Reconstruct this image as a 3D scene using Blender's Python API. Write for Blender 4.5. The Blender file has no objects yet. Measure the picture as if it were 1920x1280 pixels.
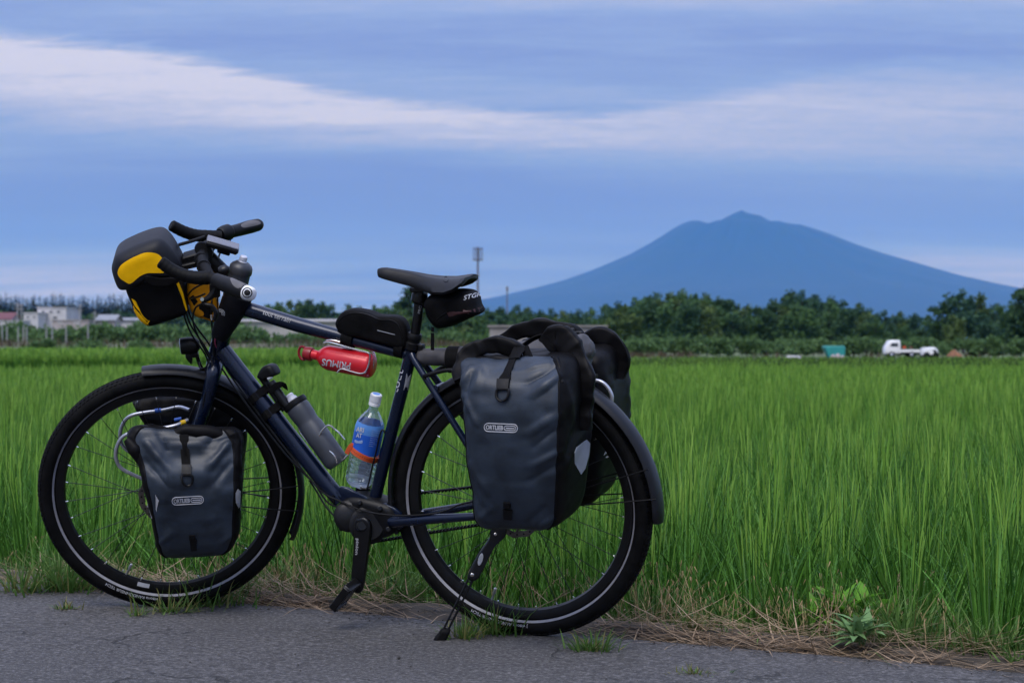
import bpy, bmesh, math, random
import numpy as np
from mathutils import Vector, Matrix, noise
from mathutils.bvhtree import BVHTree

random.seed(7)
rng = np.random.default_rng(7)
scene = bpy.context.scene
col = scene.collection

# ------------------------------------------------------------------ camera
FPX, HORIZON, CAM_H = 3500.0, 645.0, 0.77541
PITCH = math.atan((640.0 - HORIZON) / FPX)
cam_data = bpy.data.cameras.new("camera")
cam_data.sensor_width = 36.0
cam_data.lens = FPX / 1920.0 * 36.0
cam_data.clip_start = 0.1
cam_data.clip_end = 90000.0
cam_data.dof.use_dof = True
cam_data.dof.focus_distance = 5.0
cam_data.dof.aperture_fstop = 7.5
cam = bpy.data.objects.new("camera", cam_data)
cam.location = (0, 0, CAM_H)
cam.rotation_euler = (math.pi / 2 - PITCH, 0, 0)
col.objects.link(cam)
scene.camera = cam

# ------------------------------------------------------------------ light
SUN_EL, SUN_AZ = math.radians(54), math.radians(195)     # azimuth from +Y towards +X
sun_data = bpy.data.lights.new("sun", 'SUN')
sun_data.energy = 1.5
sun_data.angle = math.radians(38)
sun_data.color = (1.0, 0.965, 0.94)
sun = bpy.data.objects.new("sun", sun_data)
sdir = Vector((math.sin(SUN_AZ) * math.cos(SUN_EL), math.cos(SUN_AZ) * math.cos(SUN_EL), math.sin(SUN_EL)))
sun.rotation_euler = sdir.to_track_quat('Z', 'Y').to_euler()
sun.location = (0, 0, 30)
col.objects.link(sun)

scene.view_settings.view_transform = 'Standard'
scene.view_settings.look = 'None'
scene.view_settings.gamma = 1.0
scene.view_settings.use_curve_mapping = False
scene.view_settings.exposure = 0.74
scene.cycles.use_denoising = True
scene.cycles.max_bounces = 6
scene.cycles.transparent_max_bounces = 16
scene.cycles.volume_bounces = 2


class NT:
    """short helper for node trees"""
    def __init__(self, tree):
        self.t = tree
        self.n = tree.nodes
        self.l = tree.links

    def add(self, typ, **kw):
        nd = self.n.new(typ)
        for k, v in kw.items():
            setattr(nd, k, v)
        return nd

    def put(self, sock, v):
        if isinstance(v, bpy.types.NodeSocket):
            self.l.new(v, sock)
        elif v is not None:
            if sock.type == 'RGBA' and isinstance(v, (tuple, list)) and len(v) == 3:
                v = (*v, 1.0)
            sock.default_value = v

    def math(self, op, a, b=None, c=None, clamp=False):
        nd = self.add('ShaderNodeMath', operation=op, use_clamp=clamp)
        self.put(nd.inputs[0], a)
        if b is not None:
            self.put(nd.inputs[1], b)
        if c is not None:
            self.put(nd.inputs[2], c)
        return nd.outputs[0]

    def smooth(self, v, a, b):
        nd = self.add('ShaderNodeMapRange', interpolation_type='SMOOTHSTEP')
        self.put(nd.inputs[0], v)
        self.put(nd.inputs[1], a)
        self.put(nd.inputs[2], b)
        return nd.outputs[0]

    def mix(self, f, a, b, blend='MIX'):
        nd = self.add('ShaderNodeMix', data_type='RGBA', blend_type=blend)
        self.put(nd.inputs[0], f)
        self.put(nd.inputs[6], a)
        self.put(nd.inputs[7], b)
        return nd.outputs[2]

    def noise(self, vec, scale, detail=3.0, rough=0.55, dist=0.0):
        nd = self.add('ShaderNodeTexNoise')
        if vec is not None:
            self.l.new(vec, nd.inputs['Vector'])
        nd.inputs['Scale'].default_value = scale
        nd.inputs['Detail'].default_value = detail
        nd.inputs['Roughness'].default_value = rough
        nd.inputs['Distortion'].default_value = dist
        return nd.outputs[0]

    def mapping(self, vec, scale=(1, 1, 1), loc=(0, 0, 0), rot=(0, 0, 0)):
        nd = self.add('ShaderNodeMapping')
        self.l.new(vec, nd.inputs[0])
        nd.inputs['Location'].default_value = loc
        nd.inputs['Rotation'].default_value = rot
        nd.inputs['Scale'].default_value = scale
        return nd.outputs[0]


# ------------------------------------------------------------------ sky
world = bpy.data.worlds.new("World")
scene.world = world
world.use_nodes = True
W = NT(world.node_tree)
W.n.clear()
out = W.add('ShaderNodeOutputWorld')
sky = W.add('ShaderNodeTexSky', sky_type='NISHITA', sun_disc=False)
sky.sun_elevation = SUN_EL
sky.sun_rotation = SUN_AZ
sky.air_density = 1.0
sky.dust_density = 1.0
sky.ozone_density = 2.0
tc = W.add('ShaderNodeTexCoord')
sep = W.add('ShaderNodeSeparateXYZ')
W.l.new(tc.outputs['Generated'], sep.inputs[0])
dz = W.math('MAXIMUM', sep.outputs[2], 0.0)
den = W.math('ADD', dz, 0.12)
cu = W.math('DIVIDE', sep.outputs[0], den)
cv = W.math('DIVIDE', sep.outputs[1], den)
cmb = W.add('ShaderNodeCombineXYZ')
W.put(cmb.inputs[0], cu)
W.put(cmb.inputs[1], cv)
deck = cmb.outputs[0]
# slow warping of the deck, then long streaks
warp = W.noise(W.mapping(deck, (0.9, 1.4, 1)), 1.0, 3.0, 0.5)
warp = W.math('MULTIPLY_ADD', warp, 1.0, -0.5)
streak = W.noise(W.mapping(deck, (0.55, 2.3, 1), (3.1, 1.7, 0.3)), 1.2, 6.0, 0.55, 0.35)
streak2 = W.noise(W.mapping(deck, (0.35, 3.6, 1), (0.4, 5.7, 2.3), (0, 0, 0.12)), 1.6, 5.0, 0.5, 0.4)
fine = W.noise(W.mapping(deck, (1.6, 4.5, 1), (2.0, 0.7, 0)), 2.4, 6.0, 0.62, 0.5)
fleece = W.noise(W.mapping(deck, (4.5, 7.0, 1), (1.3, 4.1, 0), (0, 0, 0.5)), 3.2, 6.0, 0.66, 0.8)


def curve(v, pts, lo=-2.0, hi=2.0):
    """a free curve through pts (value over v), v running lo..hi"""
    nd = W.add('ShaderNodeFloatCurve')
    f = W.math('DIVIDE', W.math('SUBTRACT', v, lo), hi - lo, clamp=True)
    W.put(nd.inputs['Value'], f)
    c = nd.mapping.curves[0]
    while len(c.points) < len(pts):
        c.points.new(0.5, 0.5)
    for p_, (x_, y_) in zip(c.points, pts):
        p_.location = ((x_ - lo) / (hi - lo), y_ / 10.0)
        p_.handle_type = 'AUTO'
    nd.mapping.update()
    return W.math('MULTIPLY', nd.outputs[0], 10.0)


# the long bright bank that sweeps down from the left and lifts again to the right
mid = curve(cu, [(-2, 2.9), (-1, 3.66), (-0.7, 3.83), (-0.37, 4.06), (0, 4.27), (0.3, 4.30), (0.6, 4.17), (1.0, 4.09), (2, 3.9)])
half = curve(cu, [(-2, 0.40), (-1, 0.30), (-0.6, 0.27), (-0.3, 0.22), (0, 0.24), (0.3, 0.30), (0.6, 0.42), (1.0, 0.50), (2, 0.55)])
power = curve(cu, [(-2, 0.95), (-1, 1.0), (-0.5, 0.92), (0, 0.70), (0.3, 0.55), (0.6, 0.42), (1.0, 0.38), (2, 0.35)])
dd = W.math('ADD', W.math('SUBTRACT', cv, mid), W.math('ADD', W.math('MULTIPLY', warp, 0.30), W.math('MULTIPLY_ADD', fine, 0.36, -0.18)))
rel = W.math('DIVIDE', dd, half)
up_edge = W.smooth(rel, -1.25, -0.55)                 # crisp upper edge
low_edge = W.math('SUBTRACT', 1.0, W.smooth(rel, -0.5, 2.5))   # soft underside
bank = W.math('MULTIPLY', W.math('MULTIPLY', up_edge, low_edge), power)
bank = W.math('MULTIPLY', bank, W.math('MULTIPLY_ADD', streak2, 1.1, 0.45))
bank = W.math('MULTIPLY', bank, W.math('MULTIPLY_ADD', fleece, 0.5, 0.75))
# streaky veil everywhere, thinner in the clear belt over the horizon
veil_amt = curve(cv, [(0, 0.95), (2.4, 0.90), (3.3, 0.50), (4.0, 0.46), (4.5, 0.40), (4.75, 0.13), (5.3, 0.10), (5.8, 0.30), (6.5, 0.62), (7.5, 0.75), (9.9, 0.8)], 0.0, 10.0)
veil = W.math('MULTIPLY', W.smooth(streak, 0.30, 0.70), W.math('MULTIPLY_ADD', streak2, 0.9, 0.25))
veil = W.math('MULTIPLY', W.math('ADD', veil, 0.22), veil_amt)
# low thin banks near the horizon, right and left
low = W.math('MULTIPLY', W.smooth(cv, 5.5, 6.0), W.math('SUBTRACT', 1.0, W.smooth(cv, 6.4, 7.3)))
low = W.math('MULTIPLY', low, curve(cu, [(-2, 0.35), (-1.2, 0.30), (-0.6, 0.0), (0, 0.0), (0.9, 0.0), (1.3, 0.42), (2, 0.5)]))
low = W.math('MULTIPLY', low, W.math('MULTIPLY_ADD', streak2, 1.0, 0.5))
# broad veils above the bank
hi_v = W.math('MULTIPLY', W.math('SUBTRACT', 1.0, W.smooth(cv, 3.55, 4.05)), W.math('MULTIPLY', W.smooth(W.math('ADD', W.math('MULTIPLY', fine, 0.5), W.math('MULTIPLY', streak2, 0.5)), 0.40, 0.66), 0.13))
cover = W.math('ADD', W.math('ADD', bank, veil), W.math('ADD', low, hi_v))
puff = W.math('MULTIPLY', W.math('ADD', W.math('MULTIPLY_ADD', fleece, 1.0, -0.5), W.math('MULTIPLY_ADD', fine, 0.6, -0.3)), W.math('MULTIPLY_ADD', cover, 0.42, 0.04))
cover = W.math('MAXIMUM', W.math('MINIMUM', W.math('ADD', cover, puff), 1.15), 0.0)
ramp = W.add('ShaderNodeValToRGB')
W.put(ramp.inputs[0], W.math('DIVIDE', cover, 1.15))
e = ramp.color_ramp.elements
e[0].position = 0.0
e[0].color = (0.080, 0.107, 0.244, 1)
e[1].position = 1.0
e[1].color = (0.275, 0.276, 0.345, 1)
for pos, c4 in ((0.30, (0.118, 0.158, 0.283, 1)), (0.62, (0.183, 0.203, 0.298, 1))):
    k = ramp.color_ramp.elements.new(pos)
    k.color = c4
bg_sky = W.add('ShaderNodeBackground')
W.put(bg_sky.inputs[0], sky.outputs[0])
bg_sky.inputs[1].default_value = 0.05
bg_cloud = W.add('ShaderNodeBackground')
W.put(bg_cloud.inputs[0], ramp.outputs[0])
W.put(bg_cloud.inputs[1], W.math('MULTIPLY_ADD', dz, 3.0, 1.0))      # overcast skies brighten evenly towards the zenith
mixs = W.add('ShaderNodeMixShader')
mixs.inputs[0].default_value = 0.90                   # a thin gap of open sky shows through the deck
W.l.new(bg_sky.outputs[0], mixs.inputs[1])
W.l.new(bg_cloud.outputs[0], mixs.inputs[2])
W.l.new(mixs.outputs[0], out.inputs[0])
HAZE_COL = (0.055, 0.315, 1.0, 1.0)
HAZE_DENS = 3.6e-5

# ------------------------------------------------------------------ materials
def mat(name, color, rough=0.5, metal=0.0, var=0.12, vscale=30.0, bump=0.0, bscale=200.0, coat=0.0, spec=0.5, color2=None, sheen=0.0, trans=0.0):
    m = bpy.data.materials.new(name)
    m.use_nodes = True
    T = NT(m.node_tree)
    T.n.clear()
    o = T.add('ShaderNodeOutputMaterial')
    p_ = T.add('ShaderNodeBsdfPrincipled')
    T.l.new(p_.outputs[0], o.inputs[0])
    geo = T.add('ShaderNodeTexCoord').outputs['Object']
    nz = T.noise(geo, vscale, 4.0, 0.6)
    c2 = color2 if color2 is not None else tuple(c * (1 - var * 2) for c in color)
    c1 = color if color2 is not None else tuple(min(1, c * (1 + var)) for c in color)
    T.put(p_.inputs['Base Color'], T.mix(T.smooth(nz, 0.3, 0.7), (*c2, 1), (*c1, 1)))
    T.put(p_.inputs['Roughness'], T.math('MULTIPLY_ADD', nz, 0.24, rough - 0.12, clamp=True))
    p_.inputs['Metallic'].default_value = metal
    p_.inputs['Specular IOR Level'].default_value = spec
    p_.inputs['Coat Weight'].default_value = coat
    p_.inputs['Coat Roughness'].default_value = 0.12
    p_.inputs['Sheen Weight'].default_value = sheen
    if trans:
        p_.inputs['Transmission Weight'].default_value = trans
    if bump:
        b_ = T.add('ShaderNodeBump')
        b_.inputs['Strength'].default_value = bump
        b_.inputs['Distance'].default_value = 0.002
        T.l.new(T.noise(geo, bscale, 5.0, 0.65), b_.inputs['Height'])
        T.l.new(b_.outputs[0], p_.inputs['Normal'])
    return m


M_NAVY = mat("navy_frame_paint", (0.0016, 0.0069, 0.0255), 0.28, 0.30, 0.06, 8, coat=0.35, spec=0.4)
M_BLACK = mat("black_plastic", (0.0037, 0.0037, 0.0045), 0.46, 0, 0.2, 40, 0.1, 400, spec=0.25)
M_SATIN = mat("black_anodised_metal", (0.0045, 0.0045, 0.0055), 0.36, 0.3, 0.15, 40)
M_RUBBER = mat("tyre_rubber", (0.0050, 0.0050, 0.0055), 0.62, 0, 0.3, 25, 0.25, 220, spec=0.12)
M_TAPE = mat("bar_tape", (0.0035, 0.0035, 0.0040), 0.60, 0, 0.25, 60, 0.3, 260, spec=0.15)
M_CLOTH = mat("black_fabric", (0.0037, 0.0035, 0.0040), 0.62, 0, 0.3, 18, 0.35, 500, spec=0.1)
M_PVC = mat("slate_coated_fabric", (0.0162, 0.0255, 0.0408), 0.48, 0, 0.20, 16, 0.25, 260, spec=0.5)
M_PVCB = mat("black_coated_fabric", (0.0043, 0.0040, 0.0047), 0.50, 0, 0.2, 9, 0.15, 90, spec=0.12)
M_STRAP = mat("black_webbing", (0.0045, 0.0043, 0.0047), 0.70, 0, 0.2, 120, 0.5, 600, spec=0.1)
M_YELLOW = mat("yellow_coated_fabric", (0.9285, 0.4949, 0.0016), 0.55, 0, 0.05, 14, 0.1, 90, spec=0.15)
M_AMBER = mat("amber_coated_fabric", (0.5500, 0.2200, 0.0044), 0.55, 0, 0.1, 14, 0.1, 90, spec=0.15)
M_LIDGREY = mat("charcoal_lid_fabric", (0.0090, 0.0095, 0.0135), 0.55, 0, 0.12, 12, 0.2, 200, spec=0.25)
M_FENDER = mat("grey_mudguard_plastic", (0.0062, 0.0065, 0.0092), 0.42, 0, 0.15, 20, 0.12, 150, spec=0.35)
M_SILVER = mat("silver_tube", (0.46, 0.47, 0.52), 0.34, 0.75, 0.08, 30)
M_STEEL = mat("bright_steel_wire", (0.72, 0.68, 0.63), 0.25, 1.0, 0.08, 60)
M_DISC = mat("brake_disc_steel", (0.16, 0.145, 0.13), 0.4, 0.8, 0.2, 60)
M_SPOKE = mat("black_spoke", (0.012, 0.012, 0.014), 0.35, 0.4)
M_NIPPLE = mat("silver_nipple", (0.8, 0.8, 0.8), 0.2, 0.9)
M_REFLEX = mat("reflective_stripe", (0.2700, 0.2700, 0.3000), 0.45, 0, 0.08, 30)
M_REFLEXP = mat("silver_reflective_patch", (0.3900, 0.3975, 0.4275), 0.42, 0.1, 0.08, 20)
M_PRINT = mat("white_print", (0.4650, 0.4725, 0.5100), 0.5, 0, 0.04)
M_PRINTDIM = mat("worn_grey_print", (0.34, 0.35, 0.38), 0.5, 0, 0.2)
M_WHITE = mat("white_plastic", (0.74, 0.75, 0.77), 0.38, 0, 0.05)
M_RED = mat("red_lacquer", (0.5610, 0.0085, 0.0204), 0.33, 0.15, 0.06, 12, coat=0.3)
M_REDCAP = mat("red_cap_plastic", (0.25, 0.006, 0.012), 0.4)
M_SMOKE = mat("smoke_grey_bottle", (0.0409, 0.0459, 0.0570), 0.38, 0, 0.12, 12)
M_SMOKEW = mat("milky_nozzle", (0.50, 0.51, 0.58), 0.35)
M_ORANGE = mat("orange_rubber_strap", (0.5400, 0.0788, 0.0150), 0.55, 0, 0.08)
M_LABEL = mat("blue_label", (0.0120, 0.0975, 0.4950), 0.4, 0, 0.08, 20)
M_LABELL = mat("light_blue_label", (0.0750, 0.2250, 0.5625), 0.4, 0, 0.08, 20)
M_TENT = mat("taupe_tent_fabric", (0.0527, 0.0496, 0.0527), 0.62, 0, 0.15, 14, 0.3, 160)
M_MAROON = mat("maroon_trim", (0.0341, 0.0074, 0.0099), 0.45, 0, 0.2, 20)
M_BLUETAPE = mat("blue_tape", (0.02, 0.10, 0.45), 0.5)
M_YELTAPE = mat("yellow_tape", (0.72, 0.45, 0.01), 0.5)
M_SCREEN = mat("grey_device_face", (0.105, 0.11, 0.135), 0.28, 0, 0.1)
M_GREYGRIP = mat("grey_grip_rubber", (0.1054, 0.0992, 0.1023), 0.6, 0, 0.1)
M_LENS = mat("lamp_lens", (0.45, 0.47, 0.52), 0.1, 0.3)
M_PINK = mat("pink_thread", (0.35, 0.05, 0.12), 0.7)


def clear_plastic(name, tint, dens):
    m = bpy.data.materials.new(name)
    m.use_nodes = True
    T = NT(m.node_tree)
    T.n.clear()
    o = T.add('ShaderNodeOutputMaterial')
    tr = T.add('ShaderNodeBsdfTransparent')
    T.put(tr.inputs[0], tint)
    gl = T.add('ShaderNodeBsdfGlossy')
    gl.inputs['Roughness'].default_value = 0.08
    T.put(gl.inputs[0], (0.9, 0.95, 1.0, 1))
    df = T.add('ShaderNodeBsdfTranslucent')
    T.put(df.inputs[0], (0.75, 0.8, 0.88, 1))
    lw = T.add('ShaderNodeLayerWeight')
    lw.inputs[0].default_value = 0.35
    m1 = T.add('ShaderNodeMixShader')
    m1.inputs[0].default_value = dens
    T.l.new(tr.outputs[0], m1.inputs[1])
    T.l.new(df.outputs[0], m1.inputs[2])
    m2 = T.add('ShaderNodeMixShader')
    T.put(m2.inputs[0], T.math('MULTIPLY_ADD', lw.outputs['Facing'], 0.55, 0.05))
    T.l.new(m1.outputs[0], m2.inputs[1])
    T.l.new(gl.outputs[0], m2.inputs[2])
    T.l.new(m2.outputs[0], o.inputs[0])
    return m


M_CLEAR = clear_plastic("clear_bottle_plastic", (0.90, 0.94, 0.96, 1), 0.12)
M_ICE = clear_plastic("frosty_bottle_foot", (0.9, 0.93, 0.97, 1), 0.55)

# ------------------------------------------------------------------ geometry helpers
CAM = Vector((0, 0, CAM_H))
CP, SP = math.cos(PITCH), math.sin(PITCH)


def ray(px, py):
    """direction of the sight line through a point of the 1920 x 1280 photograph"""
    x = (px - 960.0) / FPX
    u = (640.0 - py) / FPX
    return Vector((x, CP + u * SP, u * CP - SP))


def at_depth(px, py, y):
    d = ray(px, py)
    return CAM + d * (y / d.y)


def on_ground(px, py, z=0.0):
    d = ray(px, py)
    return CAM + d * ((z - CAM_H) / d.z)


class Plane:
    def __init__(self, o, n, e, u):
        self.o, self.n, self.e, self.u = Vector(o), Vector(n).normalized(), Vector(e).normalized(), Vector(u).normalized()

    def __call__(self, px, py, l=0.0):
        d = ray(px, py)
        t = (self.o + self.n * l - CAM).dot(self.n) / d.dot(self.n)
        return CAM + d * t

    def pol(self, r, ang, l=0.0):
        return self.o + self.n * l + (self.e * math.cos(ang) + self.u * math.sin(ang)) * r


# the bicycle leans 10.5 degrees onto its stand, its front wheel turned 27.6 degrees to the left
FW = Vector((-0.93724, 0.34869, 0.0))
UPB = Vector((-0.06373, -0.1713, 0.98316))
NL = Vector((-0.34282, -0.92145, -0.18277))
NF = Vector((0.11395, -0.94133, -0.31768)).normalized()
RC = Vector((0.02292, 4.92881, 0.35394))
FC = Vector((-0.97606, 5.30047, 0.35921))
UF = (Vector((0, 0, 1)) - NF * NF.z).normalized()
EF = NF.cross(UF).normalized()
SAX = Vector((0.26067, -0.28023, 0.92386)).normalized()
SA0 = FC - NF.cross(SAX).normalized() * 0.047
PB = Plane(RC, NL, FW, UPB)
PF = Plane(FC, NF, EF, UF)


def catmull(pts, n=6, closed=False):
    pts = [Vector(p) for p in pts]
    if len(pts) < 3:
        return pts
    res = []
    m = len(pts)
    rngk = range(m if closed else m - 1)
    for i in rngk:
        p1, p2 = pts[i], pts[(i + 1) % m]
        p0 = pts[(i - 1) % m] if (closed or i > 0) else p1 * 2 - p2
        p3 = pts[(i + 2) % m] if (closed or i + 2 < m) else p2 * 2 - p1
        for k in range(n):
            t = k / n
            res.append(0.5 * ((2 * p1) + (p2 - p0) * t + (2 * p0 - 5 * p1 + 4 * p2 - p3) * t * t + (3 * p1 - p0 - 3 * p2 + p3) * t ** 3))
    if not closed:
        res.append(pts[-1])
    return res


class MB:
    """collects shapes in world space; build() links them as one mesh object"""
    def __init__(self):
        self.v, self.f, self.m = [], [], []

    def add(self, verts, faces, mi=0):
        b = len(self.v)
        self.v.extend(Vector(v) for v in verts)
        self.f.extend([tuple(i + b for i in f) for f in faces])
        self.m.extend([mi] * len(faces))
        return self

    def grid(self, rings, closed=True, caps=True, mi=0):
        n = len(rings[0])
        verts = [p for r in rings for p in r]
        faces = []
        for i in range(len(rings) - 1):
            for j in range(n if closed else n - 1):
                k = (j + 1) % n
                faces.append((i * n + j, i * n + k, (i + 1) * n + k, (i + 1) * n + j))
        if caps and closed:
            for i, rev in ((0, True), (len(rings) - 1, False)):
                c = sum((Vector(p) for p in rings[i]), Vector()) / n
                verts.append(c)
                ci = len(verts) - 1
                for j in range(n):
                    a, b = i * n + j, i * n + (j + 1) % n
                    faces.append((b, a, ci) if rev else (a, b, ci))
        return self.add(verts, faces, mi)

    def tube(self, pts, r, n=10, smooth=0, flat=None, up=None, mi=0, closed=False):
        """swept tube; flat=(w,h) makes a ribbon-like section; up fixes the ribbon's normal"""
        pts = [Vector(p) for p in pts]
        rs = list(r) if isinstance(r, (list, tuple)) else [r] * len(pts)
        if smooth and len(pts) > 2:
            m0 = len(pts)
            pts2 = catmull(pts, smooth, closed)
            rs = [np.interp(i / smooth, range(m0 + (1 if closed else 0)), rs + ([rs[0]] if closed else [])) for i in range(len(pts2))]
            pts = pts2
        rings = []
        prev = Vector(up) if up is not None else None
        m = len(pts)
        for i, p_ in enumerate(pts):
            a = pts[(i - 1) % m] if (closed or i > 0) else p_
            b = pts[(i + 1) % m] if (closed or i < m - 1) else p_
            t = (b - a).normalized()
            if prev is None:
                prev = t.orthogonal()
            ref = Vector(up) if up is not None else prev
            x = (ref - t * ref.dot(t))
            if x.length < 1e-6:
                x = t.orthogonal()
            x.normalize()
            y = t.cross(x)
            prev = x
            ring = []
            for k in range(n):
                an = 2 * math.pi * (k + 0.5) / n
                if flat:
                    c_, s_ = math.cos(an), math.sin(an)
                    e_ = 0.4
                    cx = math.copysign(abs(c_) ** e_, c_) * flat[1] / 2
                    sy = math.copysign(abs(s_) ** e_, s_) * flat[0] / 2
                    ring.append(p_ + x * cx + y * sy)
                else:
                    ring.append(p_ + (x * math.cos(an) + y * math.sin(an)) * rs[i])
            rings.append(ring)
        if closed:
            rings.append(rings[0])
            return self.grid(rings, True, False, mi)
        return self.grid(rings, True, True, mi)

    def lathe(self, p0, p1, prof, n=20, mi=0, caps=True):
        """prof: (fraction along p0->p1, radius)"""
        p0, p1 = Vector(p0), Vector(p1)
        ax = (p1 - p0)
        t = ax.normalized()
        x = t.orthogonal().normalized()
        y = t.cross(x)
        rings = [[p0 + ax * f_ + (x * math.cos(2 * math.pi * k / n) + y * math.sin(2 * math.pi * k / n)) * r_ for k in range(n)] for f_, r_ in prof]
        return self.grid(rings, True, caps, mi)

    def box(self, c, ex, ey, ez, bev=0.0, mi=0):
        c, ex, ey, ez = Vector(c), Vector(ex), Vector(ey), Vector(ez)
        if bev <= 0:
            vs = [c + ex * a + ey * b + ez * d for a in (-1, 1) for b in (-1, 1) for d in (-1, 1)]
            return self.add(vs, [(0, 1, 3, 2), (4, 6, 7, 5), (0, 4, 5, 1), (2, 3, 7, 6), (0, 2, 6, 4), (1, 5, 7, 3)], mi)
        rings = []
        lz = ez.length
        for zf, ins in ((-1, bev), (-1 + bev / lz, 0), (1 - bev / lz, 0), (1, bev)):
            ring = []
            lx, ly = ex.length, ey.length
            for (sx, sy) in ((1, 1), (-1, 1), (-1, -1), (1, -1)):
                cx, cy = sx * (lx - bev), sy * (ly - bev)
                for k in range(3):
                    an = math.atan2(sy, sx) - math.pi / 4 + k * math.pi / 4
                    rr = max(bev - ins, bev * 0.15)
                    ring.append(c + ex.normalized() * (cx + rr * math.cos(an)) + ey.normalized() * (cy + rr * math.sin(an)) + ez * zf)
            rings.append(ring)
        return self.grid(rings, True, True, mi)

    def pillow(self, outline, nrm, depth, edge=0.3, steps=4, smooth=4, mi=0, back=True):
        """closed outline (world points, on the near face) puffed back along -nrm by depth with rounded rims"""
        o = catmull(outline, smooth, True) if smooth else [Vector(p) for p in outline]
        nrm = Vector(nrm).normalized()
        c = sum(o, Vector()) / len(o)
        size = sum((p - c).length for p in o) / len(o)
        rim = min(edge * depth, size * 0.9)
        rings = []
        for sgn in (0, 1):
            seq = []
            for k in range(steps + 1):
                a = k / steps * math.pi / 2
                ins = rim * (1 - math.sin(a))
                dd_ = rim * (1 - math.cos(a))
                seq.append((ins, dd_))
            if sgn:
                seq = [(i_, depth - d_) for i_, d_ in reversed(seq)]
            for ins, d_ in seq:
                f_ = 1 - ins / size
                rings.append([c + (p - c) * f_ - nrm * d_ for p in o])
        # close both faces with inner rings
        fr = [[c + (p - c) * k + nrm * 0.0 for p in rings[0]] for k in (0.35, 0.7)]
        bk = [[(c - nrm * depth) + (p - (c - nrm * depth)) * k for p in rings[-1]] for k in (0.7, 0.35)]
        return self.grid(fr + rings + bk, True, True, mi)

    def wrinkle(self, amp, scale, seed=0.0, stretch=(1, 1, 1), detail=3, mask=None):
        """push the vertices gathered so far along their normals by folds"""
        me = bpy.data.meshes.new("tmp")
        me.from_pydata([tuple(v) for v in self.v], [], self.f)
        me.update()
        nr = [Vector(v.normal) for v in me.vertices]
        for i, v in enumerate(self.v):
            q = Vector((v.x * stretch[0], v.y * stretch[1], v.z * stretch[2])) * scale + Vector((seed, seed * 0.7, -seed))
            d_ = noise.fractal(q, 0.9, 2.1, detail)
            r_ = 1 - abs(noise.noise(q * 0.8 + Vector((9, 3, 1)))) * 2.4
            k = (0.6 * d_ + 0.5 * max(0, r_) - 0.2)
            w_ = mask(v) if mask else 1.0
            self.v[i] = v + nr[i] * amp * k * w_
        bpy.data.meshes.remove(me)
        return self

    def fold(self, lines, facing, soft=0.25):
        """creases: each line is (p, q, width, height) on the photograph; only surface facing `facing` moves"""
        me = bpy.data.meshes.new("tmp")
        me.from_pydata([tuple(v) for v in self.v], [], self.f)
        me.update()
        nr = [Vector(v.normal) for v in me.vertices]
        bpy.data.meshes.remove(me)
        for i, v in enumerate(self.v):
            f_ = max(0.0, min(1.0, (nr[i].dot(facing) - soft) / 0.4))
            if f_ <= 0:
                continue
            d = v - CAM
            w_ = d.y * CP - d.z * SP
            px, py = 960 + FPX * d.x / w_, 640 - FPX * (d.z * CP + d.y * SP) / w_
            tot = 0.0
            for (ax, ay), (bx, by), wd, hg in lines:
                L2 = (bx - ax) ** 2 + (by - ay) ** 2
                t = max(0.0, min(1.0, ((px - ax) * (bx - ax) + (py - ay) * (by - ay)) / L2))
                ds = math.hypot(px - ax - t * (bx - ax), py - ay - t * (by - ay))
                tot += hg * math.exp(-(ds / wd) ** 2) * (0.45 + 0.55 * math.sin(math.pi * min(1, max(0, t * 0.9 + 0.05))))
            self.v[i] = v + nr[i] * tot * f_
        return self

    def bvh(self):
        return BVHTree.FromPolygons([tuple(v) for v in self.v], self.f)

    def build(self, name, mats, parent=None, ang=35, **props):
        org = root_loc(parent) if parent else Vector()
        me = bpy.data.meshes.new(name)
        me.from_pydata([tuple(v - org) for v in self.v], [], self.f)
        for m_ in (mats if isinstance(mats, (list, tuple)) else [mats]):
            me.materials.append(m_)
        if any(self.m):
            me.polygons.foreach_set('material_index', self.m)
        bm = bmesh.new()
        bm.from_mesh(me)
        bmesh.ops.recalc_face_normals(bm, faces=bm.faces)
        bm.to_mesh(me)
        bm.free()
        if ang:
            me.polygons.foreach_set('use_smooth', [True] * len(me.polygons))
            me.set_sharp_from_angle(angle=math.radians(ang))
        o = bpy.data.objects.new(name, me)
        col.objects.link(o)
        if parent:
            o.parent = parent
        for k, v in props.items():
            o[k] = v
        return o


def root_loc(o):
    while o.parent:
        o = o.parent
    return Vector(o.location)


def thing(name, loc, label, cat, group=None):
    o = bpy.data.objects.new(name, None)
    o.empty_display_size = 0.1
    o.location = loc
    col.objects.link(o)
    return tag(o, label, cat, group)


def tag(o, label, cat, group=None):
    o['label'] = label
    o['category'] = cat
    if group:
        o['group'] = group
    return o


def rebase(o, loc):
    """put a single-mesh thing's origin at loc"""
    loc = Vector(loc)
    o.data.transform(Matrix.Translation(-loc))
    o.location = loc
    return o


def loft_rows(rows, n=48, ex=4.0, sub=4):
    """rows: (centre, half vector U, half vector V) -> smooth superellipse rings"""
    cs = catmull([r[0] for r in rows], sub)
    us = catmull([r[1] for r in rows], sub)
    vs = catmull([r[2] for r in rows], sub)
    rings = []
    for c, u, v in zip(cs, us, vs):
        ring = []
        for k in range(n):
            a = 2 * math.pi * k / n
            cx, sy = math.cos(a), math.sin(a)
            ring.append(c + u * math.copysign(abs(cx) ** (2 / ex), cx) + v * math.copysign(abs(sy) ** (2 / ex), sy))
        rings.append(ring)
    return rings


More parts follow.
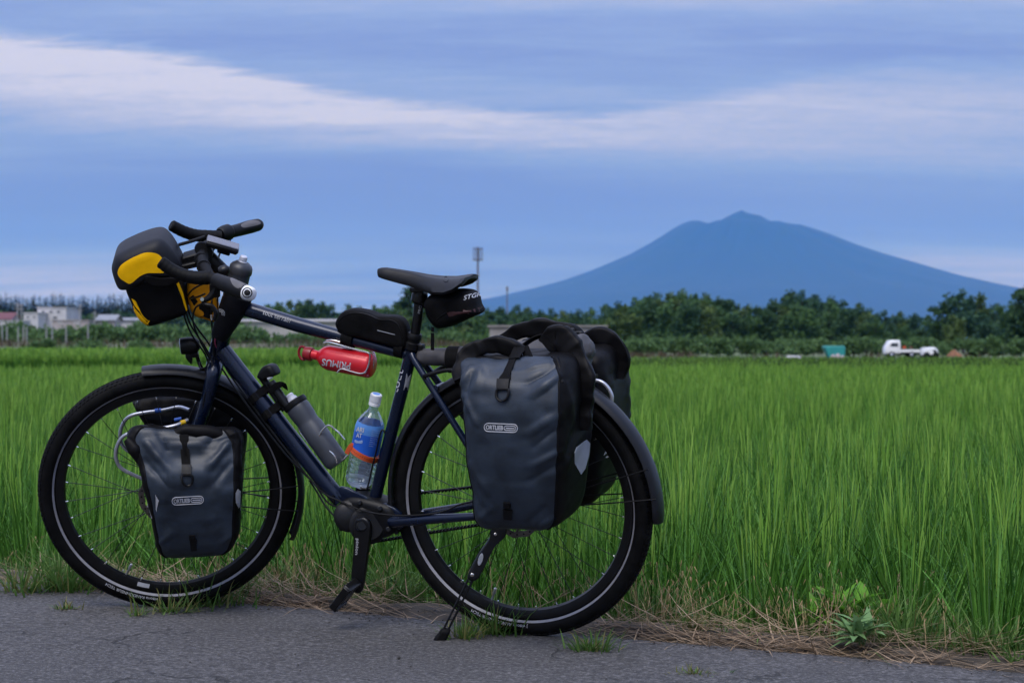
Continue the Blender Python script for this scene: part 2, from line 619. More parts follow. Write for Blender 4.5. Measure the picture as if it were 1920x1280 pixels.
def hit(bvh, px, py, off=0.0015):
    d = ray(px, py).normalized()
    loc, nr, _, _ = bvh.ray_cast(CAM, d)
    if loc is None:
        loc, nr, _, _ = bvh.find_nearest(at_depth(px, py, 5.0)) if bvh else (None,) * 4
        d2 = (loc - CAM).normalized()
        return Vector(loc) - d2 * off
    if nr.dot(d) > 0:
        nr = -nr
    return Vector(loc) + nr * off


def patch(poly, bvh, off=0.002, thick=0.0, sub=5, smooth=3, step=6.0):
    """a thin sheet lying on a surface, its outline given on the photograph"""
    o = [Vector((p[0], p[1], 0)) for p in poly]
    if smooth:
        o = catmull(o, smooth, True)
    c = sum(o, Vector()) / len(o)
    mb = MB()
    rings = []
    for k in range(sub, 0, -1):
        rings.append([hit(bvh, *(c + (p - c) * (k / sub)).xy, off) for p in o])
    cc = hit(bvh, c.x, c.y, off)
    if thick:
        base = [hit(bvh, p.x, p.y, -0.001) for p in o]
        rings.insert(0, base)
    n = len(o)
    verts = [p for r in rings for p in r] + [cc]
    faces = []
    for i in range(len(rings) - 1):
        for j in range(n):
            k = (j + 1) % n
            faces.append((i * n + j, i * n + k, (i + 1) * n + k, (i + 1) * n + j))
    ci = len(verts) - 1
    i = len(rings) - 1
    for j in range(n):
        faces.append((i * n + j, i * n + (j + 1) % n, ci))
    return mb.add(verts, faces)


_fonts = {}


def text_geo(s):
    if s not in _fonts:
        cu_ = bpy.data.curves.new("t", 'FONT')
        cu_.body = s
        cu_.resolution_u = 3
        ob = bpy.data.objects.new("t", cu_)
        col.objects.link(ob)
        dg = bpy.context.evaluated_depsgraph_get()
        me = bpy.data.meshes.new_from_object(ob.evaluated_get(dg))
        vs = [Vector(v.co) for v in me.vertices]
        fs = [tuple(p.vertices) for p in me.polygons]
        bpy.data.objects.remove(ob)
        bpy.data.curves.remove(cu_)
        bpy.data.meshes.remove(me)
        x0, x1 = min(v.x for v in vs), max(v.x for v in vs)
        y0, y1 = min(v.y for v in vs), max(v.y for v in vs)
        _fonts[s] = ([((v.x - x0) / (x1 - x0), (v.y - y0) / (y1 - y0)) for v in vs], fs)
    return _fonts[s]


def lettering(s, p0, p1, h, surf, off=0.0012, bold=0.0, slant=0.0, mb=None):
    """text whose baseline runs p0->p1 on the photograph, lying on a surface (bvh or function of pixel)"""
    vs, fs = text_geo(s)
    p0, p1 = Vector((*p0, 0)), Vector((*p1, 0))
    b_ = p1 - p0
    up = Vector((b_.y, -b_.x, 0)).normalized() * h
    mb = mb or MB()
    shifts = [(0, 0)] if not bold else [(-bold, 0), (bold, 0), (0, bold), (0, -bold)]
    for k, (sx, sy) in enumerate(shifts):
        out_ = []
        for x, y in vs:
            q = p0 + b_ * (x + slant * y) + up * y + Vector((sx, sy, 0))
            out_.append(surf(q.x, q.y) if callable(surf) else hit(surf, q.x, q.y, off + k * 0.0002))
        mb.add(out_, fs)
    return mb

# ------------------------------------------------------------------ the bicycle
BASE = Vector((0.04587, 4.99047, 0.0))
bike = thing("touring_bicycle", BASE, "dark navy touring bicycle leaning on its kickstand at the edge of the asphalt", "bicycle")


def wheel(P, disc_l):
    n = 128
    rim = MB()
    prof = [(0.3115, -0.014), (0.3115, 0.014), (0.300, 0.0135), (0.289, 0.010), (0.285, 0.0), (0.289, -0.010), (0.300, -0.0135)]
    rings = [[P.pol(r, 2 * math.pi * k / n, l) for r, l in prof] for k in range(n)]
    rim.grid(rings + [rings[0]], True, False)
    wo = rim.build("wheel", M_SATIN, bike)
    ty = MB()
    rings = []
    for k in range(n):
        ring = []
        for j in range(17):
            a = math.radians(-205 + 230 * j / 16 + 90 - 13 + 13)
            a = math.radians(-25 - 90 + 25) + math.radians(0) + (j / 16) * math.radians(290) - math.radians(55)
            ring.append(P.pol(0.3355 + 0.0245 * math.sin(a), 2 * math.pi * k / n, 0.0255 * math.cos(a)))
        rings.append(ring)
    ty.grid(rings + [rings[0]], False, False)
    nb = 150
    for k in range(nb):                                   # shoulder tread blocks
        for sgn in (-1, 1):
            for row, (aa, wdt) in enumerate(((52, 0.0045), (74, 0.0045))):
                an = 2 * math.pi * (k + 0.5 * row) / nb
                a = math.radians(aa)
                rr, ll = 0.3355 + 0.0249 * math.sin(a), sgn * 0.0259 * math.cos(a)
                c = P.pol(rr, an, ll)
                rad = (P.pol(1, an) - P.o)
                tan = P.n.cross(rad)
                nrm = rad * math.sin(a) + P.n * sgn * math.cos(a)
                ty.box(c, tan * 0.0048, nrm.cross(tan) * wdt, nrm * 0.0012)
    ty.build("tyre", M_RUBBER, wo)
    for sgn in (1, -1):
        st = MB()
        rings = []
        for k in range(n):
            an = 2 * math.pi * k / n
            rings.append([P.pol(0.3150, an, sgn * 0.0166), P.pol(0.3172, an, sgn * 0.0188), P.pol(0.3202, an, sgn * 0.0218)])
        st.grid(rings + [rings[0]], False, False)
        st.build("reflective_stripe", M_REFLEX, wo)
    hub = MB()
    hub.lathe(P.o - P.n * 0.052, P.o + P.n * 0.052, [(0, 0.008), (0.08, 0.012), (0.16, 0.031), (0.2, 0.031), (0.24, 0.018), (0.5, 0.016), (0.76, 0.018), (0.8, 0.031), (0.84, 0.031), (0.92, 0.013), (1, 0.008)], 24)
    hub.build("hub", M_SATIN, wo)
    d = MB()
    nd = 72
    rings = []
    for k in range(nd):
        an = 2 * math.pi * k / nd
        wv = 0.0018 * math.sin(an * 12)
        rings.append([P.pol(r_ + wv, an, disc_l + dl) for r_, dl in ((0.064, 0.001), (0.080, 0.001), (0.080, -0.001), (0.064, -0.001))])
    d.grid(rings + [rings[0]], True, False)
    for k in range(6):
        an = 2 * math.pi * k / 6
        d.tube([P.pol(0.02, an, disc_l), P.pol(0.045, an + 0.25, disc_l), P.pol(0.066, an + 0.55, disc_l)], 0.004, 6)
    for k in range(24):
        an = 2 * math.pi * k / 24
        d.lathe(P.pol(0.072, an, disc_l - 0.0015), P.pol(0.072, an, disc_l + 0.0015), [(0, 0.0026), (1, 0.0026)], 6, 1)
    d.build("brake_disc", [M_DISC, M_BLACK], wo)
    # spokes share one mesh
    sm = MB()
    sm.add([], [])
    sb = MB()
    sb.lathe((0, 0, 0), (0, 0, 1), [(0, 0.0011), (0.95, 0.0011)], 6, 0)
    sb.lathe((0, 0, 0.962), (0, 0, 1.0), [(0, 0.0018), (1, 0.0018)], 6, 1)
    proto = sb.build("spoke", [M_SPOKE, M_NIPPLE], None, 0)
    first = True
    for k in range(32):
        side = 1 if k % 2 else -1
        rim_a = 2 * math.pi * (k + 0.5) / 32
        fan = 0.62 if (k // 2) % 2 else -0.62
        p0 = P.pol(0.029, rim_a + fan * 1.9, side * 0.033)
        p1 = P.pol(0.290, rim_a, side * 0.004)
        v = p1 - p0
        o = proto if first else proto.copy()
        if not first:
            col.objects.link(o)
        first = False
        o.parent = wo
        o.matrix_basis = Matrix.Translation(p0 - BASE) @ v.to_track_quat('Z', 'Y').to_matrix().to_4x4() @ Matrix.Diagonal((1, 1, v.length, 1))
    return wo


def mudguard(P, r0, r1, a0, a1, hw, name, flap):
    """curved strip over the tyre from angle a0 (front) to a1 (rear, flap end)"""
    mb = MB()
    n = 64
    rings = []
    for k in range(n + 1):
        f_ = k / n
        an = math.radians(a0 + (a1 - a0) * f_)
        R = r0 + (r1 - r0) * f_ ** 1.5
        w_ = hw * (1.0 if 0.03 < f_ < 0.985 else (0.90 if f_ < 0.5 else 0.7))
        w_ *= (1.12 if f_ > flap else 1.0)
        ring = []
        prof = [(-1, -0.013), (-0.88, -0.005), (-0.55, 0.001), (0, 0.003), (0.55, 0.001), (0.88, -0.005), (1, -0.013)]
        for x, dr in prof:
            ring.append(P.pol(R + dr, an, x * w_))
        for x, dr in reversed(prof):
            ring.append(P.pol(R + dr - 0.0025, an, x * w_ * 0.97))
        rings.append(ring)
    mb.grid(rings, True, True)
    return mb


wf = wheel(PF, 0.040)
wr = wheel(PB, 0.040)
# valves and rim sticker
for P, wo, an in ((PF, wf, math.atan2(*[(PF(241, 1068) - PF.o).dot(v) for v in (PF.u, PF.e)])), (PB, wr, math.atan2(*[(PB(925, 1115) - PB.o).dot(v) for v in (PB.u, PB.e)]))):
    MB().lathe(P.pol(0.287, an), P.pol(0.250, an), [(0, 0.003), (0.5, 0.003), (0.55, 0.0042), (0.95, 0.004), (1, 0.002)], 8).build("valve", M_SILVER, wo)
stk = MB()
a_ = [math.atan2((PF(x, 1088) - PF.o).dot(PF.u), (PF(x, 1088) - PF.o).dot(PF.e)) for x in (259, 282)]
stk.grid([[PF.pol(r_, a_[0] + (a_[1] - a_[0]) * k / 6, 0.0150 if r_ > 0.3 else 0.0125) for r_ in (0.302, 0.290)] for k in range(7)], False, False)
stk.build("rim_sticker", M_PRINTDIM, wf)


def tyre_text(P, wo, s, px0, py0, px1, py1, r0=0.3225, r1=0.3325):
    """moulded white lettering on the near sidewall, upside down at the bottom of the wheel"""
    vs, fs = text_geo(s)
    q0, q1 = P(px0, py0) - P.o, P(px1, py1) - P.o
    a0, a1 = math.atan2(q0.dot(P.u), q0.dot(P.e)), math.atan2(q1.dot(P.u), q1.dot(P.e))
    mb = MB()
    ov = []
    for x, y in vs:
        r_ = r1 - (r1 - r0) * (1 - y) if False else r0 + (r1 - r0) * y
        a = a0 + (a1 - a0) * x
        sx = (r_ - 0.3355) / 0.0245
        ov.append(P.pol(r_, a, 0.0255 * math.sqrt(max(0.0, 1 - sx * sx)) + 0.0012))
    mb.add(ov, fs)
    mb.build("lettering", M_PRINT, wo, 0)


tyre_text(PF, wf, "J vittoria RANDONNEUR TECH", 302, 1122, 198, 1090)
tyre_text(PB, wr, "J vittoria RANDONNEUR TECH", 996, 1172, 888, 1143)

# ---- frame (one welded part) with lettering
fr = MB()
fr.tube([PB(418, 657), PB(470, 724), PB(602, 894), PB(640, 940)], [0.0235, 0.0235, 0.0235, 0.022], 20)
fr.tube([PB(432, 571), PB(478, 584), PB(560, 609), PB(740, 658), PB(772, 666)], [0.021, 0.021, 0.0205, 0.0155, 0.0145], 18)
fr.tube([PB(773, 652), PB(755, 727), PB(735, 805), PB(708, 914), PB(701, 945)], 0.0172, 18)
for sgn in (1, -1):
    if sgn > 0:
        fr.tube([PB(772, 664, 0.016), PB(775, 672, 0.022), PB(868, 820, 0.05), PB(948, 947, 0.066)], 0.0092, 12)
        fr.tube([PB(735, 978, 0.035), PB(752, 976, 0.047), PB(888, 968, 0.062), PB(952, 962, 0.066)], [0.017, 0.0155, 0.0105, 0.010], 14)
    else:
        fr.tube([PB(776, 660, -0.016), PB(786, 668, -0.022), PB(840, 742, -0.04), PB(992, 930, -0.066)], 0.0092, 12)
        fr.tube([PB(745, 970, -0.035), PB(775, 967, -0.047), PB(890, 946, -0.058), PB(990, 930, -0.066)], [0.017, 0.0155, 0.0105, 0.010], 14)
    fr.pillow([PB(935, 930, sgn * 0.07) + NL * 0 if False else P_ for P_ in [RC + FW * a + UPB * b + NL * sgn * 0.069 for a, b in ((0.045, 0.03), (0.02, 0.055), (-0.015, 0.02), (-0.015, -0.025), (0.03, -0.03))]], NL, 0.007, 0.3, 2, 3)
fr.tube([SA0 + SAX * 0.435, SA0 + SAX * 0.60], [0.0255, 0.0245], 20)
# seat stay bridge, gearbox cradle with its open web
fr.tube([PB(815, 728, 0.035), PB(832, 722, -0.035)], 0.009, 12)
fr.pillow([PB(x, y, 0.036) for x, y in ((632, 916), (650, 914), (690, 936), (722, 944), (752, 962), (756, 990), (738, 990), (720, 962), (690, 953), (660, 940), (640, 940))], NL, 0.012, 0.4, 2, 2)
fr.pillow([PB(x, y, -0.026) for x, y in ((632, 916), (650, 914), (690, 936), (722, 944), (752, 962), (756, 990), (738, 990), (720, 962), (690, 953), (660, 940), (640, 940))], NL, 0.012, 0.4, 2, 2)
for x, y in ((640, 925), (705, 950), (745, 978)):
    fr.tube([PB(x, y, 0.034), PB(x, y, -0.036)], 0.010, 8)
frame = fr.build("frame", M_NAVY, bike)
FB = fr.bvh()
lettering("tout terrain", (492, 589), (543, 605), 8.2, FB, 0.0008, 0.15, slant=0.02).build("lettering", M_PRINTDIM, frame, 0)
lettering("tout", (745.5, 737), (757, 694), 8.0, FB, 0.0008, 0.12).build("lettering", M_PRINT, frame, 0)
patch([(762, 700), (771, 701), (765, 732), (756.5, 731)], FB, 0.0006, sub=3, smooth=0).build("sticker", M_PRINTDIM, frame, 0)

# ---- fork
fk = MB()
crown = SA0 + SAX * 0.405
fk.tube([SA0 + SAX * 0.36, SA0 + SAX * 0.435], [0.023, 0.026], 18)
for sgn in (1, -1):
    ends = FC + NF * sgn * 0.055
    fk.tube([crown + NF * sgn * 0.018, SA0 + SAX * 0.385 + NF * sgn * 0.045, SA0 + SAX * 0.30 + NF * sgn * 0.052 + EF * 0.002, SA0 + SAX * 0.16 + NF * sgn * 0.054 + EF * 0.016, ends], [0.020, 0.0205, 0.0175, 0.0145, 0.0115], 16, 4)
fork = fk.build("fork", M_NAVY, bike)

# ---- mudguards
mg = mudguard(PF, 0.374, 0.385, 80, 203, 0.032, "mudguard", 0.80)
mg.build("mudguard", M_FENDER, bike)
mg = mudguard(PB, 0.374, 0.386, -14, 185.5, 0.033, "mudguard", 0.88)
mg2 = mg.build("mudguard", M_FENDER, bike)
for P, angs, rr in ((PF, (176, 188), 0.380), (PB, (163, 175), 0.388)):
    st = MB()
    for a in angs:
        for sgn in (1, -1):
            st.tube([P.o + P.n * sgn * 0.06 + P.u * 0.0, P.pol(rr * 0.75, math.radians(a), sgn * 0.045), P.pol(rr - 0.006, math.radians(a), sgn * 0.034)], 0.0019, 6)
    st.build("mudguard_stay", M_BLACK, bike)

# ---- gearbox, cranks, pedals, belt
gb = MB()
gb.pillow([PB(x, y, 0.047) for x, y in ((634, 944), (652, 932), (690, 937), (728, 950), (742, 972), (738, 998), (716, 1012), (690, 1010), (662, 1001), (641, 993), (628, 972))], NL, 0.09, 0.25, 3, 4)
gb.lathe(PB(656, 967, 0.044), PB(656, 967, 0.056), [(0, 0.044), (0.6, 0.044), (0.8, 0.041), (1, 0.036)], 28)
gb.lathe(PB(691, 984, 0.044), PB(691, 984, 0.060), [(0, 0.052), (0.5, 0.052), (0.7, 0.044), (1, 0.040)], 28)
for x, y in ((640, 952), (674, 942), (712, 953), (728, 992), (640, 990)):
    gb.lathe(PB(x, y, 0.045), PB(x, y, 0.053), [(0, 0.0075), (0.8, 0.0075), (1, 0.005)], 10, 1)
gb.tube([PB(626, 942, 0.02), PB(625, 928, 0.02)], 0.005, 8, mi=1)
gear = gb.build("gearbox", [M_BLACK, M_SATIN], bike)
MB().lathe(PB(656, 967, 0.0545), PB(656, 967, 0.0575), [(0, 0.0355), (0.7, 0.0355), (1, 0.034)], 32).build("gearbox_cap", M_SATIN, gear)
capP = Plane(PB.o, NL, FW, UPB)
lettering("C1.12", (639, 972), (652, 970.5), 6.6, lambda x, y: PB(x, y, 0.0582), bold=0.3).build("lettering", M_PRINT, gear, 0)
for sgn in (1, -1):
    ck = MB()
    sp_ = RC + (PB(678, 985) - RC)
    if sgn > 0:
        ol = [PB(x, y, 0.086) for x, y in ((665, 979), (672, 971), (683, 971), (692, 980), (694, 995), (688, 1040), (682, 1085), (677, 1108), (668, 1113), (659, 1104), (658, 1080), (662, 1030))]
        ck.pillow(ol, NL, 0.017, 0.35, 3, 3)
        ck.lathe(PB(679, 985, 0.02), PB(679, 985, 0.09), [(0, 0.018), (0.8, 0.018), (1, 0.012)], 16)
        ck.lathe(PB(677, 986, 0.085), PB(677, 986, 0.089), [(0, 0.013), (0.7, 0.013), (1, 0.010)], 16)
    else:
        c0 = PB(678, 985)
        ol = [PB(x, y, 0.086) for x, y in ((665, 979), (672, 971), (683, 971), (692, 980), (694, 995), (688, 1040), (682, 1085), (677, 1108), (668, 1113), (659, 1104), (658, 1080), (662, 1030))]
        ol = [c0 - (p - c0) for p in ol]
        ck.pillow(ol, -NL, 0.017, 0.35, 3, 3)
        ck.lathe(PB(679, 985, -0.02), c0 - NL * 0.09, [(0, 0.018), (0.8, 0.018), (1, 0.012)], 16)
    crank = ck.build("crank", M_SATIN, bike)
    if sgn > 0:
        lettering("pinion", (666.5, 1009), (664.5, 1039), 6.5, lambda x, y: PB(x, y, 0.0868), bold=0.3).build("lettering", M_PRINT, crank, 0)
    pd = MB()
    e0 = PB(667, 1103, 0.0)
    e0 = e0 if sgn > 0 else PB(678, 985) * 2 - e0
    lx = NL * sgn
    dirn = (PB(641, 1128) - PB(660, 1103)).normalized() * sgn
    thn = NL.cross(dirn).normalized()
    pc = PB(647, 1115, 0.122) if sgn > 0 else e0 + lx * 0.122
    pd.tube([e0 + lx * 0.06, pc + lx * 0.03], 0.0085, 10)
    for k in (-1, 1):
        pd.box(pc + dirn * 0.036 * k, dirn * 0.006, thn * 0.012, lx * 0.036, 0.003)
        pd.box(pc + lx * 0.034 * k, dirn * 0.038, thn * 0.010, lx * 0.005, 0.002)
        pd.box(pc + lx * 0.016 * k, dirn * 0.036, thn * 0.009, lx * 0.003)
        for j in range(4):
            pd.tube([pc + dirn * 0.037 * k + lx * (-0.027 + 0.018 * j) - thn * 0.015, pc + dirn * 0.037 * k + lx * (-0.027 + 0.018 * j) + thn * 0.015], 0.0018, 6)
    pd.box(pc, dirn * 0.016, thn * 0.011, lx * 0.03, 0.004)
    pd.build("pedal", M_SATIN, bike)
bl = MB()
cr_ = PB(678, 985, 0) - NL * 0.052
loop = []
rf, rb = 0.062, 0.050
hubc = RC - NL * 0.052
ax = (hubc - cr_).normalized()
ay = NL.cross(ax).normalized()
for k in range(13):
    a = math.pi / 2 + math.pi * k / 12
    loop.append(cr_ + ax * math.cos(a) * rf + ay * math.sin(a) * rf)
for k in range(1, 15):
    loop.append(cr_.lerp(hubc, k / 15) + ay * -(rf + (rb - rf) * k / 15))
for k in range(13):
    a = -math.pi / 2 + math.pi * k / 12
    loop.append(hubc + ax * math.cos(a) * rb + ay * math.sin(a) * rb)
for k in range(1, 15):
    loop.append(hubc.lerp(cr_, k / 15) + ay * (rb + (rf - rb) * k / 15))
bl.tube(loop, 0.004, 8, flat=(0.011, 0.004), up=None, closed=True) if False else None
rings = []
L_ = len(loop)
for i in range(L_):
    t = (loop[(i + 1) % L_] - loop[i - 1]).normalized()
    nn = NL.cross(t)
    rings.append([loop[i] + NL * a + nn * b for a, b in ((0.0055, 0.002), (0.0055, -0.002), (-0.0055, -0.002), (-0.0055, 0.002))])
bl.grid(rings + [rings[0]], True, False)
tot = 0
for i in range(L_):
    p0_, p1_ = loop[i], loop[(i + 1) % L_]
    d_ = p1_ - p0_
    m_ = max(1, int(d_.length / 0.0095))
    for k in range(m_):
        c = p0_ + d_ * ((k + 0.5) / m_)
        inw = NL.cross(d_).normalized()
        bl.box(c + inw * 0.0035, d_.normalized() * 0.0022, inw * 0.0022, NL * 0.0054)
bl.build("drive_belt", M_RUBBER, bike)
cg = MB()
nn = 60
ringc = []
for k in range(nn):
    a = 2 * math.pi * k / nn
    rad = ax * math.cos(a) + ay * math.sin(a)
    ringc.append([cr_ + rad * r_ + NL * l_ for r_, l_ in ((0.046, 0.003), (0.060, 0.003), (0.060, -0.003), (0.046, -0.003))])
cg.grid(ringc + [ringc[0]], True, False)
for k in range(5):
    a = 2 * math.pi * k / 5 + 0.3
    rad = ax * math.cos(a) + ay * math.sin(a)
    cg.box(cr_ + rad * 0.032, rad * 0.018, NL.cross(rad) * 0.007, NL * 0.0028)
cg.build("sprocket", M_SATIN, bike)

# ---- seat post, saddle
sp2 = MB()
sp2.tube([PB(786.5, 552), PB(783, 597), PB(774, 655)], 0.0135, 16)
sp2.lathe(PB(788, 548), PB(784.5, 568), [(0, 0.020), (0.2, 0.0215), (0.8, 0.0215), (1, 0.016)], 18)
post = sp2.build("seat_post", M_SATIN, bike)
lettering("PRO", (788, 588), (791, 573), 5, sp2.bvh(), 0.0008).build("lettering", M_PRINTDIM, post, 0)
co = MB()
co.lathe(PB(777.5, 624), PB(771.5, 656), [(0, 0.0185), (0.1, 0.021), (0.3, 0.021), (0.36, 0.0185), (0.5, 0.0185), (0.55, 0.0225), (0.9, 0.0225), (1, 0.018)], 20)
co.box(PB(791, 652), FW * 0.006, NL * 0.012, UPB * 0.010, 0.002)
co.build("seat_collar", M_BLACK, bike)
sd = MB()
stations = [(708.5, 505, 0.004, 0.004), (709.5, 503, 0.010, 0.010), (713, 501.5, 0.0165, 0.016), (722, 501, 0.0205, 0.021), (745, 504, 0.0225, 0.026), (775, 509, 0.028, 0.029), (800, 514.5, 0.042, 0.031), (824, 518, 0.060, 0.032), (848, 519, 0.071, 0.030), (866, 517, 0.0745, 0.024), (876, 515.5, 0.071, 0.016), (881, 516, 0.060, 0.010)]
rings = []
for x, y, hw_, dr in [tuple(np.interp(t, range(len(stations)), [s[i] for s in stations]) for i in range(4)) for t in np.linspace(0, len(stations) - 1, 41)]:
    c = PB(x, y)
    ring = []
    for k in range(15):
        f_ = -1 + 2 * k / 14
        drop = dr * abs(f_) ** 3.2 + 0.003 * math.exp(-(f_ * 4) ** 2)
        ring.append(c + NL * f_ * hw_ - UPB * drop)
    for k in range(15):
        f_ = 1 - 2 * k / 14
        drop = dr * abs(f_) ** 3.2
        ring.append(c + NL * f_ * hw_ * 0.93 - UPB * (drop * 0.93 + 0.009))
    rings.append(ring)
sd.grid(rings, True, True)
saddle = sd.build("saddle", mat("black_saddle_cover", (0.0057, 0.0057, 0.0072), 0.44, 0, 0.15, 30, 0.2, 500, spec=0.3), bike, 60)
SB = sd.bvh()
ring_ = MB()
for a, b in (((836, 523.5), 5.2),):
    cpts = [hit(SB, a[0] + b * math.cos(t) * 0.85, a[1] + b * math.sin(t), 0.0006) for t in np.linspace(0, 2 * math.pi, 20, endpoint=False)]
    ring_.tube(cpts, 0.0009, 6, closed=True)
ring_.build("emblem", M_SATIN, saddle)
rl = MB()
for sgn in (1, -1):
    rl.tube([PB(738, 512, sgn * 0.008), PB(756, 527, sgn * 0.016), PB(778, 537, sgn * 0.022), PB(805, 540, sgn * 0.022), PB(840, 532, sgn * 0.03), PB(862, 525, sgn * 0.035)], 0.0036, 8, 4)
rl.box(PB(789, 540), FW * 0.020, NL * 0.030, UPB * 0.007, 0.003)
rl.box(PB(789, 548), FW * 0.012, NL * 0.020, UPB * 0.008, 0.003)
rl.build("saddle_rail", M_SATIN, bike)

# ---- handlebar, stem, grips
hb = MB()
hb.tube([PF(402, 452, -0.19), PF(387, 462, -0.10), PF(381, 474, 0.0), PF(380, 492, 0.10), PF(392, 518, 0.19)], [0.0135, 0.016, 0.0165, 0.016, 0.0150], 16, 5)
for x, y, l in ((378, 466, 0.015), (377, 486, 0.07), (382, 500, 0.13)):
    hb.lathe(PF(x, y, l - 0.008), PF(x, y, l + 0.008), [(0, 0.0175), (0.3, 0.0195), (0.7, 0.0195), (1, 0.0175)], 14)
hb.tube([PF(392, 518, 0.19), PF(408, 528, 0.21)], 0.0150, 14)
hb.tube([PF(402, 452, -0.19), PF(412, 441, -0.205), PF(432, 434, -0.235)], 0.0145, 14)
bar = hb.build("handlebar", M_TAPE, bike)
for pts, rr in (([PF(396, 520, 0.19), PF(374, 521, 0.185), PF(348, 517, 0.178), PF(324, 507, 0.170), PF(304, 493, 0.163)], [0.0185, 0.018, 0.0175, 0.0170, 0.0165]),
                ([PF(414, 444, -0.195), PF(390, 443, -0.187), PF(366, 441, -0.178), PF(344, 434, -0.170), PF(324, 424, -0.163)], [0.0175, 0.0175, 0.017, 0.0165, 0.0160])):
    h = MB()
    pp = catmull(pts, 10)
    # wound tape: the radius steps a little at each turn
    rads = [np.interp(i / 10, range(len(rr)), rr) + 0.0007 * (1 - (i % 4) / 3.0) for i in range(len(pp))]
    h.tube(pp, rads, 16)
    t_ = (pp[-1] - pp[-2]).normalized()
    h.lathe(pp[-1] - t_ * 0.001, pp[-1] + t_ * 0.007, [(0, rads[-1]), (0.6, rads[-1] * 0.97), (1, rads[-1] * 0.75)], 16)
    h.build("bar_horn", M_TAPE, bike)
for pts, rr, cap in (([PF(404, 525, 0.205), PF(416, 530, 0.222), PF(430, 536, 0.245), PF(450, 544, 0.275), PF(461, 548, 0.29)], [0.0190, 0.0205, 0.0225, 0.0225, 0.0205], True),
                     ([PF(424, 436, -0.225), PF(436, 434, -0.24), PF(452, 430, -0.265), PF(470, 425, -0.29), PF(484, 421.5, -0.31), PF(489, 420, -0.318)], [0.0165, 0.018, 0.0185, 0.0195, 0.018, 0.012], False)):
    g = MB()
    g.tube(pts, rr, 18, 6)
    grip = g.build("grip", M_BLACK, bike)
    gb_ = g.bvh()
    if cap:
        patch([(432, 521), (448, 527), (466, 537), (470, 541), (447, 541), (436, 533)], gb_, 0.0008, sub=4).build("palm_pad", M_GREYGRIP, grip)
        e = MB()
        t_ = (pts[-1] - pts[-2]).normalized()
        e.lathe(pts[-1] - t_ * 0.006, pts[-1] + t_ * 0.026, [(0, 0.0200), (0.4, 0.0196), (0.75, 0.0185), (0.92, 0.016), (1, 0.012)], 22)
        ec = e.build("end_cap", M_WHITE, grip)
        eb = e.bvh()
        rg = MB()
        cx, cy = 463.5, 548.5
        for r0_, tt in ((8.6, 0.0016), (5.0, 0.0012)):
            rg.tube([hit(eb, cx + r0_ * math.cos(t), cy + r0_ * math.sin(t), 0.0004) for t in np.linspace(0, 2 * math.pi, 24, endpoint=False)], tt, 6, closed=True)
        rg.add(*(lambda m_: (m_.v, m_.f))(patch([(cx + 5 * math.cos(t), cy + 5 * math.sin(t)) for t in np.linspace(0, 2 * math.pi, 16, endpoint=False)], eb, 0.0006, sub=3, smooth=0)))
        rg.build("emblem", M_BLACK, ec if False else grip)
    else:
        patch([(452, 421), (470, 413.5), (485, 414.5), (488, 420), (470, 425), (456, 427)], gb_, 0.0008, sub=4).build("palm_pad", M_GREYGRIP, grip)
sh = MB()
sh.lathe(PF(412, 440, -0.20), PF(432, 434, -0.236), [(0, 0.017), (0.15, 0.021), (0.5, 0.0235), (0.8, 0.0235), (0.9, 0.019), (1, 0.018)], 20)
sh.tube([PF(428, 440, -0.225), PF(432, 447, -0.215), PF(431, 455, -0.2)], 0.002, 6, 3)
sh.build("shifter", M_BLACK, bike)
stm = MB()
stm.tube([SA0 + SAX * 0.60, SA0 + SAX * 0.665], 0.021, 18)
stm.tube([SA0 + SAX * 0.645, PF(384, 476, 0.0)], [0.019, 0.021], 16)
stm.lathe(PF(383, 472, -0.022), PF(383, 476, 0.022), [(0, 0.022), (0.1, 0.024), (0.9, 0.024), (1, 0.022)], 18)
for k in range(3):
    stm.lathe(SA0 + SAX * (0.602 + 0.012 * k), SA0 + SAX * (0.612 + 0.012 * k), [(0, 0.0225), (0.5, 0.0235), (1, 0.0225)], 18)
stm.build("stem", M_BLACK, bike)
for sgn in (1, -1):
    lv = MB()
    if sgn > 0:
        lv.box(PF(403, 543, 0.20), EF * 0.014, NF * 0.010, UF * 0.020, 0.004)
        lv.tube([PF(408, 530, 0.2), PF(398, 552, 0.205), PF(384, 563, 0.208), PF(379, 567, 0.208)], [0.010, 0.010, 0.007, 0.005], 10, 4)
        lv.tube([PF(380, 567, 0.208), PF(386, 571, 0.212), PF(396, 573, 0.214), PF(402, 580, 0.216), PF(405, 588, 0.218), PF(402, 600, 0.218)], [0.006, 0.0062, 0.006, 0.0062, 0.0065, 0.005], 10, 4)
        lv.lathe(PF(379, 561, 0.212), PF(379, 561, 0.224), [(0, 0.006), (1, 0.005)], 10, 1)
        lv.lathe(PF(396, 590, 0.216), PF(397, 600, 0.218), [(0, 0.003), (1, 0.003)], 8, 1)
    else:
        lv.tube([PF(415, 445, -0.2), PF(404, 458, -0.2), PF(398, 468, -0.195)], [0.009, 0.008, 0.006], 8, 3)
    lv.build("brake_lever", [M_BLACK, M_STEEL], bike)

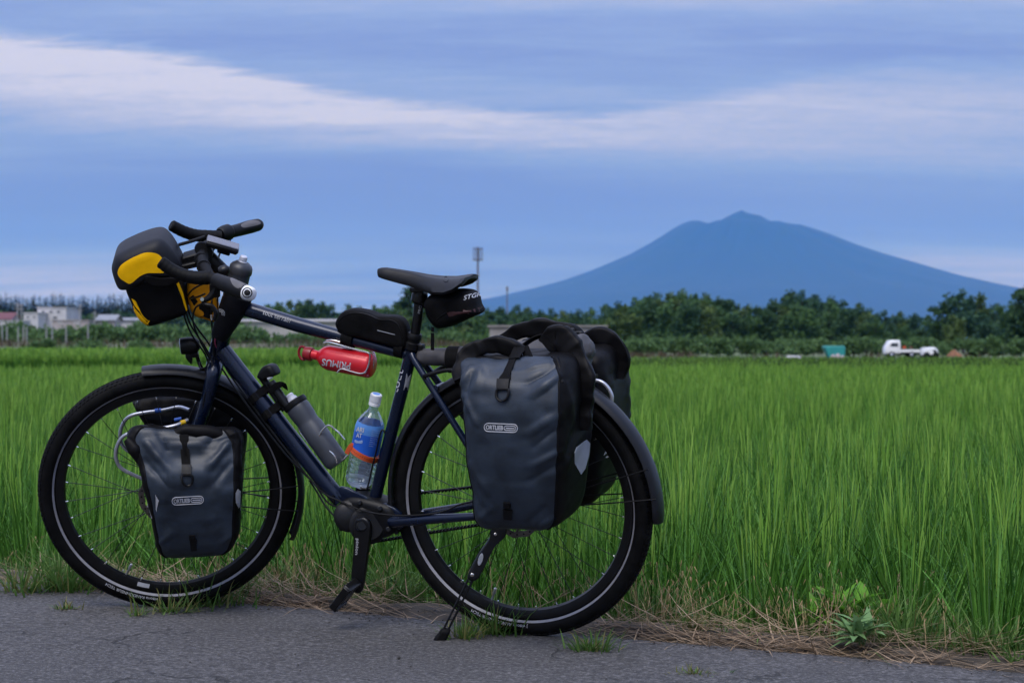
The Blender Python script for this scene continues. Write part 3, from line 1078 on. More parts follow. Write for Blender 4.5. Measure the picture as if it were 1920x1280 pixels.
# ---- racks
lr = MB()
for sgn in (1, -1):
    L0 = 0.072
    lr.tube([PF(352, 787, 0.05) if sgn > 0 else PF(352, 792, 0.05) - NF * 0.10, *[PF(x, y, L0) - (NF * 2 * L0 if sgn < 0 else NF * 0) for x, y in ((330, 797), (300, 803), (262, 808), (240, 813), (227, 822), (219, 838), (217, 855), (222, 871), (234, 882), (262, 895), (296, 909), (318, 917))]], 0.0053, 12, 4)
lr.build("front_rack", M_SILVER, bike)
tp = MB()
tp.tube([PF(339, 792.5, 0.068), PF(347, 790.5, 0.062)], 0.0066, 12)
tp.build("yellow_tape", M_YELTAPE, bike)
tp = MB()
q = [PF(x, y, 0.072) - NF * 0.144 for x, y in ((284, 804.5), (296, 803))]
tp.tube(q, 0.0064, 12)
tp.build("blue_tape", M_BLUETAPE, bike)
tp = MB()
tp.tube([PF(327, 787, -0.01), PF(340, 784, -0.01)], 0.0045, 10)
tp.build("blue_tape", M_BLUETAPE, bike)
rr_ = MB()
for sgn in (1, -1):
    q = [(800, 706), (812, 697), (835, 690), (868, 686), (960, 694), (1060, 706), (1108, 713)]
    rr_.tube([PB(x, y, 0.0) + NL * sgn * (0.012 if i == 0 else 0.055) for i, (x, y) in enumerate(q)], 0.0055, 10, 4)
    rr_.tube([PB(1050, 705) + NL * sgn * 0.055, PB(1010, 830) + NL * sgn * 0.066, PB(980, 940) + NL * sgn * 0.072], 0.005, 10)
    rr_.tube([PB(930, 692) + NL * sgn * 0.055, PB(950, 830) + NL * sgn * 0.066, PB(972, 935) + NL * sgn * 0.072], 0.005, 10)
for x, y in ((880, 687), (960, 694), (1040, 704), (1100, 712)):
    rr_.tube([PB(x, y) + NL * 0.055, PB(x, y) - NL * 0.055], 0.005, 8)
rr_.build("rear_rack", M_BLACK, bike)
lp = MB()
lp.tube([PB(x, y, -0.03) for x, y in ((1112, 712), (1128, 716), (1140, 727), (1147, 742), (1146, 757), (1140, 771), (1126, 790))], 0.0052, 12, 4)
lp.build("rack_loop", M_SILVER, bike)

# ---- kickstand
ks = MB()
KF = on_ground(826, 1200, 0.0)
kt = PB(947, 984, 0.082)
ax_ = (KF - kt)
t_ = ax_.normalized()
side = Vector((1, 0, 0.5)) - t_ * Vector((1, 0, 0.5)).dot(t_)
side.normalize()
nrmk = t_.cross(side)


def kp(px, py):
    """point of the stand's own plane seen at a photograph position"""
    d = ray(px, py)
    return CAM + d * ((kt - CAM).dot(nrmk) / d.dot(nrmk))


nk = nrmk if nrmk.y < 0 else -nrmk
ks.pillow([p + nk * 0.012 for p in [kp(x, y) for x, y in ((922, 983), (934, 980), (948, 982), (950, 995), (946, 1006), (930, 1020), (918, 1042), (905, 1068), (896, 1084), (885, 1088), (876, 1082), (884, 1062), (899, 1035), (915, 1012), (921, 998))]], nk, 0.024, 0.35, 3, 3)
stand = ks.build("kickstand", M_FENDER, bike)
kr = MB()
for dx in (0, 9.5):
    kr.tube([kp(880.5 + dx, 1080), kp(831 + dx, 1180)], 0.0031, 8)
for f_ in (0.1, 0.45, 0.8):
    kr.tube([kp(880.5 - 49.5 * f_, 1080 + 100 * f_), kp(890 - 49.5 * f_, 1080 + 100 * f_)], 0.002, 6)
kr.build("kickstand_leg", M_SATIN, stand)
kfm = MB()
kfm.pillow([p + nk * 0.013 for p in [kp(x, y) for x, y in ((830, 1177), (844, 1179), (842, 1188), (833, 1203), (824, 1206), (813, 1203), (814, 1196), (822, 1186))]], nk, 0.026, 0.35, 3, 3)
kfm.build("rubber_foot", M_RUBBER, stand)
for x, y, r_ in ((928.5, 999, 0.0042), (885, 1075, 0.0052)):
    kb = MB()
    kb.lathe(kp(x, y) + nk * 0.010, kp(x, y) + nk * 0.0145, [(0, r_), (0.7, r_), (1, r_ * 0.6)], 12)
    kb.build("bolt", M_STEEL, stand)
eo = MB()
eo.pillow([kp(900.5 + 10.5 * math.cos(t) * 0.42 + 4.5 * math.sin(t) * 0.9 * 0 + 4 * math.sin(t) * -0.7 * -1, 1046 + 11.5 * math.sin(t) * -1) + nk * 0.0145 for t in np.linspace(0, 2 * math.pi, 18, endpoint=False)], nk, 0.003, 0.3, 2, 0)
eo.build("emblem", M_LENS, stand)

# ---- headlight, cables, bottle cages
hl = MB()
hl.lathe(PF(339, 649, 0.0), PF(374, 646, 0.0), [(0, 0.022), (0.06, 0.0235), (0.55, 0.0235), (0.85, 0.0205), (1, 0.012)], 24)
hl.tube([PF(368, 660, 0.0), PF(372, 676, 0.0), PF(378, 690, 0.0), PF(388, 697, 0.0)], 0.0055, 8, 3)
hl.box(PF(364, 664, 0.0), EF * 0.012, NF * 0.012, UF * 0.007, 0.003)
hl.pillow([PF(x, y, 0.012) for x, y in ((348, 663), (357, 663), (361, 672), (359, 684), (354, 680), (348, 672))], NF, 0.02, 0.3, 2, 3)
lamp = hl.build("headlight", M_BLACK, bike)
ln = MB()
ln.lathe(PF(340.5, 649, 0.0), PF(337.5, 649.3, 0.0), [(0, 0.0222), (0.6, 0.0220), (1, 0.018)], 24)
ln.build("lamp_lens", M_LENS, lamp)

cb = MB()
for pts in ([PF(338, 528, 0.06), PF(342, 560, 0.05), PF(345, 590, 0.03), PF(360, 628, 0.02), PF(385, 665, 0.02), PF(396, 700, 0.03)],
            [PF(350, 530, 0.02), PF(347, 570, 0.02), PF(356, 606, 0.02), PF(378, 640, 0.02), PF(392, 664, 0.03), PF(398, 690, 0.05), PF(385, 740, 0.065), PF(378, 785, 0.066)],
            [PF(352, 528, -0.02), PF(352, 575, 0.0), PF(364, 606, 0.0), PF(392, 645, 0.0), PF(404, 672, 0.02)],
            [PF(356, 560, 0.08), PF(372, 556, 0.14), PF(384, 551, 0.2)],
            [PF(350, 556, 0.05), PF(362, 542, 0.12), PF(384, 530, 0.17)],
            [PF(400, 466, -0.19), PF(398, 488, -0.12), PF(401, 530, -0.02), PF(396, 580, 0.03), PF(399, 630, 0.03), PF(402, 668, 0.03)],
            [PF(426, 446, -0.22), PF(414, 470, -0.16), PF(404, 510, -0.06), PF(408, 560, 0.0), PF(404, 620, 0.025)],
            [PF(381, 568, 0.208), PF(366, 578, 0.15), PF(362, 604, 0.09), PF(376, 640, 0.05), PF(393, 672, 0.04)],
            [PF(372, 676, 0.0), PF(376, 690, 0.03), PF(386, 688, 0.045), PF(392, 676, 0.04)]):
    cb.tube(pts, 0.0026, 8, 5)
for pts in ([PB(412, 668, 0.015), PB(438, 712, 0.012), PB(520, 822, 0.012), PB(585, 902, 0.02), PB(610, 926, 0.05), PB(640, 940, 0.058), PB(675, 955, 0.062), PB(712, 963, 0.066), PB(760, 966, 0.062), PB(808, 963, 0.06), PB(838, 956, 0.06), (PB(860, 946, 0.06)), PB(892, 938, 0.06)],
            [PB(416, 690, 0.0), PB(452, 744, -0.004), PB(534, 850, -0.004), PB(588, 905, 0.0), PB(605, 930, 0.01), PB(618, 944, 0.02), PB(640, 952, 0.03)],
            [PB(580, 900, 0.0), PB(592, 918, 0.0), PB(608, 945, 0.01), PB(622, 962, 0.03), PB(634, 972, 0.04)]):
    cb.tube(pts, 0.0026, 8, 5)
cb.build("cable", M_BLACK, bike)
th = MB()
th.tube([PF(404, 634, 0.02), PF(403, 642, 0.022), PF(406, 652, 0.022)], 0.0022, 6, 3)
th.build("pink_tie", M_PINK, bike)


def cage(name, paths, m=M_STEEL, r=0.0024):
    c = MB()
    for p_ in paths:
        c.tube(p_, r, 8, 5)
    return c.build(name, m, bike)

def zz(ox, oy, k):
    """pixel positions read off an enlargement with corner (ox, oy) and factor k"""
    return lambda pts: [(ox + x / k, oy + y / k) for x, y in pts]


# ---- bell, bag mount and bottle cages belong to the bicycle
be = MB()
be.lathe(PF(415, 510, 0.14), PF(430, 501, 0.145), [(0, 0.0150), (0.35, 0.0155), (0.7, 0.012), (0.92, 0.006), (1, 0.001)], 20)
be.build("bell", M_SATIN, bike)
bm_ = MB()
bm_.box(PF(362, 480, 0.0), (PF(380, 474) - PF(346, 484)) * 0.6, NF * 0.028, UF * 0.012, 0.004)
bm_.box(PF(360, 490, 0.0), (PF(380, 485) - PF(342, 494)) * 0.6, NF * 0.045, UF * 0.008, 0.003)
bm_.tube([PF(335, 459, -0.03), PF(360, 452, -0.03), PF(384, 444, -0.04)], 0.005, 8, 3)
bm_.build("bag_bracket", M_BLACK, bike)

Z6 = zz(440, 660, 4.266)
Z2 = zz(460, 540, 5.053)
cg1 = [[PB(x, y, 0.026) for x, y in Z6([(800, 620), (770, 590), (735, 590), (690, 640), (682, 690), (740, 770), (800, 830), (818, 885)])],
       [PB(x, y, 0.012) for x, y in Z6([(512, 600), (530, 650), (640, 785), (750, 908), (800, 905), (870, 855), (908, 818)])],
       [PB(x, y, -0.026) for x, y in Z6([(880, 700), (830, 640), (790, 610)])]]
cage("bottle_cage", cg1)
cg2 = [[PB(x, y, 0.040) for x, y in Z6([(1206, 650), (1186, 622), (1165, 650), (1130, 800), (1108, 890), (1064, 1075), (1040, 1090), (1005, 1082)])],
       [PB(x, y, -0.036) for x, y in Z6([(1180, 760), (1150, 900), (1110, 1090), (1060, 1085)])]]
cage("bottle_cage", cg2, M_SATIN)
cg3 = [[PB(x, y, 0.020) for x, y in Z2([(742, 518), (770, 497), (830, 495), (912, 515)])],
       [PB(x, y, 0.034) for x, y in Z2([(745, 520), (800, 515), (1000, 570), (1150, 608), (1180, 640), (1170, 720), (1140, 790), (1090, 808), (1000, 787), (920, 765), (888, 778), (872, 800)])],
       [PB(x, y, -0.034) for x, y in Z2([(1180, 590), (1222, 620), (1236, 720), (1212, 768), (1190, 772)])],
       [PB(x, y, 0.0) for x, y in Z2([(1150, 608), (1200, 625), (1215, 720), (1190, 790)])]]
cage("bottle_cage", cg3)

# ---- red fuel bottle
p0, p1 = PB(563, 660), PB(700, 686)
t = thing("fuel_bottle", p1, "red fuel bottle hanging in a wire cage below the top tube", "bottle")
b = MB()
b.lathe(p0, p1, [(0.16, 0.0135), (0.245, 0.0135), (0.26, 0.016), (0.29, 0.022), (0.33, 0.029), (0.38, 0.033), (0.42, 0.0345), (0.93, 0.0345), (0.965, 0.0335), (0.985, 0.030), (1, 0.024)], 36)
body = b.build("bottle_body", M_RED, t)
lettering("PRIMUS", (658, 680.2), (605, 672.2), 12, b.bvh(), 0.0006, 0.45).build("lettering", M_PRINT, body, 0)
c = MB()
c.lathe(p0, p1, [(0.055, 0.013), (0.065, 0.018), (0.14, 0.0195), (0.165, 0.0185), (0.17, 0.014)], 24)
c.tube([PB(572, 651), PB(564, 650), PB(560.5, 657), PB(561, 666), PB(566, 673), PB(573, 674)], 0.0036, 8, 4)
c.build("cap", M_REDCAP, t)

# ---- smoke grey drinking bottle on the down tube
p0, p1 = PB(541, 739), PB(634, 870)
t = thing("drinking_bottle", p1, "smoke grey squeeze bottle in the down tube cage above the front wheel's rear", "bottle")
L = 0.0
b = MB()
b.lathe(p0, p1, [(0.15, 0.0305), (0.20, 0.0335), (0.32, 0.0325), (0.37, 0.0305), (0.42, 0.0305), (0.46, 0.0335), (0.93, 0.0330), (0.97, 0.031), (1, 0.026)], 32)
b.build("bottle_body", M_SMOKE, t)
c = MB()
c.lathe(p0, p1, [(0.085, 0.018), (0.10, 0.0345), (0.15, 0.0355), (0.165, 0.034), (0.17, 0.03)], 32)
c.build("collar", M_BLACK, t)
c = MB()
c.lathe(p0, p1, [(0.0, 0.009), (0.012, 0.0115), (0.045, 0.0115), (0.05, 0.014), (0.085, 0.016), (0.09, 0.02)], 20)
c.build("nozzle", M_SMOKEW, t)

# ---- clear PET bottle on the seat tube
p0, p1 = PB(706, 738), PB(671, 911)
t = thing("drink_bottle", p1, "clear plastic drink bottle with blue label and white cap before the seat tube", "bottle")
axb = (p1 - p0)
b = MB()
prof = [(0.10, 0.0125), (0.165, 0.0130), (0.19, 0.017), (0.225, 0.024), (0.27, 0.0315), (0.32, 0.0368), (0.36, 0.0385), (0.62, 0.0385), (0.64, 0.0375)]
for k in range(5):
    f_ = 0.66 + 0.05 * k
    prof += [(f_, 0.0385), (f_ + 0.02, 0.0385), (f_ + 0.032, 0.0362)]
prof += [(0.92, 0.0382)]
b.lathe(p0, p1, prof, 40, 0, False)
b.build("bottle_body", M_CLEAR, t)
b = MB()
tt = axb.normalized()
xx = tt.orthogonal().normalized()
yy = tt.cross(xx)
rings = []
for f_, r_, lobes in ((0.92, 0.0382, 0), (0.95, 0.0375, 0.05), (0.98, 0.033, 0.14), (1.0, 0.027, 0.25), (0.985, 0.012, 0.2), (0.96, 0.002, 0)):
    rings.append([p0 + axb * (f_ - 0.02 * (0.5 - 0.5 * math.cos(5 * 2 * math.pi * k / 40)) * (lobes > 0)) + (xx * math.cos(2 * math.pi * k / 40) + yy * math.sin(2 * math.pi * k / 40)) * r_ * (1 - lobes * (0.5 + 0.5 * math.cos(5 * 2 * math.pi * k / 40))) for k in range(40)])
b.grid(rings, True, False)
b.build("bottle_foot", M_ICE, t)
c = MB()
c.lathe(p0, p1, [(0, 0.0135), (0.008, 0.0152), (0.085, 0.0156), (0.09, 0.0148), (0.095, 0.0158), (0.12, 0.0158), (0.123, 0.013)], 36)
for k in range(36):
    a = 2 * math.pi * k / 36
    d_ = xx * math.cos(a) + yy * math.sin(a)
    c.box(p0 + axb * 0.045 + d_ * 0.0155, axb * 0.036, tt.cross(d_) * 0.0006, d_ * 0.0005)
cap = c.build("cap", M_WHITE, t)
MB().lathe(p0 - axb * 0.001, p0 + axb * 0.002, [(0, 0.0105), (1, 0.0105)], 24).build("cap_top", M_LABELL, cap)
c = MB()
c.lathe(p0, p1, [(0.30, 0.0356), (0.33, 0.0380), (0.36, 0.0393), (0.405, 0.0394)], 40, 0, False)
c.lathe(p0, p1, [(0.405, 0.0394), (0.62, 0.0394)], 40, 1, False)
lab = c.build("label", [M_LABELL, M_LABEL], t)
LB = c.bvh()
lt = lettering("ARI", (668.2, 808.4), (681.6, 810.4), 8.6, LB, 0.0006, 0.3)
lettering("AT", (668.0, 819.2), (677.8, 820.6), 8.0, LB, 0.0006, 0.3, mb=lt)
lt.build("lettering", M_PRINT, lab, 0)
pr = MB()
for pol in ([(666, 823.5), (672, 826.5), (679.5, 824.8), (679.2, 831), (672, 830.5), (665.5, 829.5)],):
    pr.add(*(lambda m_: (m_.v, m_.f))(patch(pol, LB, 0.0006, sub=3, smooth=2)))
for k in range(9):
    y_ = 806 + 3.6 * k
    w_ = (16, 13, 11, 14, 12, 15, 10, 13, 9)[k]
    x_ = 697.5 - 0.75 * k
    pr.add(*(lambda m_: (m_.v, m_.f))(patch([(x_, y_), (x_ + w_, y_ + 1.6), (x_ + w_, y_ + 2.5), (x_, y_ + 0.9)], LB, 0.0006, sub=2, smooth=0)))
pr.build("print", mat("pale_blue_print", (0.25, 0.36, 0.62), 0.5), lab, 0)
os_ = MB()
cc = p0 + axb * 0.635
n_ = (tt + NL.cross(tt) * -0.24 + NL * 0.10).normalized()
xa = n_.cross(NL).normalized()
ya = n_.cross(xa)
loop = [cc + (xa * math.cos(a) + ya * math.sin(a)) * 0.0412 for a in np.linspace(0, 2 * math.pi, 40, endpoint=False)]
rings = []
for k, q in enumerate(loop):
    o_ = (q - cc).normalized()
    rings.append([q + n_ * a_ + o_ * b_ for a_, b_ in ((0.0078, 0.001), (0.0078, -0.001), (-0.0078, -0.001), (-0.0078, 0.001))])
os_.grid(rings + [rings[0]], True, False)
os_.tube([PB(667, 838, 0.026), PB(660, 834, 0.03), PB(654, 842, 0.03), PB(650, 850, 0.03)], 0.003, 8, 3, flat=(0.013, 0.003), up=NL)
st = os_.build("retaining_strap", M_ORANGE, t)
hs = MB()
for k in range(-9, 10):
    a = math.atan2((PB(687, 853, 0.04) - cc).dot(ya), (PB(687, 853, 0.04) - cc).dot(xa)) + k * 0.16
    o_ = xa * math.cos(a) + ya * math.sin(a)
    hs.lathe(cc + o_ * 0.0418, cc + o_ * 0.0425, [(0, 0.0018), (1, 0.0017)], 8)
hs.build("strap_hole", mat("dark_orange", (0.25, 0.03, 0.008), 0.6), st, kind="stuff")

# ---- mini pump strapped to the down tube
t = thing("hand_pump", PB(520, 740), "black hand pump with boxy head strapped on the down tube", "pump")
b = MB()
b.tube([PB(507, 716, 0.012), PB(542, 766, 0.012)], 0.0125, 16)
b.tube([PB(492, 708, -0.004), PB(535, 768, -0.004)], 0.0105, 14)
for k in range(6):
    b.lathe(PB(510 + 2.6 * k, 720 + 3.8 * k, 0.012), PB(511 + 2.6 * k, 721.5 + 3.8 * k, 0.012), [(0, 0.0135), (1, 0.0135)], 16)
b.build("barrel", M_SATIN, t)
b = MB()
b.pillow([PB(x, y, 0.026) for x, y in ((488, 690), (500, 685), (508, 689), (514, 700), (512, 706), (498, 711), (490, 716), (483, 712), (479, 706))], NL, 0.046, 0.25, 3, 3)
b.build("pump_head", M_BLACK, t)
b = MB()
b.lathe(PB(503, 709, 0.018), PB(510, 706, 0.018), [(0, 0.006), (0.5, 0.006), (1, 0.004)], 12)
b.build("valve_lever", M_WHITE, t)
b = MB()
dn = (PB(602, 894) - PB(470, 724)).normalized()
sidev = NL.cross(dn).normalized()
if (PB(540, 740) - PB(500, 760)).dot(sidev) < 0:
    sidev = -sidev
for ctr in (PB(484, 742), PB(508, 773)):
    rings = []
    ol = []
    for k in range(28):
        a = 2 * math.pi * k / 28
        ol.append((0.0275 * math.cos(a) + 0.017 * (math.cos(a) > 0.15) * math.cos(a), 0.0275 * math.sin(a) * (1 - 0.28 * (math.cos(a) > 0.2))))
    for (u_, v_) in ol:
        q = ctr + sidev * u_ + NL * v_
        o_ = (sidev * u_ + NL * v_).normalized()
        rings.append([q + dn * a_ + o_ * b_ for a_, b_ in ((0.011, 0.0014), (0.011, -0.0014), (-0.011, -0.0014), (-0.011, 0.0014))])
    b.grid(rings + [rings[0]], True, False)
    b.build("strap", M_STRAP, t)
    b = MB()
b.tube([PB(505, 735, 0.024), PB(520, 722, 0.026), PB(532, 722, 0.020), PB(535, 728, 0.0)], 0.003, 8, 3, flat=(0.018, 0.003), up=NL)
b.build("strap", M_STRAP, t)

# ---- bag on the top tube
t = thing("top_tube_bag", PB(700, 640), "slim black zipped bag strapped on the top tube before the seat post", "bag")
b = MB()
b.pillow([PB(x, y, 0.026) for x, y in ((625, 609), (629, 597), (641, 585), (660, 581), (684, 585), (704, 592), (733, 594), (747, 599), (756, 610), (760, 626), (760, 648), (753, 655), (738, 652), (668, 634), (645, 630), (631, 622))], NL, 0.052, 0.30, 4, 5)
b.wrinkle(0.0016, 22, 2.0)
bag = b.build("bag_body", M_CLOTH, t)
BB = b.bvh()
z = MB()
zp = Z2([(868, 345), (905, 285), (985, 240), (1080, 235), (1180, 258), (1270, 295), (1375, 300), (1440, 335), (1472, 400), (1488, 470)])
z.tube(catmull([hit(BB, x, y, 0.0008) for x, y in zp], 4), 0.0011, 6)
z.build("zip", M_SATIN, bag)
z = MB()
z.add(*(lambda m_: (m_.v, m_.f))(patch(Z2([(1250, 395), (1418, 437), (1418, 443), (1250, 401)]), BB, 0.0006, sub=2, smooth=0)))
z.build("piping", M_PRINTDIM, bag, 0)
b = MB()
for ctr, w_ in ((PB(655, 634), 0.016), (PB(752, 652), 0.012)):
    b = MB()
    axd = (PB(740, 658) - PB(560, 609)).normalized()
    sd_ = NL.cross(axd).normalized()
    rings = []
    for k in range(24):
        a = 2 * math.pi * k / 24
        q = ctr + sd_ * math.cos(a) * 0.026 + NL * math.sin(a) * 0.024
        o_ = (q - ctr).normalized()
        rings.append([q + axd * a_ + o_ * b_ for a_, b_ in ((w_, 0.0014), (w_, -0.0014), (-w_, -0.0014), (-w_, 0.0014))])
    b.grid(rings + [rings[0]], True, False)
    b.build("strap", M_STRAP, t)

# ---- saddle bag
t = thing("saddle_bag", PB(850, 600), "black saddle bag with maroon band hanging under the saddle", "bag")
b = MB()
b.pillow([PB(x, y, 0.045) for x, y in ((788, 574), (793, 561), (808, 552), (840, 548), (870, 550), (882, 560), (887, 577), (891, 591), (868, 603), (843, 613), (818, 619), (806, 614), (793, 596))], NL, 0.095, 0.34, 4, 5)
b.wrinkle(0.0022, 17, 5.0)
bag = b.build("bag_body", M_CLOTH, t)
SBB = b.bvh()
patch([(838, 586), (870, 580), (905, 574.5), (908, 584), (880, 588.5), (842, 594)], SBB, 0.0008, 0.0008, sub=4, smooth=1).build("trim", M_MAROON, bag)
lettering("STGK", (869, 563), (901, 555.0), 7.6, SBB, 0.0012, 0.15, slant=0.12).build("lettering", M_PRINT, bag, 0)
z = MB()
zp = [(810, 606), (822, 596), (833, 588), (838, 585)]
z.tube(catmull([hit(SBB, x, y, 0.0008) for x, y in zp], 4), 0.0011, 6)
z.build("zip", M_SATIN, bag)
b = MB()
b.tube([PB(811.5, 613, 0.046), PB(811, 622, 0.046)], 0.003, 8, flat=(0.008, 0.003), up=NL)
b.tube([PB(811, 624, 0.046), PB(811, 656, 0.046)], 0.003, 8, flat=(0.0095, 0.0035), up=NL)
b.build("zip_pull", M_STRAP, bag)
b = MB()
b.tube([PB(810, 548, 0.02), PB(800, 541, 0.02), PB(820, 536, 0.02)], 0.004, 8, 3, flat=(0.02, 0.003))
b.tube([PB(790, 572, 0.0), PB(797, 574, 0.02)], 0.005, 8, 0, flat=(0.02, 0.004))
b.build("strap", M_STRAP, t)


# ---- panniers
def mirrored(vs, P):
    return [v - P.n * (2 * (v - P.o).dot(P.n)) for v in vs]


SAG = [Vector()]


def put(mb, verts, mir, P):
    mb.v = [v + SAG[0] for v in mirrored(mb.v, P)] if mir else mb.v
    return mb


def pannier(P, rows, grey, label, mir, amp, seed, loc, extras, group, wr_scale=7.0, folds=(), widen=(13, 6)):
    t = thing("pannier", loc, label, "pannier bag", group)
    rr_ = []
    for y, xl, xr, li, lo, dyr in rows:
        a, b_ = P(xl - widen[0], y, lo), P(xr + widen[1], y + dyr, lo)
        c = (a + b_) / 2 - P.n * (lo - li) / 2
        rr_.append((c, (a - b_) / 2, P.n * (lo - li) / 2))
    n = 150
    rings = loft_rows(rr_, n, 5.2, 16)
    full = MB().grid(rings, True, True)
    zs = [v.z for v in full.v]
    z0, z1 = min(zs), max(zs)
    full.fold(folds, P.n, -0.35)
    full.wrinkle(amp * 0.16, wr_scale * 2.6, seed + 3, (1, 1, 1.25), 2)
    full.wrinkle(amp, wr_scale, seed, (1, 1, 1.25), 3, lambda v: (0.40 + 1.1 * min(1.2, max(0.0, (v.z - z0) / (z1 - z0))) ** 1.5))
    bv = full.bvh()
    put(full, None, mir, P)
    g0, g1 = int(n * grey[0] / 360), int(n * grey[1] / 360)
    nr = len(rings)
    front, rest = MB(), MB()
    front.v, rest.v = full.v, list(full.v)
    for i, f_ in enumerate(full.f):
        if i < (nr - 1) * n:
            j = i % n
            row = i // n
            (front if g0 <= j < g1 and row < nr - 2 else rest).f.append(f_)
        else:
            rest.f.append(f_)
    for m_ in (front, rest):
        m_.m = [0] * len(m_.f)
        used = sorted({i for f_ in m_.f for i in f_})
        mp = {o: k for k, o in enumerate(used)}
        m_.v = [m_.v[i] for i in used]
        m_.f = [tuple(mp[i] for i in f_) for f_ in m_.f]
    fo = front.build("front_panel", M_PVC, t, 60)
    mid_ = sum(full.v, Vector()) / len(full.v)
    for g_ in (g0, g1):
        sm_ = MB()
        sp_ = [full.v[i * n + g_] for i in range(6, nr - 4, 2)]
        sm_.tube([p_ + (p_ - mid_).normalized() * 0.0006 for p_ in sp_], 0.0013, 6, flat=(0.006, 0.0022), up=P.n)
        sm_.build("welded_seam", M_PVCB, fo)
    ro = rest.build("gusset", M_PVCB, t, 60)
    extras(t, fo, ro, bv, mir, P)
    return t


def logo(bv, x0, y0, x1, y1, h, fo, mir, P):
    """rounded outline with the maker's word and a small bar, printed on the front panel"""
    d = Vector((x1 - x0, y1 - y0, 0))
    L_ = d.length
    u = d / L_
    v = Vector((-u.y, u.x, 0))
    o = Vector((x0, y0, 0))

    def pill(a, b_, hh):
        pts = []
        for k in range(9):
            an = math.pi / 2 + math.pi * k / 8
            pts.append(o + u * (a + hh + hh * math.cos(an)) + v * hh * math.sin(an))
        for k in range(9):
            an = -math.pi / 2 + math.pi * k / 8
            pts.append(o + u * (b_ - hh + hh * math.cos(an)) + v * hh * math.sin(an))
        dense = []
        for i_ in range(len(pts)):
            q0_, q1_ = pts[i_], pts[(i_ + 1) % len(pts)]
            m_ = max(1, int((q1_ - q0_).length / 2.5))
            dense += [q0_.lerp(q1_, k / m_) for k in range(m_)]
        return dense
    mb = MB()
    for pts, wdt in ((pill(0, L_, h / 2), 0.0011), (pill(L_ * 0.60, L_ * 0.95, h * 0.27), 0.0009)):
        mb.tube([hit(bv, p.x, p.y, 0.0008) for p in pts], wdt, 5, closed=True)
    a = o + u * L_ * 0.055 + v * h * 0.25
    b_ = o + u * L_ * 0.565 + v * h * 0.25
    lettering("ORTLIEB", a.xy, b_.xy, h * 0.54, bv, 0.0010, 0.38, mb=mb)
    bar_ = [o + u * L_ * s + v * h * w_ for s, w_ in ((0.65, -0.07), (0.91, -0.07), (0.91, 0.07), (0.65, 0.07))]
    mb.add(*(lambda m_: (m_.v, m_.f))(patch([p.xy for p in bar_], bv, 0.0008, sub=2, smooth=0)))
    put(mb, None, mir, P)
    mb.build("lettering", M_PRINT, fo, 0)


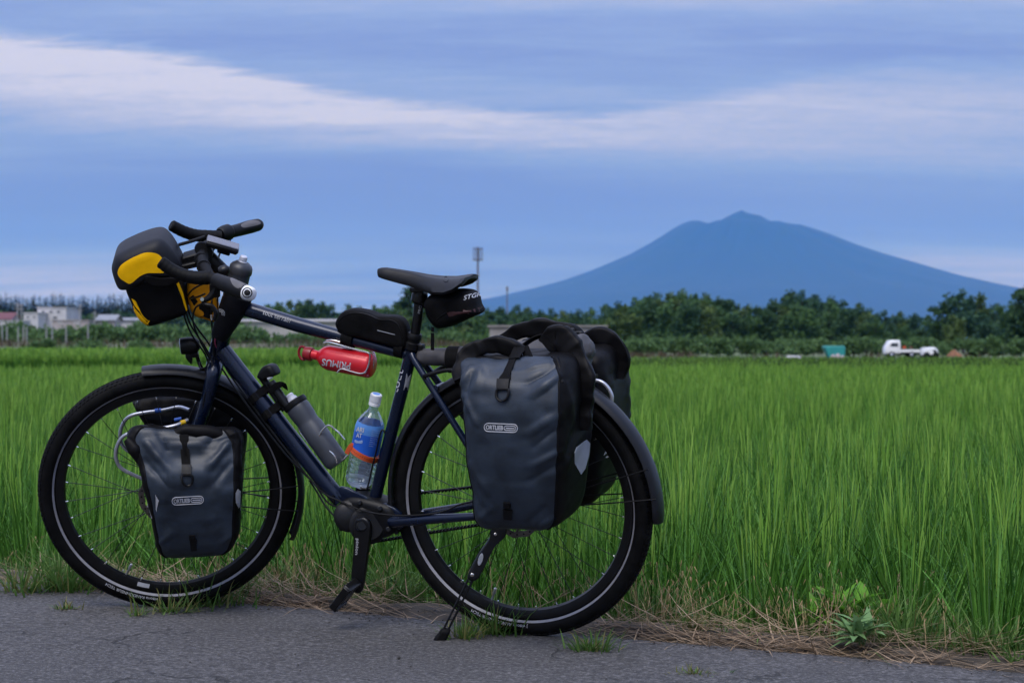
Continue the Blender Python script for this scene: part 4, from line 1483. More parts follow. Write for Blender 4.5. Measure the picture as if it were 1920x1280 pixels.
def rear_extras(t, fo, ro, bv, mir, P):
    def B(mb, name, m, par, **k):
        put(mb, None, mir, P)
        return mb.build(name, m, par, **k)
    logo(bv, 908, 800.5, 970.5, 803, 15.5, fo, mir, P)
    B(patch([(1077, 848), (1081, 838), (1100, 824), (1106, 831), (1104, 852), (1097, 878), (1089, 889), (1077, 868)], bv, 0.0012, 0.001, sub=4, smooth=0), "reflective_patch", M_REFLEXP, ro)
    s = patch([(956, 664), (978, 664), (958, 712), (936, 711)], bv, 0.004, 0.003, sub=4, smooth=0)
    B(s, "closing_strap", M_STRAP, fo)
    s = MB()
    s.add(*(lambda m_: (m_.v, m_.f))(patch([(934, 712), (957, 713), (955, 730), (933, 729)], bv, 0.010, 0.009, sub=3, smooth=0)))
    c = [hit(bv, x, y, 0.006) for x, y in ((934, 731), (932, 740), (935, 748), (943, 752), (951, 748), (955, 740), (955, 731), (944, 730))]
    s.tube(c, 0.0034, 8, 3, closed=True)
    B(s, "buckle", M_BLACK, fo)
    s = patch([(945, 940), (957, 941), (958, 951), (945, 950)], bv, 0.006, 0.006, sub=2, smooth=0)
    s.add(*(lambda m_: (m_.v, m_.f))(patch([(944, 953), (961, 955), (960, 973), (945, 972)], bv, 0.004, 0.004, sub=2, smooth=0)))
    B(s, "hook", M_BLACK, fo)
    rt = MB()
    if not mir:
        rt.tube([P(867, 712, 0.285), P(866, 692, 0.262), P(876, 668, 0.24), P(898, 652, 0.225), P(930, 647, 0.215), P(958, 653, 0.21), P(978, 664, 0.205)], 0.02, 26, 14, flat=(0.040, 0.020), up=P.n)
        rt.tube([P(1040, 676, 0.255), P(1046, 690, 0.272), P(1050, 720, 0.30)], 0.02, 16, 6, flat=(0.022, 0.012), up=P.n)
        rt.tube([P(1026, 648, 0.165), P(1034, 636, 0.165), P(1048, 632, 0.165), P(1065, 645, 0.17), P(1079, 668, 0.18), P(1089, 696, 0.19), P(1093, 728, 0.20), P(1091, 765, 0.20), P(1086, 800, 0.20)], 0.02, 28, 14, flat=(0.058, 0.024), up=P.n)
        rt.tube([P(884, 676, 0.240), P(930, 674, 0.236), P(990, 681, 0.234), P(1036, 682, 0.232)], 0.009, 14, 8)
    else:
        m2 = []
        for seq, fl in (([(930, 664), (938, 648), (956, 630), (985, 617), (1020, 613), (1050, 617), (1080, 630), (1092, 650)], (0.042, 0.022)),
                        ([(1086, 652), (1106, 636), (1128, 630), (1148, 638), (1163, 657), (1166, 684), (1158, 708)], (0.046, 0.022))):
            rt.tube([PB(x, y, -0.20) for x, y in seq], 0.02, 22, 8, flat=fl, up=NL)
        rt.wrinkle(0.010, 10, 3.0, (1, 1, 1), 2)
        rt.wrinkle(0.007, 22, 6.0, (1, 1, 1), 2)
        rt.build("roll_top", M_PVCB, t, ang=60)
        bk = MB()
        bk.box(PB(1062, 622, -0.165), FW * 0.022, NL * 0.006, UPB * 0.010, 0.003)
        bk.box(PB(1084, 628, -0.165), FW * 0.012, NL * 0.006, UPB * 0.010, 0.003)
        bk.build("side_release_buckle", M_BLACK, t)
        return
    rt.wrinkle(0.009, 9, 3.0, (1, 1, 1), 2)
    rt.wrinkle(0.007, 22, 8.0, (1, 1, 1), 2)
    rt.build("roll_top", M_PVCB, t, ang=60)
    hd = MB()
    hd.tube([P(968, 660, 0.20), P(985, 645, 0.18), P(1004, 633, 0.17), P(1030, 627, 0.16)], 0.004, 8, 5, flat=(0.018, 0.004))
    hd.tube([P(984, 652, 0.215), P(990, 666, 0.235), P(998, 684, 0.262)], 0.004, 8, 4, flat=(0.024, 0.004), up=NL)
    hd.tube([P(978, 648, 0.21), P(970, 660, 0.235), P(964, 672, 0.262)], 0.004, 8, 4, flat=(0.030, 0.004), up=NL)
    hd.build("carry_strap", M_STRAP, t)


REAR = [(991, 914, 1022, 0.12, 0.255, 2), (986, 903, 1034, 0.09, 0.278, 3), (970, 893, 1041, 0.07, 0.300, 3), (930, 885, 1045, 0.062, 0.322, 2), (880, 878, 1047, 0.060, 0.336, 0), (820, 871, 1049, 0.060, 0.343, 0), (760, 866, 1051, 0.060, 0.338, 0), (715, 863, 1052, 0.066, 0.316, 0), (690, 866, 1050, 0.085, 0.288, 0), (676, 874, 1044, 0.115, 0.262, 0), (670, 888, 1036, 0.15, 0.238, 0)]
REAR_FOLDS = [((870, 742), (893, 795), 5.0, 0.0066), ((866, 720), (884, 690), 5.0, 0.0066), ((884, 700), (868, 760), 4.3, -0.0057), ((905, 684), (890, 730), 5.8, 0.0057), ((960, 740), (905, 690), 6.5, -0.0049),
              ((1046, 705), (1000, 742), 5.8, 0.0090), ((1040, 690), (985, 722), 5.0, -0.0074), ((1030, 682), (965, 700), 4.3, 0.0049), ((1048, 775), (985, 815), 7.2, 0.0057), ((1048, 800), (1000, 838), 5.8, -0.0049),
              ((1049, 845), (1000, 872), 5.8, 0.0074), ((1048, 868), (985, 905), 6.5, -0.0049), ((882, 870), (912, 925), 5.8, 0.0049), ((878, 905), (905, 960), 5.8, -0.0033), ((1036, 968), (1012, 988), 5.8, 0.0057), ((1022, 950), (985, 985), 6.5, -0.0041), ((900, 970), (925, 950), 5.8, 0.0033),
              ((1060, 720), (1075, 800), 6.5, 0.0066), ((1090, 760), (1062, 850), 6.5, -0.0066), ((1062, 870), (1095, 800), 5.8, 0.0049)]
pannier(PB, REAR, (25, 133), "big slate grey roll-top pannier beside the rear wheel, nearest the camera", False, 0.012, 4.0, PB(970, 985, 0.18), rear_extras, "roll-top panniers on the bicycle", 6.0, REAR_FOLDS)
SAG[0] = UPB * -0.040
far_lab = "rear pannier mostly hidden beyond the rear wheel, its black roll showing at right"
pannier(PB, REAR, (25, 132), far_lab, True, 0.014, 14.0, RC - NL * 0.2 - UPB * 0.1, rear_extras, "roll-top panniers on the bicycle", 6.0, REAR_FOLDS[:14], (13, -12))


SAG[0] = Vector()


def front_extras(t, fo, ro, bv, mir, P):
    def B(mb, name, m, par, **k):
        put(mb, None, mir, P)
        return mb.build(name, m, par, **k)
    logo(bv, 322.5, 939.5, 381.5, 936, 14, fo, mir, P)
    B(patch([(441, 925), (446, 916), (451, 921), (451, 956), (447, 952), (442, 942)], bv, 0.0012, 0.001, sub=3, smooth=0), "reflective_patch", M_REFLEXP, ro)
    B(patch([(274, 944), (277, 944), (285, 972), (282, 984), (277, 978)], bv, 0.0012, 0.001, sub=3, smooth=0), "reflective_patch", M_REFLEXP, ro)
    B(patch([(336, 816), (353, 815), (357, 874), (341, 874)], bv, 0.004, 0.003, sub=4, smooth=0), "closing_strap", M_STRAP, fo)
    s = MB()
    s.add(*(lambda m_: (m_.v, m_.f))(patch([(341, 873), (359, 873), (359, 889), (341, 889)], bv, 0.010, 0.009, sub=3, smooth=0)))
    c = [hit(bv, x, y, 0.006) for x, y in ((342, 891), (341, 899), (344, 906), (351, 909), (358, 906), (361, 899), (360, 891), (351, 890))]
    s.tube(c, 0.0032, 8, 3, closed=True)
    B(s, "buckle", M_BLACK, fo)
    s = patch([(355, 1002), (366, 1001), (367, 1010), (355, 1011)], bv, 0.006, 0.006, sub=2, smooth=0)
    s.add(*(lambda m_: (m_.v, m_.f))(patch([(356, 1012), (369, 1011), (369, 1030), (358, 1031)], bv, 0.004, 0.004, sub=2, smooth=0)))
    B(s, "hook", M_BLACK, fo)
    rt = MB()
    rt.tube([P(262, 834, 0.13), P(290, 822, 0.135), P(330, 815, 0.14), P(352, 808, 0.14), P(400, 812, 0.14), P(430, 824, 0.135), P(450, 846, 0.13)], [0.010, 0.014, 0.016, 0.018, 0.017, 0.017, 0.012], 18, 8)
    rt.tube([P(238, 824, 0.15), P(252, 842, 0.16), P(266, 866, 0.165)], [0.008, 0.020, 0.012], 14, 6)
    rt.wrinkle(0.005, 15, 6.0)
    B(rt, "roll_top", M_PVCB, t, ang=60)


FRONT_FOLDS = [((276, 832), (344, 908), 6.5, 0.0115), ((298, 818), (346, 880), 5.0, -0.0107), ((318, 816), (338, 862), 4.3, 0.0074), ((270, 862), (318, 915), 5.8, -0.0066),
               ((428, 832), (360, 912), 7.2, 0.0123), ((404, 816), (362, 868), 5.8, -0.0098), ((384, 816), (366, 846), 4.3, 0.0066), ((432, 868), (392, 918), 6.5, -0.0074), ((350, 905), (352, 962), 9.4, 0.0066), ((322, 930), (348, 968), 6.5, -0.0041), ((382, 930), (358, 968), 6.5, -0.0041),
               ((296, 1020), (318, 1002), 6.5, 0.0049), ((436, 1000), (418, 1016), 6.5, 0.0057), ((292, 960), (300, 1000), 6.5, 0.0033)]
FRONT = [(1047, 320, 416, 0.100, 0.168, -6), (1043, 307, 430, 0.082, 0.188, -8), (1028, 299, 441, 0.072, 0.205, -8), (990, 290, 447, 0.070, 0.218, -3), (940, 281, 450, 0.070, 0.222, 0), (900, 271, 452, 0.070, 0.214, 0), (868, 262, 453, 0.072, 0.196, 0), (845, 254, 452, 0.080, 0.180, 0), (826, 248, 446, 0.092, 0.162, 0), (813, 258, 434, 0.105, 0.148, -4), (807, 272, 420, 0.118, 0.138, -4)]
pannier(PF, FRONT, (47, 129), "small slate grey pannier hung low at the front wheel, nearest the camera", False, 0.013, 8.0, PF(365, 1040, 0.13), front_extras, "roll-top panniers on the bicycle", 7.5, FRONT_FOLDS, (9, 4))
pannier(PF, FRONT, (47, 129), "front pannier seen through the spokes on the far side of the front wheel", True, 0.012, 21.0, FC - NF * 0.13 - UF * 0.15, front_extras, "roll-top panniers on the bicycle", 7.5, FRONT_FOLDS[:11], (9, 4))

# ---- handlebar bag
t = thing("handlebar_bag", PF(300, 600, 0.0), "black handlebar bag with yellow panels and domed charcoal lid", "bag")
b = MB()
b.pillow([PF(x, y, 0.085) for x, y in ((233, 540), (244, 572), (256, 598), (268, 611), (279, 616), (300, 611), (338, 598), (351, 590), (347, 570), (338, 530), (334, 500), (290, 490), (238, 505))], NF, 0.185, 0.13, 3, 5)
b.wrinkle(0.002, 9, 4.0)
body = b.build("bag_body", M_PVCB, t)
HB_ = b.bvh()
b = MB()
b.pillow([PF(x, y, 0.102) for x, y in ((207, 514), (209, 499), (217, 485), (240, 472), (272, 459), (296, 454), (312, 463), (326, 482), (339, 509), (336, 523), (318, 524), (298, 525), (276, 533), (256, 546), (234, 551), (220, 549), (212, 534))], NF, 0.195, 0.22, 5, 5)
b.wrinkle(0.0018, 8, 7.0)
lid = b.build("lid", M_LIDGREY, t)
HL = b.bvh()
Z1 = zz(180, 380, 4.924)
patch(Z1([(203, 640), (230, 580), (300, 530), (380, 490), (460, 462), (545, 466), (600, 500), (620, 560), (632, 640), (560, 648), (470, 650), (400, 682), (318, 745), (262, 722), (220, 690)]), HL, 0.0016, 0.0015, sub=6, smooth=4).build("side_panel", M_YELLOW, lid)
patch(Z1([(290, 925), (345, 962), (420, 1045), (474, 1110), (486, 1150), (470, 1163), (410, 1125), (340, 1045), (305, 985)]), HB_, 0.0012, 0.001, sub=5, smooth=3).build("corner_panel", M_YELLOW, body)
b = MB()
b.pillow([PF(x, y, 0.106) for x, y in ((268, 520), (276, 517), (300, 522), (330, 521), (336, 527), (328, 534), (300, 537), (278, 534), (270, 527))], NF, 0.012, 0.4, 2, 3)
b.build("latch", M_PVCB, t)
patch(Z1([(728, 715), (752, 712), (800, 830), (838, 985), (832, 1000), (790, 870)]), HB_, 0.0012, 0.001, sub=3, smooth=0).build("rear_strip", M_YELLOW, body)

# ---- amber pouch behind it
t = thing("stem_pouch", PF(385, 600, -0.03), "amber and black pouch between handlebar bag and stem", "bag")
b = MB()
b.pillow([PF(x, y, 0.02) for x, y in ((350, 530), (372, 527), (392, 529), (404, 560), (409, 590), (401, 606), (386, 602), (364, 594), (354, 575))], NF, 0.09, 0.16, 3, 4)
b.wrinkle(0.0015, 15, 3.0)
bd = b.build("bag_body", M_AMBER, t)
SPB = b.bvh()
patch(Z1([(1012, 925), (1085, 1000), (1078, 1112), (1045, 1118), (925, 1062)]), SPB, 0.001, 0.0008, sub=3, smooth=0).build("black_corner", M_PVCB, bd)
patch(Z1([(862, 875), (898, 850), (940, 912), (905, 950)]), SPB, 0.001, 0.0008, sub=3, smooth=0).build("black_tab", M_PVCB, bd)

# ---- black feed pouch with the bottle standing in it
t = thing("feed_pouch", PF(412, 630, 0.05), "black feed pouch hanging behind the stem below the left grip", "bag")
b = MB()
q0, q1 = PF(452, 545, 0.055), PF(410, 634, 0.05)
b.lathe(q0, q1, [(0.06, 0.034), (0.08, 0.038), (0.3, 0.038), (0.6, 0.033), (0.9, 0.026), (0.98, 0.023), (1, 0.018)], 28)
b.wrinkle(0.0025, 14, 9.0)
pb_ = b.build("bag_body", mat("charcoal_cordura", (0.0060, 0.0060, 0.0084), 0.62, 0, 0.2, 30, 0.3, 500, spec=0.12), t)
PBV = b.bvh()
lg = MB()
for r_ in (4.5, 7.0, 9.5):
    lg.tube([hit(PBV, 412 + r_ * math.cos(a), 588 - r_ * math.sin(a) * 0.9, 0.0006) for a in np.linspace(-0.5, 1.7, 9)], 0.0010, 6)
lg.build("emblem", M_PRINTDIM, pb_)
t = thing("drinking_bottle", PF(445, 545, 0.03), "grey bottle with a milky spout standing in the pouch behind the handlebar", "bottle")
b = MB()
q0, q1 = PF(457.5, 480, 0.03), PF(439, 556, 0.03)
b.lathe(q0, q1, [(0.36, 0.031), (0.42, 0.0295), (1.0, 0.029)], 28)
b.build("bottle_body", M_SMOKE, t)
b = MB()
b.lathe(q0, q1, [(0.135, 0.011), (0.15, 0.018), (0.21, 0.0275), (0.27, 0.0315), (0.36, 0.0325), (0.41, 0.032), (0.415, 0.029)], 32)
b.build("collar", mat("charcoal_cap", (0.0300, 0.0312, 0.0378), 0.4), t)
b = MB()
b.lathe(q0, q1, [(0, 0.0085), (0.02, 0.0105), (0.09, 0.011), (0.10, 0.0095), (0.14, 0.012)], 20)
b.build("nozzle", M_SMOKEW, t)

# ---- cycle computer
t = thing("cycle_computer", PF(416, 462, 0.0), "grey cycle computer mounted in front of the handlebar's middle", "computer")
lx = (PF(448, 466) - PF(386, 448)).normalized()
ty = (NF * 0.97 + UF * 0.0).normalized()
tz = lx.cross(ty).normalized()
if tz.z < 0:
    tz = -tz
ty = tz.cross(lx)
b = MB()
b.box(PF(417, 460, 0.01), lx * 0.0455, ty * 0.029, tz * 0.009, 0.006)
cb_ = b.build("case", M_BLACK, t)
b = MB()
b.box(PF(417, 460, 0.01) + tz * 0.0085, lx * 0.0445, ty * 0.028, tz * 0.002, 0.0019)
b.build("face", M_SCREEN, cb_)
b = MB()
b.box(PF(420, 470, 0.0), lx * 0.018, ty * 0.012, tz * 0.008, 0.003)
b.build("mount", M_BLACK, t)

# ---- rolled tent on the rear rack
t = thing("tent_roll", PB(900, 692), "taupe grey rolled tent lying along the rear rack", "tent")
b = MB()
b.tube([PB(783, 668), PB(792, 668), PB(850, 669), PB(930, 669), PB(1010, 664), PB(1060, 660), PB(1098, 656), PB(1110, 655)], [0.010, 0.021, 0.025, 0.034, 0.043, 0.046, 0.044, 0.020], 28, 10)
b.wrinkle(0.007, 14, 11.0, (1, 1, 2), 3)
b.build("roll", M_TENT, t, 60)
b = MB()
for cx, r_ in ((853, 0.030), (1072, 0.049)):
    b = MB()
    c = PB(cx, 671 if cx < 900 else 659)
    rings = []
    for k in range(24):
        a = 2 * math.pi * k / 24
        o_ = UPB * math.cos(a) + NL * math.sin(a)
        q = c + o_ * r_ - UPB * (0.008 if math.cos(a) < -0.4 and cx < 900 else 0)
        rings.append([q + FW * a_ + o_ * b_ for a_, b_ in ((0.017, 0.0016), (0.017, -0.0016), (-0.017, -0.0016), (-0.017, 0.0016))])
    b.grid(rings + [rings[0]], True, False)
    b.build("strap", M_STRAP, t)

# ------------------------------------------------------------------ setting: ground, road, verge, fields
def leaf_mat(name, c_lo, c_hi, trans=0.35, rough=0.5, zgrad=None):
    """foliage: every leaf (mesh island) gets its own shade between two colours"""
    m = bpy.data.materials.new(name)
    m.use_nodes = True
    T = NT(m.node_tree)
    T.n.clear()
    o = T.add('ShaderNodeOutputMaterial')
    gi = T.add('ShaderNodeNewGeometry')
    c = T.mix(gi.outputs['Random Per Island'], (*c_lo, 1), (*c_hi, 1))
    pos = T.add('ShaderNodeTexCoord').outputs['Object']
    c = T.mix(T.math('MULTIPLY', T.noise(pos, 0.6, 3.0), 0.45), c, (c_lo[0] * 0.8, c_lo[1] * 0.85, c_lo[2] * 0.8, 1))
    p_ = T.add('ShaderNodeBsdfPrincipled')
    T.put(p_.inputs['Base Color'], c)
    p_.inputs['Roughness'].default_value = rough
    p_.inputs['Specular IOR Level'].default_value = 0.14
    tr = T.add('ShaderNodeBsdfTranslucent')
    T.put(tr.inputs[0], c)
    mx = T.add('ShaderNodeMixShader')
    mx.inputs[0].default_value = trans
    T.l.new(p_.outputs[0], mx.inputs[1])
    T.l.new(tr.outputs[0], mx.inputs[2])
    T.l.new(mx.outputs[0], o.inputs[0])
    return m


def np_mesh(name, V, F, mats, mi=None, smooth=False):
    """V (n,3), F (m,k) arrays -> object"""
    me = bpy.data.meshes.new(name)
    V = np.asarray(V, dtype=np.float32)
    F = np.asarray(F, dtype=np.int32)
    k = F.shape[1]
    me.vertices.add(len(V))
    me.vertices.foreach_set('co', V.ravel())
    me.loops.add(F.size)
    me.loops.foreach_set('vertex_index', F.ravel())
    me.polygons.add(len(F))
    me.polygons.foreach_set('loop_start', np.arange(0, F.size, k, dtype=np.int32))
    me.polygons.foreach_set('loop_total', np.full(len(F), k, dtype=np.int32))
    for m_ in (mats if isinstance(mats, (list, tuple)) else [mats]):
        me.materials.append(m_)
    if mi is not None:
        me.polygons.foreach_set('material_index', np.asarray(mi, dtype=np.int32))
    if smooth:
        me.polygons.foreach_set('use_smooth', np.ones(len(F), dtype=bool))
    me.update()
    me.validate()
    o = bpy.data.objects.new(name, me)
    col.objects.link(o)
    return o


def blades(base, az, tilt, bend, length, width, segs=4, twist=None, taper=1.6, lens=False):
    """grass blades as bent, tapering strips; all arguments are arrays over blades"""
    N = len(base)
    t = np.linspace(0, 1, segs + 1)
    th = tilt[:, None] + bend[:, None] * t[None, :] ** 1.3
    st = length[:, None] / segs
    dx = np.sin(th) * st
    dz = np.cos(th) * st
    hx = np.concatenate([np.zeros((N, 1)), np.cumsum((dx[:, :-1] + dx[:, 1:]) / 2, 1)], 1)
    hz = np.concatenate([np.zeros((N, 1)), np.cumsum((dz[:, :-1] + dz[:, 1:]) / 2, 1)], 1)
    ca, sa = np.cos(az)[:, None], np.sin(az)[:, None]
    cx = base[:, 0:1] + hx * ca
    cy = base[:, 1:2] + hx * sa
    cz = base[:, 2:3] + hz
    w = width[:, None] * 0.5 * np.maximum(np.sin(math.pi * np.clip(t[None, :] * 0.93 + 0.03, 0, 1)) ** 0.7 if lens else 1 - t[None, :] ** taper, 0.04)
    tw = (az + math.pi / 2 if twist is None else twist)[:, None]
    wx, wy = np.cos(tw) * w, np.sin(tw) * w
    V = np.stack([np.stack([cx - wx, cy - wy, cz], 2), np.stack([cx + wx, cy + wy, cz], 2)], 2)   # N, segs+1, 2, 3
    idx = np.arange(N)[:, None] * (segs + 1) * 2 + np.arange(segs)[None, :] * 2
    F = np.stack([idx, idx + 1, idx + 3, idx + 2], 2).reshape(-1, 4)
    return V.reshape(-1, 3), F


def joined(parts):
    vs, fs, b = [], [], 0
    for V, F in parts:
        vs.append(V)
        fs.append(F + b)
        b += len(V)
    return np.concatenate(vs), np.concatenate(fs)


RE = np.array([0.9044, -0.4267])      # along the road edge (to the right)
RM = np.array([0.4267, 0.9044])       # away from the road, into the field
RB0 = 4.64
A0 = float(RE @ np.array([BASE.x, BASE.y]))


def ab(a, b):
    return RE[0] * a + RM[0] * (b + RB0), RE[1] * a + RM[1] * (b + RB0)


def road_z(a):
    return np.clip(-0.0168 * (a - A0), -0.12, 0.12)


def vnoise(x, y, s=1.0, o=0.0):
    return np.array([noise.noise(Vector((p * s + o, q * s - o, o))) for p, q in zip(np.ravel(x), np.ravel(y))]).reshape(np.shape(x))


def verge_z(a, b):
    prof = np.interp(b, [-0.3, -0.02, 0.08, 0.24, 0.36, 0.60, 0.8], [-0.03, -0.012, 0.012, 0.004, -0.05, -0.36, -0.42])
    return prof + road_z(a) * np.clip(1 - b, 0, 1)


# ground to the horizon
m_field = mat("far_field_ground", (0.075, 0.125, 0.035), 0.9, 0, 0.2, 0.05, color2=(0.11, 0.115, 0.055))
gs = [-27500, -5000, -800, -200, -60, -20, 20, 60, 200, 800, 5000, 27500]
gv = [(x, y, -0.42) for y in gs for x in gs]
ng = len(gs)
g = np_mesh("ground", gv, [(j * ng + i, j * ng + i + 1, (j + 1) * ng + i + 1, (j + 1) * ng + i) for j in range(ng - 1) for i in range(ng - 1)], m_field)
g['kind'] = 'structure'

# asphalt road
m_road = bpy.data.materials.new("worn_asphalt")
m_road.use_nodes = True
T = NT(m_road.node_tree)
T.n.clear()
o_ = T.add('ShaderNodeOutputMaterial')
p_ = T.add('ShaderNodeBsdfPrincipled')
pos = T.add('ShaderNodeTexCoord').outputs['Object']
big = T.noise(pos, 1.1, 4.0, 0.6)
midn = T.noise(pos, 14.0, 4.0, 0.6)
grit = T.noise(pos, 190.0, 3.0, 0.7)
vo = T.add('ShaderNodeTexVoronoi')
T.l.new(pos, vo.inputs['Vector'])
vo.inputs['Scale'].default_value = 230.0
stone = vo.outputs['Color']
sepc = T.add('ShaderNodeSeparateColor')
T.l.new(stone, sepc.inputs[0])
base_c = T.mix(T.smooth(big, 0.3, 0.72), (0.074, 0.069, 0.067, 1), (0.108, 0.101, 0.098, 1))
base_c = T.mix(T.math('MULTIPLY', T.smooth(midn, 0.45, 0.75), 0.35), base_c, (0.058, 0.056, 0.060, 1))
base_c = T.mix(T.smooth(sepc.outputs[0], 0.80, 0.97), base_c, (0.165, 0.16, 0.16, 1))
base_c = T.mix(T.math('MULTIPLY', T.smooth(grit, 0.50, 0.62), 0.75), base_c, (0.030, 0.029, 0.030, 1))
grit2 = T.noise(pos, 75.0, 4.0, 0.7)
base_c = T.mix(T.math('MULTIPLY', T.smooth(grit2, 0.48, 0.62), 0.85), base_c, (0.030, 0.028, 0.028, 1))
base_c = T.mix(T.math('MULTIPLY', T.smooth(grit2, 0.46, 0.34), 0.75), base_c, (0.20, 0.19, 0.186, 1))
# cracks
cn = T.add('ShaderNodeTexVoronoi', feature='DISTANCE_TO_EDGE')
wob = T.add('ShaderNodeMixRGB') if False else None
wv = T.add('ShaderNodeVectorMath', operation='ADD')
nzv = T.add('ShaderNodeTexNoise')
T.l.new(pos, nzv.inputs['Vector'])
nzv.inputs['Scale'].default_value = 7.0
nzv.inputs['Detail'].default_value = 6.0
sc_ = T.add('ShaderNodeVectorMath', operation='SCALE')
T.l.new(nzv.outputs['Color'], sc_.inputs[0])
sc_.inputs['Scale'].default_value = 0.22
T.l.new(pos, wv.inputs[0])
T.l.new(sc_.outputs[0], wv.inputs[1])
T.l.new(wv.outputs[0], cn.inputs['Vector'])
cn.inputs['Scale'].default_value = 1.15
crack = T.math('SUBTRACT', 1.0, T.smooth(cn.outputs['Distance'], 0.002, 0.007))
crack = T.math('MULTIPLY', crack, T.smooth(T.noise(pos, 2.3, 3.0), 0.46, 0.56))
base_c = T.mix(T.math('MULTIPLY', crack, 0.85), base_c, (0.022, 0.021, 0.022, 1))
T.put(p_.inputs['Base Color'], base_c)
p_.inputs['Roughness'].default_value = 0.82
bmp = T.add('ShaderNodeBump')
bmp.inputs['Strength'].default_value = 1.0
bmp.inputs['Distance'].default_value = 0.006
hgt = T.math('ADD', T.math('ADD', T.math('MULTIPLY', grit2, -1.6), T.math('MULTIPLY', sepc.outputs[1], 0.5)), T.math('ADD', T.math('MULTIPLY', grit, 0.6), T.math('MULTIPLY', crack, -1.5)))
T.l.new(hgt, bmp.inputs['Height'])
T.l.new(bmp.outputs[0], p_.inputs['Normal'])
T.l.new(p_.outputs[0], o_.inputs[0])
aa = np.concatenate([np.linspace(-60, -8, 20), np.linspace(-7.5, 5, 180), np.linspace(6, 60, 20)])
bb = np.concatenate([np.linspace(-6, -1.2, 8), np.linspace(-1.1, -0.04, 26), [0.0, 0.012, 0.02]])
AA, BB_ = np.meshgrid(aa, bb)
edge = 0.05 * vnoise(aa, aa * 0, 1.3) + 0.022 * vnoise(aa, aa * 0, 6.0, 3.0) + 0.012 * vnoise(aa, aa * 0, 17.0, 5.0)
BE = BB_ + edge[None, :] * np.clip(1 + BB_ / 1.1, 0, 1)
ZZ = road_z(AA) + 0.004 * vnoise(AA, BB_, 2.0, 1.0) * np.clip(1 + BB_ * 0, 0, 1)
fine_ = (np.abs(AA) < 8) & (BB_ > -1.2)
ZZ = np.where(fine_, ZZ + 0.0016 * vnoise(AA, BB_, 11.0, 2.0), ZZ)
ZZ[-1] -= 0.09
ZZ[-2] -= 0.022
ZZ[-3] -= 0.004
X, Y = ab(AA, BE)
na, nb_ = len(aa), len(bb)
rd = np_mesh("road", np.stack([X, Y, ZZ], 2).reshape(-1, 3), [(j * na + i, j * na + i + 1, (j + 1) * na + i + 1, (j + 1) * na + i) for j in range(nb_ - 1) for i in range(na - 1)], m_road, smooth=True)
rd['kind'] = 'structure'

# verge: earth bank with straw
m_soil = mat("verge_soil", (0.090, 0.070, 0.048), 0.95, 0, 0.3, 16, 0.8, 120, color2=(0.040, 0.032, 0.024))
aa = np.linspace(-14, 12, 330)
bb = np.linspace(-0.12, 1.5, 34)
AA, BB_ = np.meshgrid(aa, bb)
ZZ = verge_z(AA, BB_) + 0.018 * vnoise(AA, BB_, 5.0, 7.0) * np.clip(BB_ * 6, 0, 1) + 0.010 * vnoise(AA, BB_, 17.0, 2.0) * np.clip(BB_ * 6, 0, 1)
X, Y = ab(AA, BB_)
na, nb_ = len(aa), len(bb)
vg = np_mesh("verge", np.stack([X, Y, ZZ], 2).reshape(-1, 3), [(j * na + i, j * na + i + 1, (j + 1) * na + i + 1, (j + 1) * na + i) for j in range(nb_ - 1) for i in range(na - 1)], m_soil, smooth=True)
vg['kind'] = 'structure'

# straw
m_straw = leaf_mat("dry_straw", (0.2100, 0.1418, 0.0892), (0.5040, 0.3675, 0.2415), 0.15, 0.7)
N = 7600
a = rng.uniform(-4.6, 2.6, N)
b = np.abs(rng.normal(0.06, 0.085, N)) - 0.03
dens = np.array([noise.noise(Vector((p * 1.1, 3.0, 0))) for p in a])
keep = (rng.random(N) < np.clip(0.62 + dens * 1.5, 0.10, 1) * np.where(a > -1.2, 0.62, 1.0)) & (b < 0.4)
a, b = a[keep], b[keep]
N = len(a)
x, y = ab(a, b)
zb = verge_z(a, b) + rng.uniform(0.004, 0.035, N) * np.clip(b * 8, 0.1, 1)
az = np.where(rng.random(N) < 0.6, math.atan2(RE[1], RE[0]) + rng.normal(0, 0.45, N) + math.pi * rng.integers(0, 2, N), rng.uniform(0, 6.28, N))
V, F = blades(np.stack([x, y, zb], 1), az, rng.uniform(1.25, 1.62, N), rng.normal(0.1, 0.45, N), rng.uniform(0.06, 0.24, N), rng.uniform(0.002, 0.0055, N), 3, az + math.pi / 2 + rng.normal(0, 0.6, N), 3.0)
s = np_mesh("straw", V, F, m_straw)
tag(s, "matted dry straw lying along the edge of the asphalt", "straw")
s['kind'] = 'stuff'

# crumbs of asphalt and grit along the broken edge
N = 1500
a = rng.uniform(-5, 3, N)
b = np.where(rng.random(N) < 0.75, rng.normal(-0.02, 0.05, N), rng.uniform(-1.0, 0.05, N))
x, y = ab(a, b)
r0_ = rng.uniform(0.0012, 0.0038, N) * np.where(rng.random(N) < 0.06, 2.2, 1.0)
octa = np.array([(1, 0, 0), (0, 1, 0), (-1, 0, 0), (0, -1, 0), (0, 0, 0.7), (0, 0, -0.7)], float)
of = np.array([(0, 1, 4), (1, 2, 4), (2, 3, 4), (3, 0, 4), (1, 0, 5), (2, 1, 5), (3, 2, 5), (0, 3, 5)])
V = (octa[None] * r0_[:, None, None] * rng.uniform(0.6, 1.3, (N, 6, 1)))
th_ = rng.uniform(0, 6.28, N)
V = np.stack([V[..., 0] * np.cos(th_)[:, None] - V[..., 1] * np.sin(th_)[:, None], V[..., 0] * np.sin(th_)[:, None] + V[..., 1] * np.cos(th_)[:, None], V[..., 2]], 2)
zz0 = np.where(b < 0, road_z(a), verge_z(a, b) + 0.004)
V = V + np.stack([x, y, zz0 + r0_ * 0.3], 1)[:, None, :]
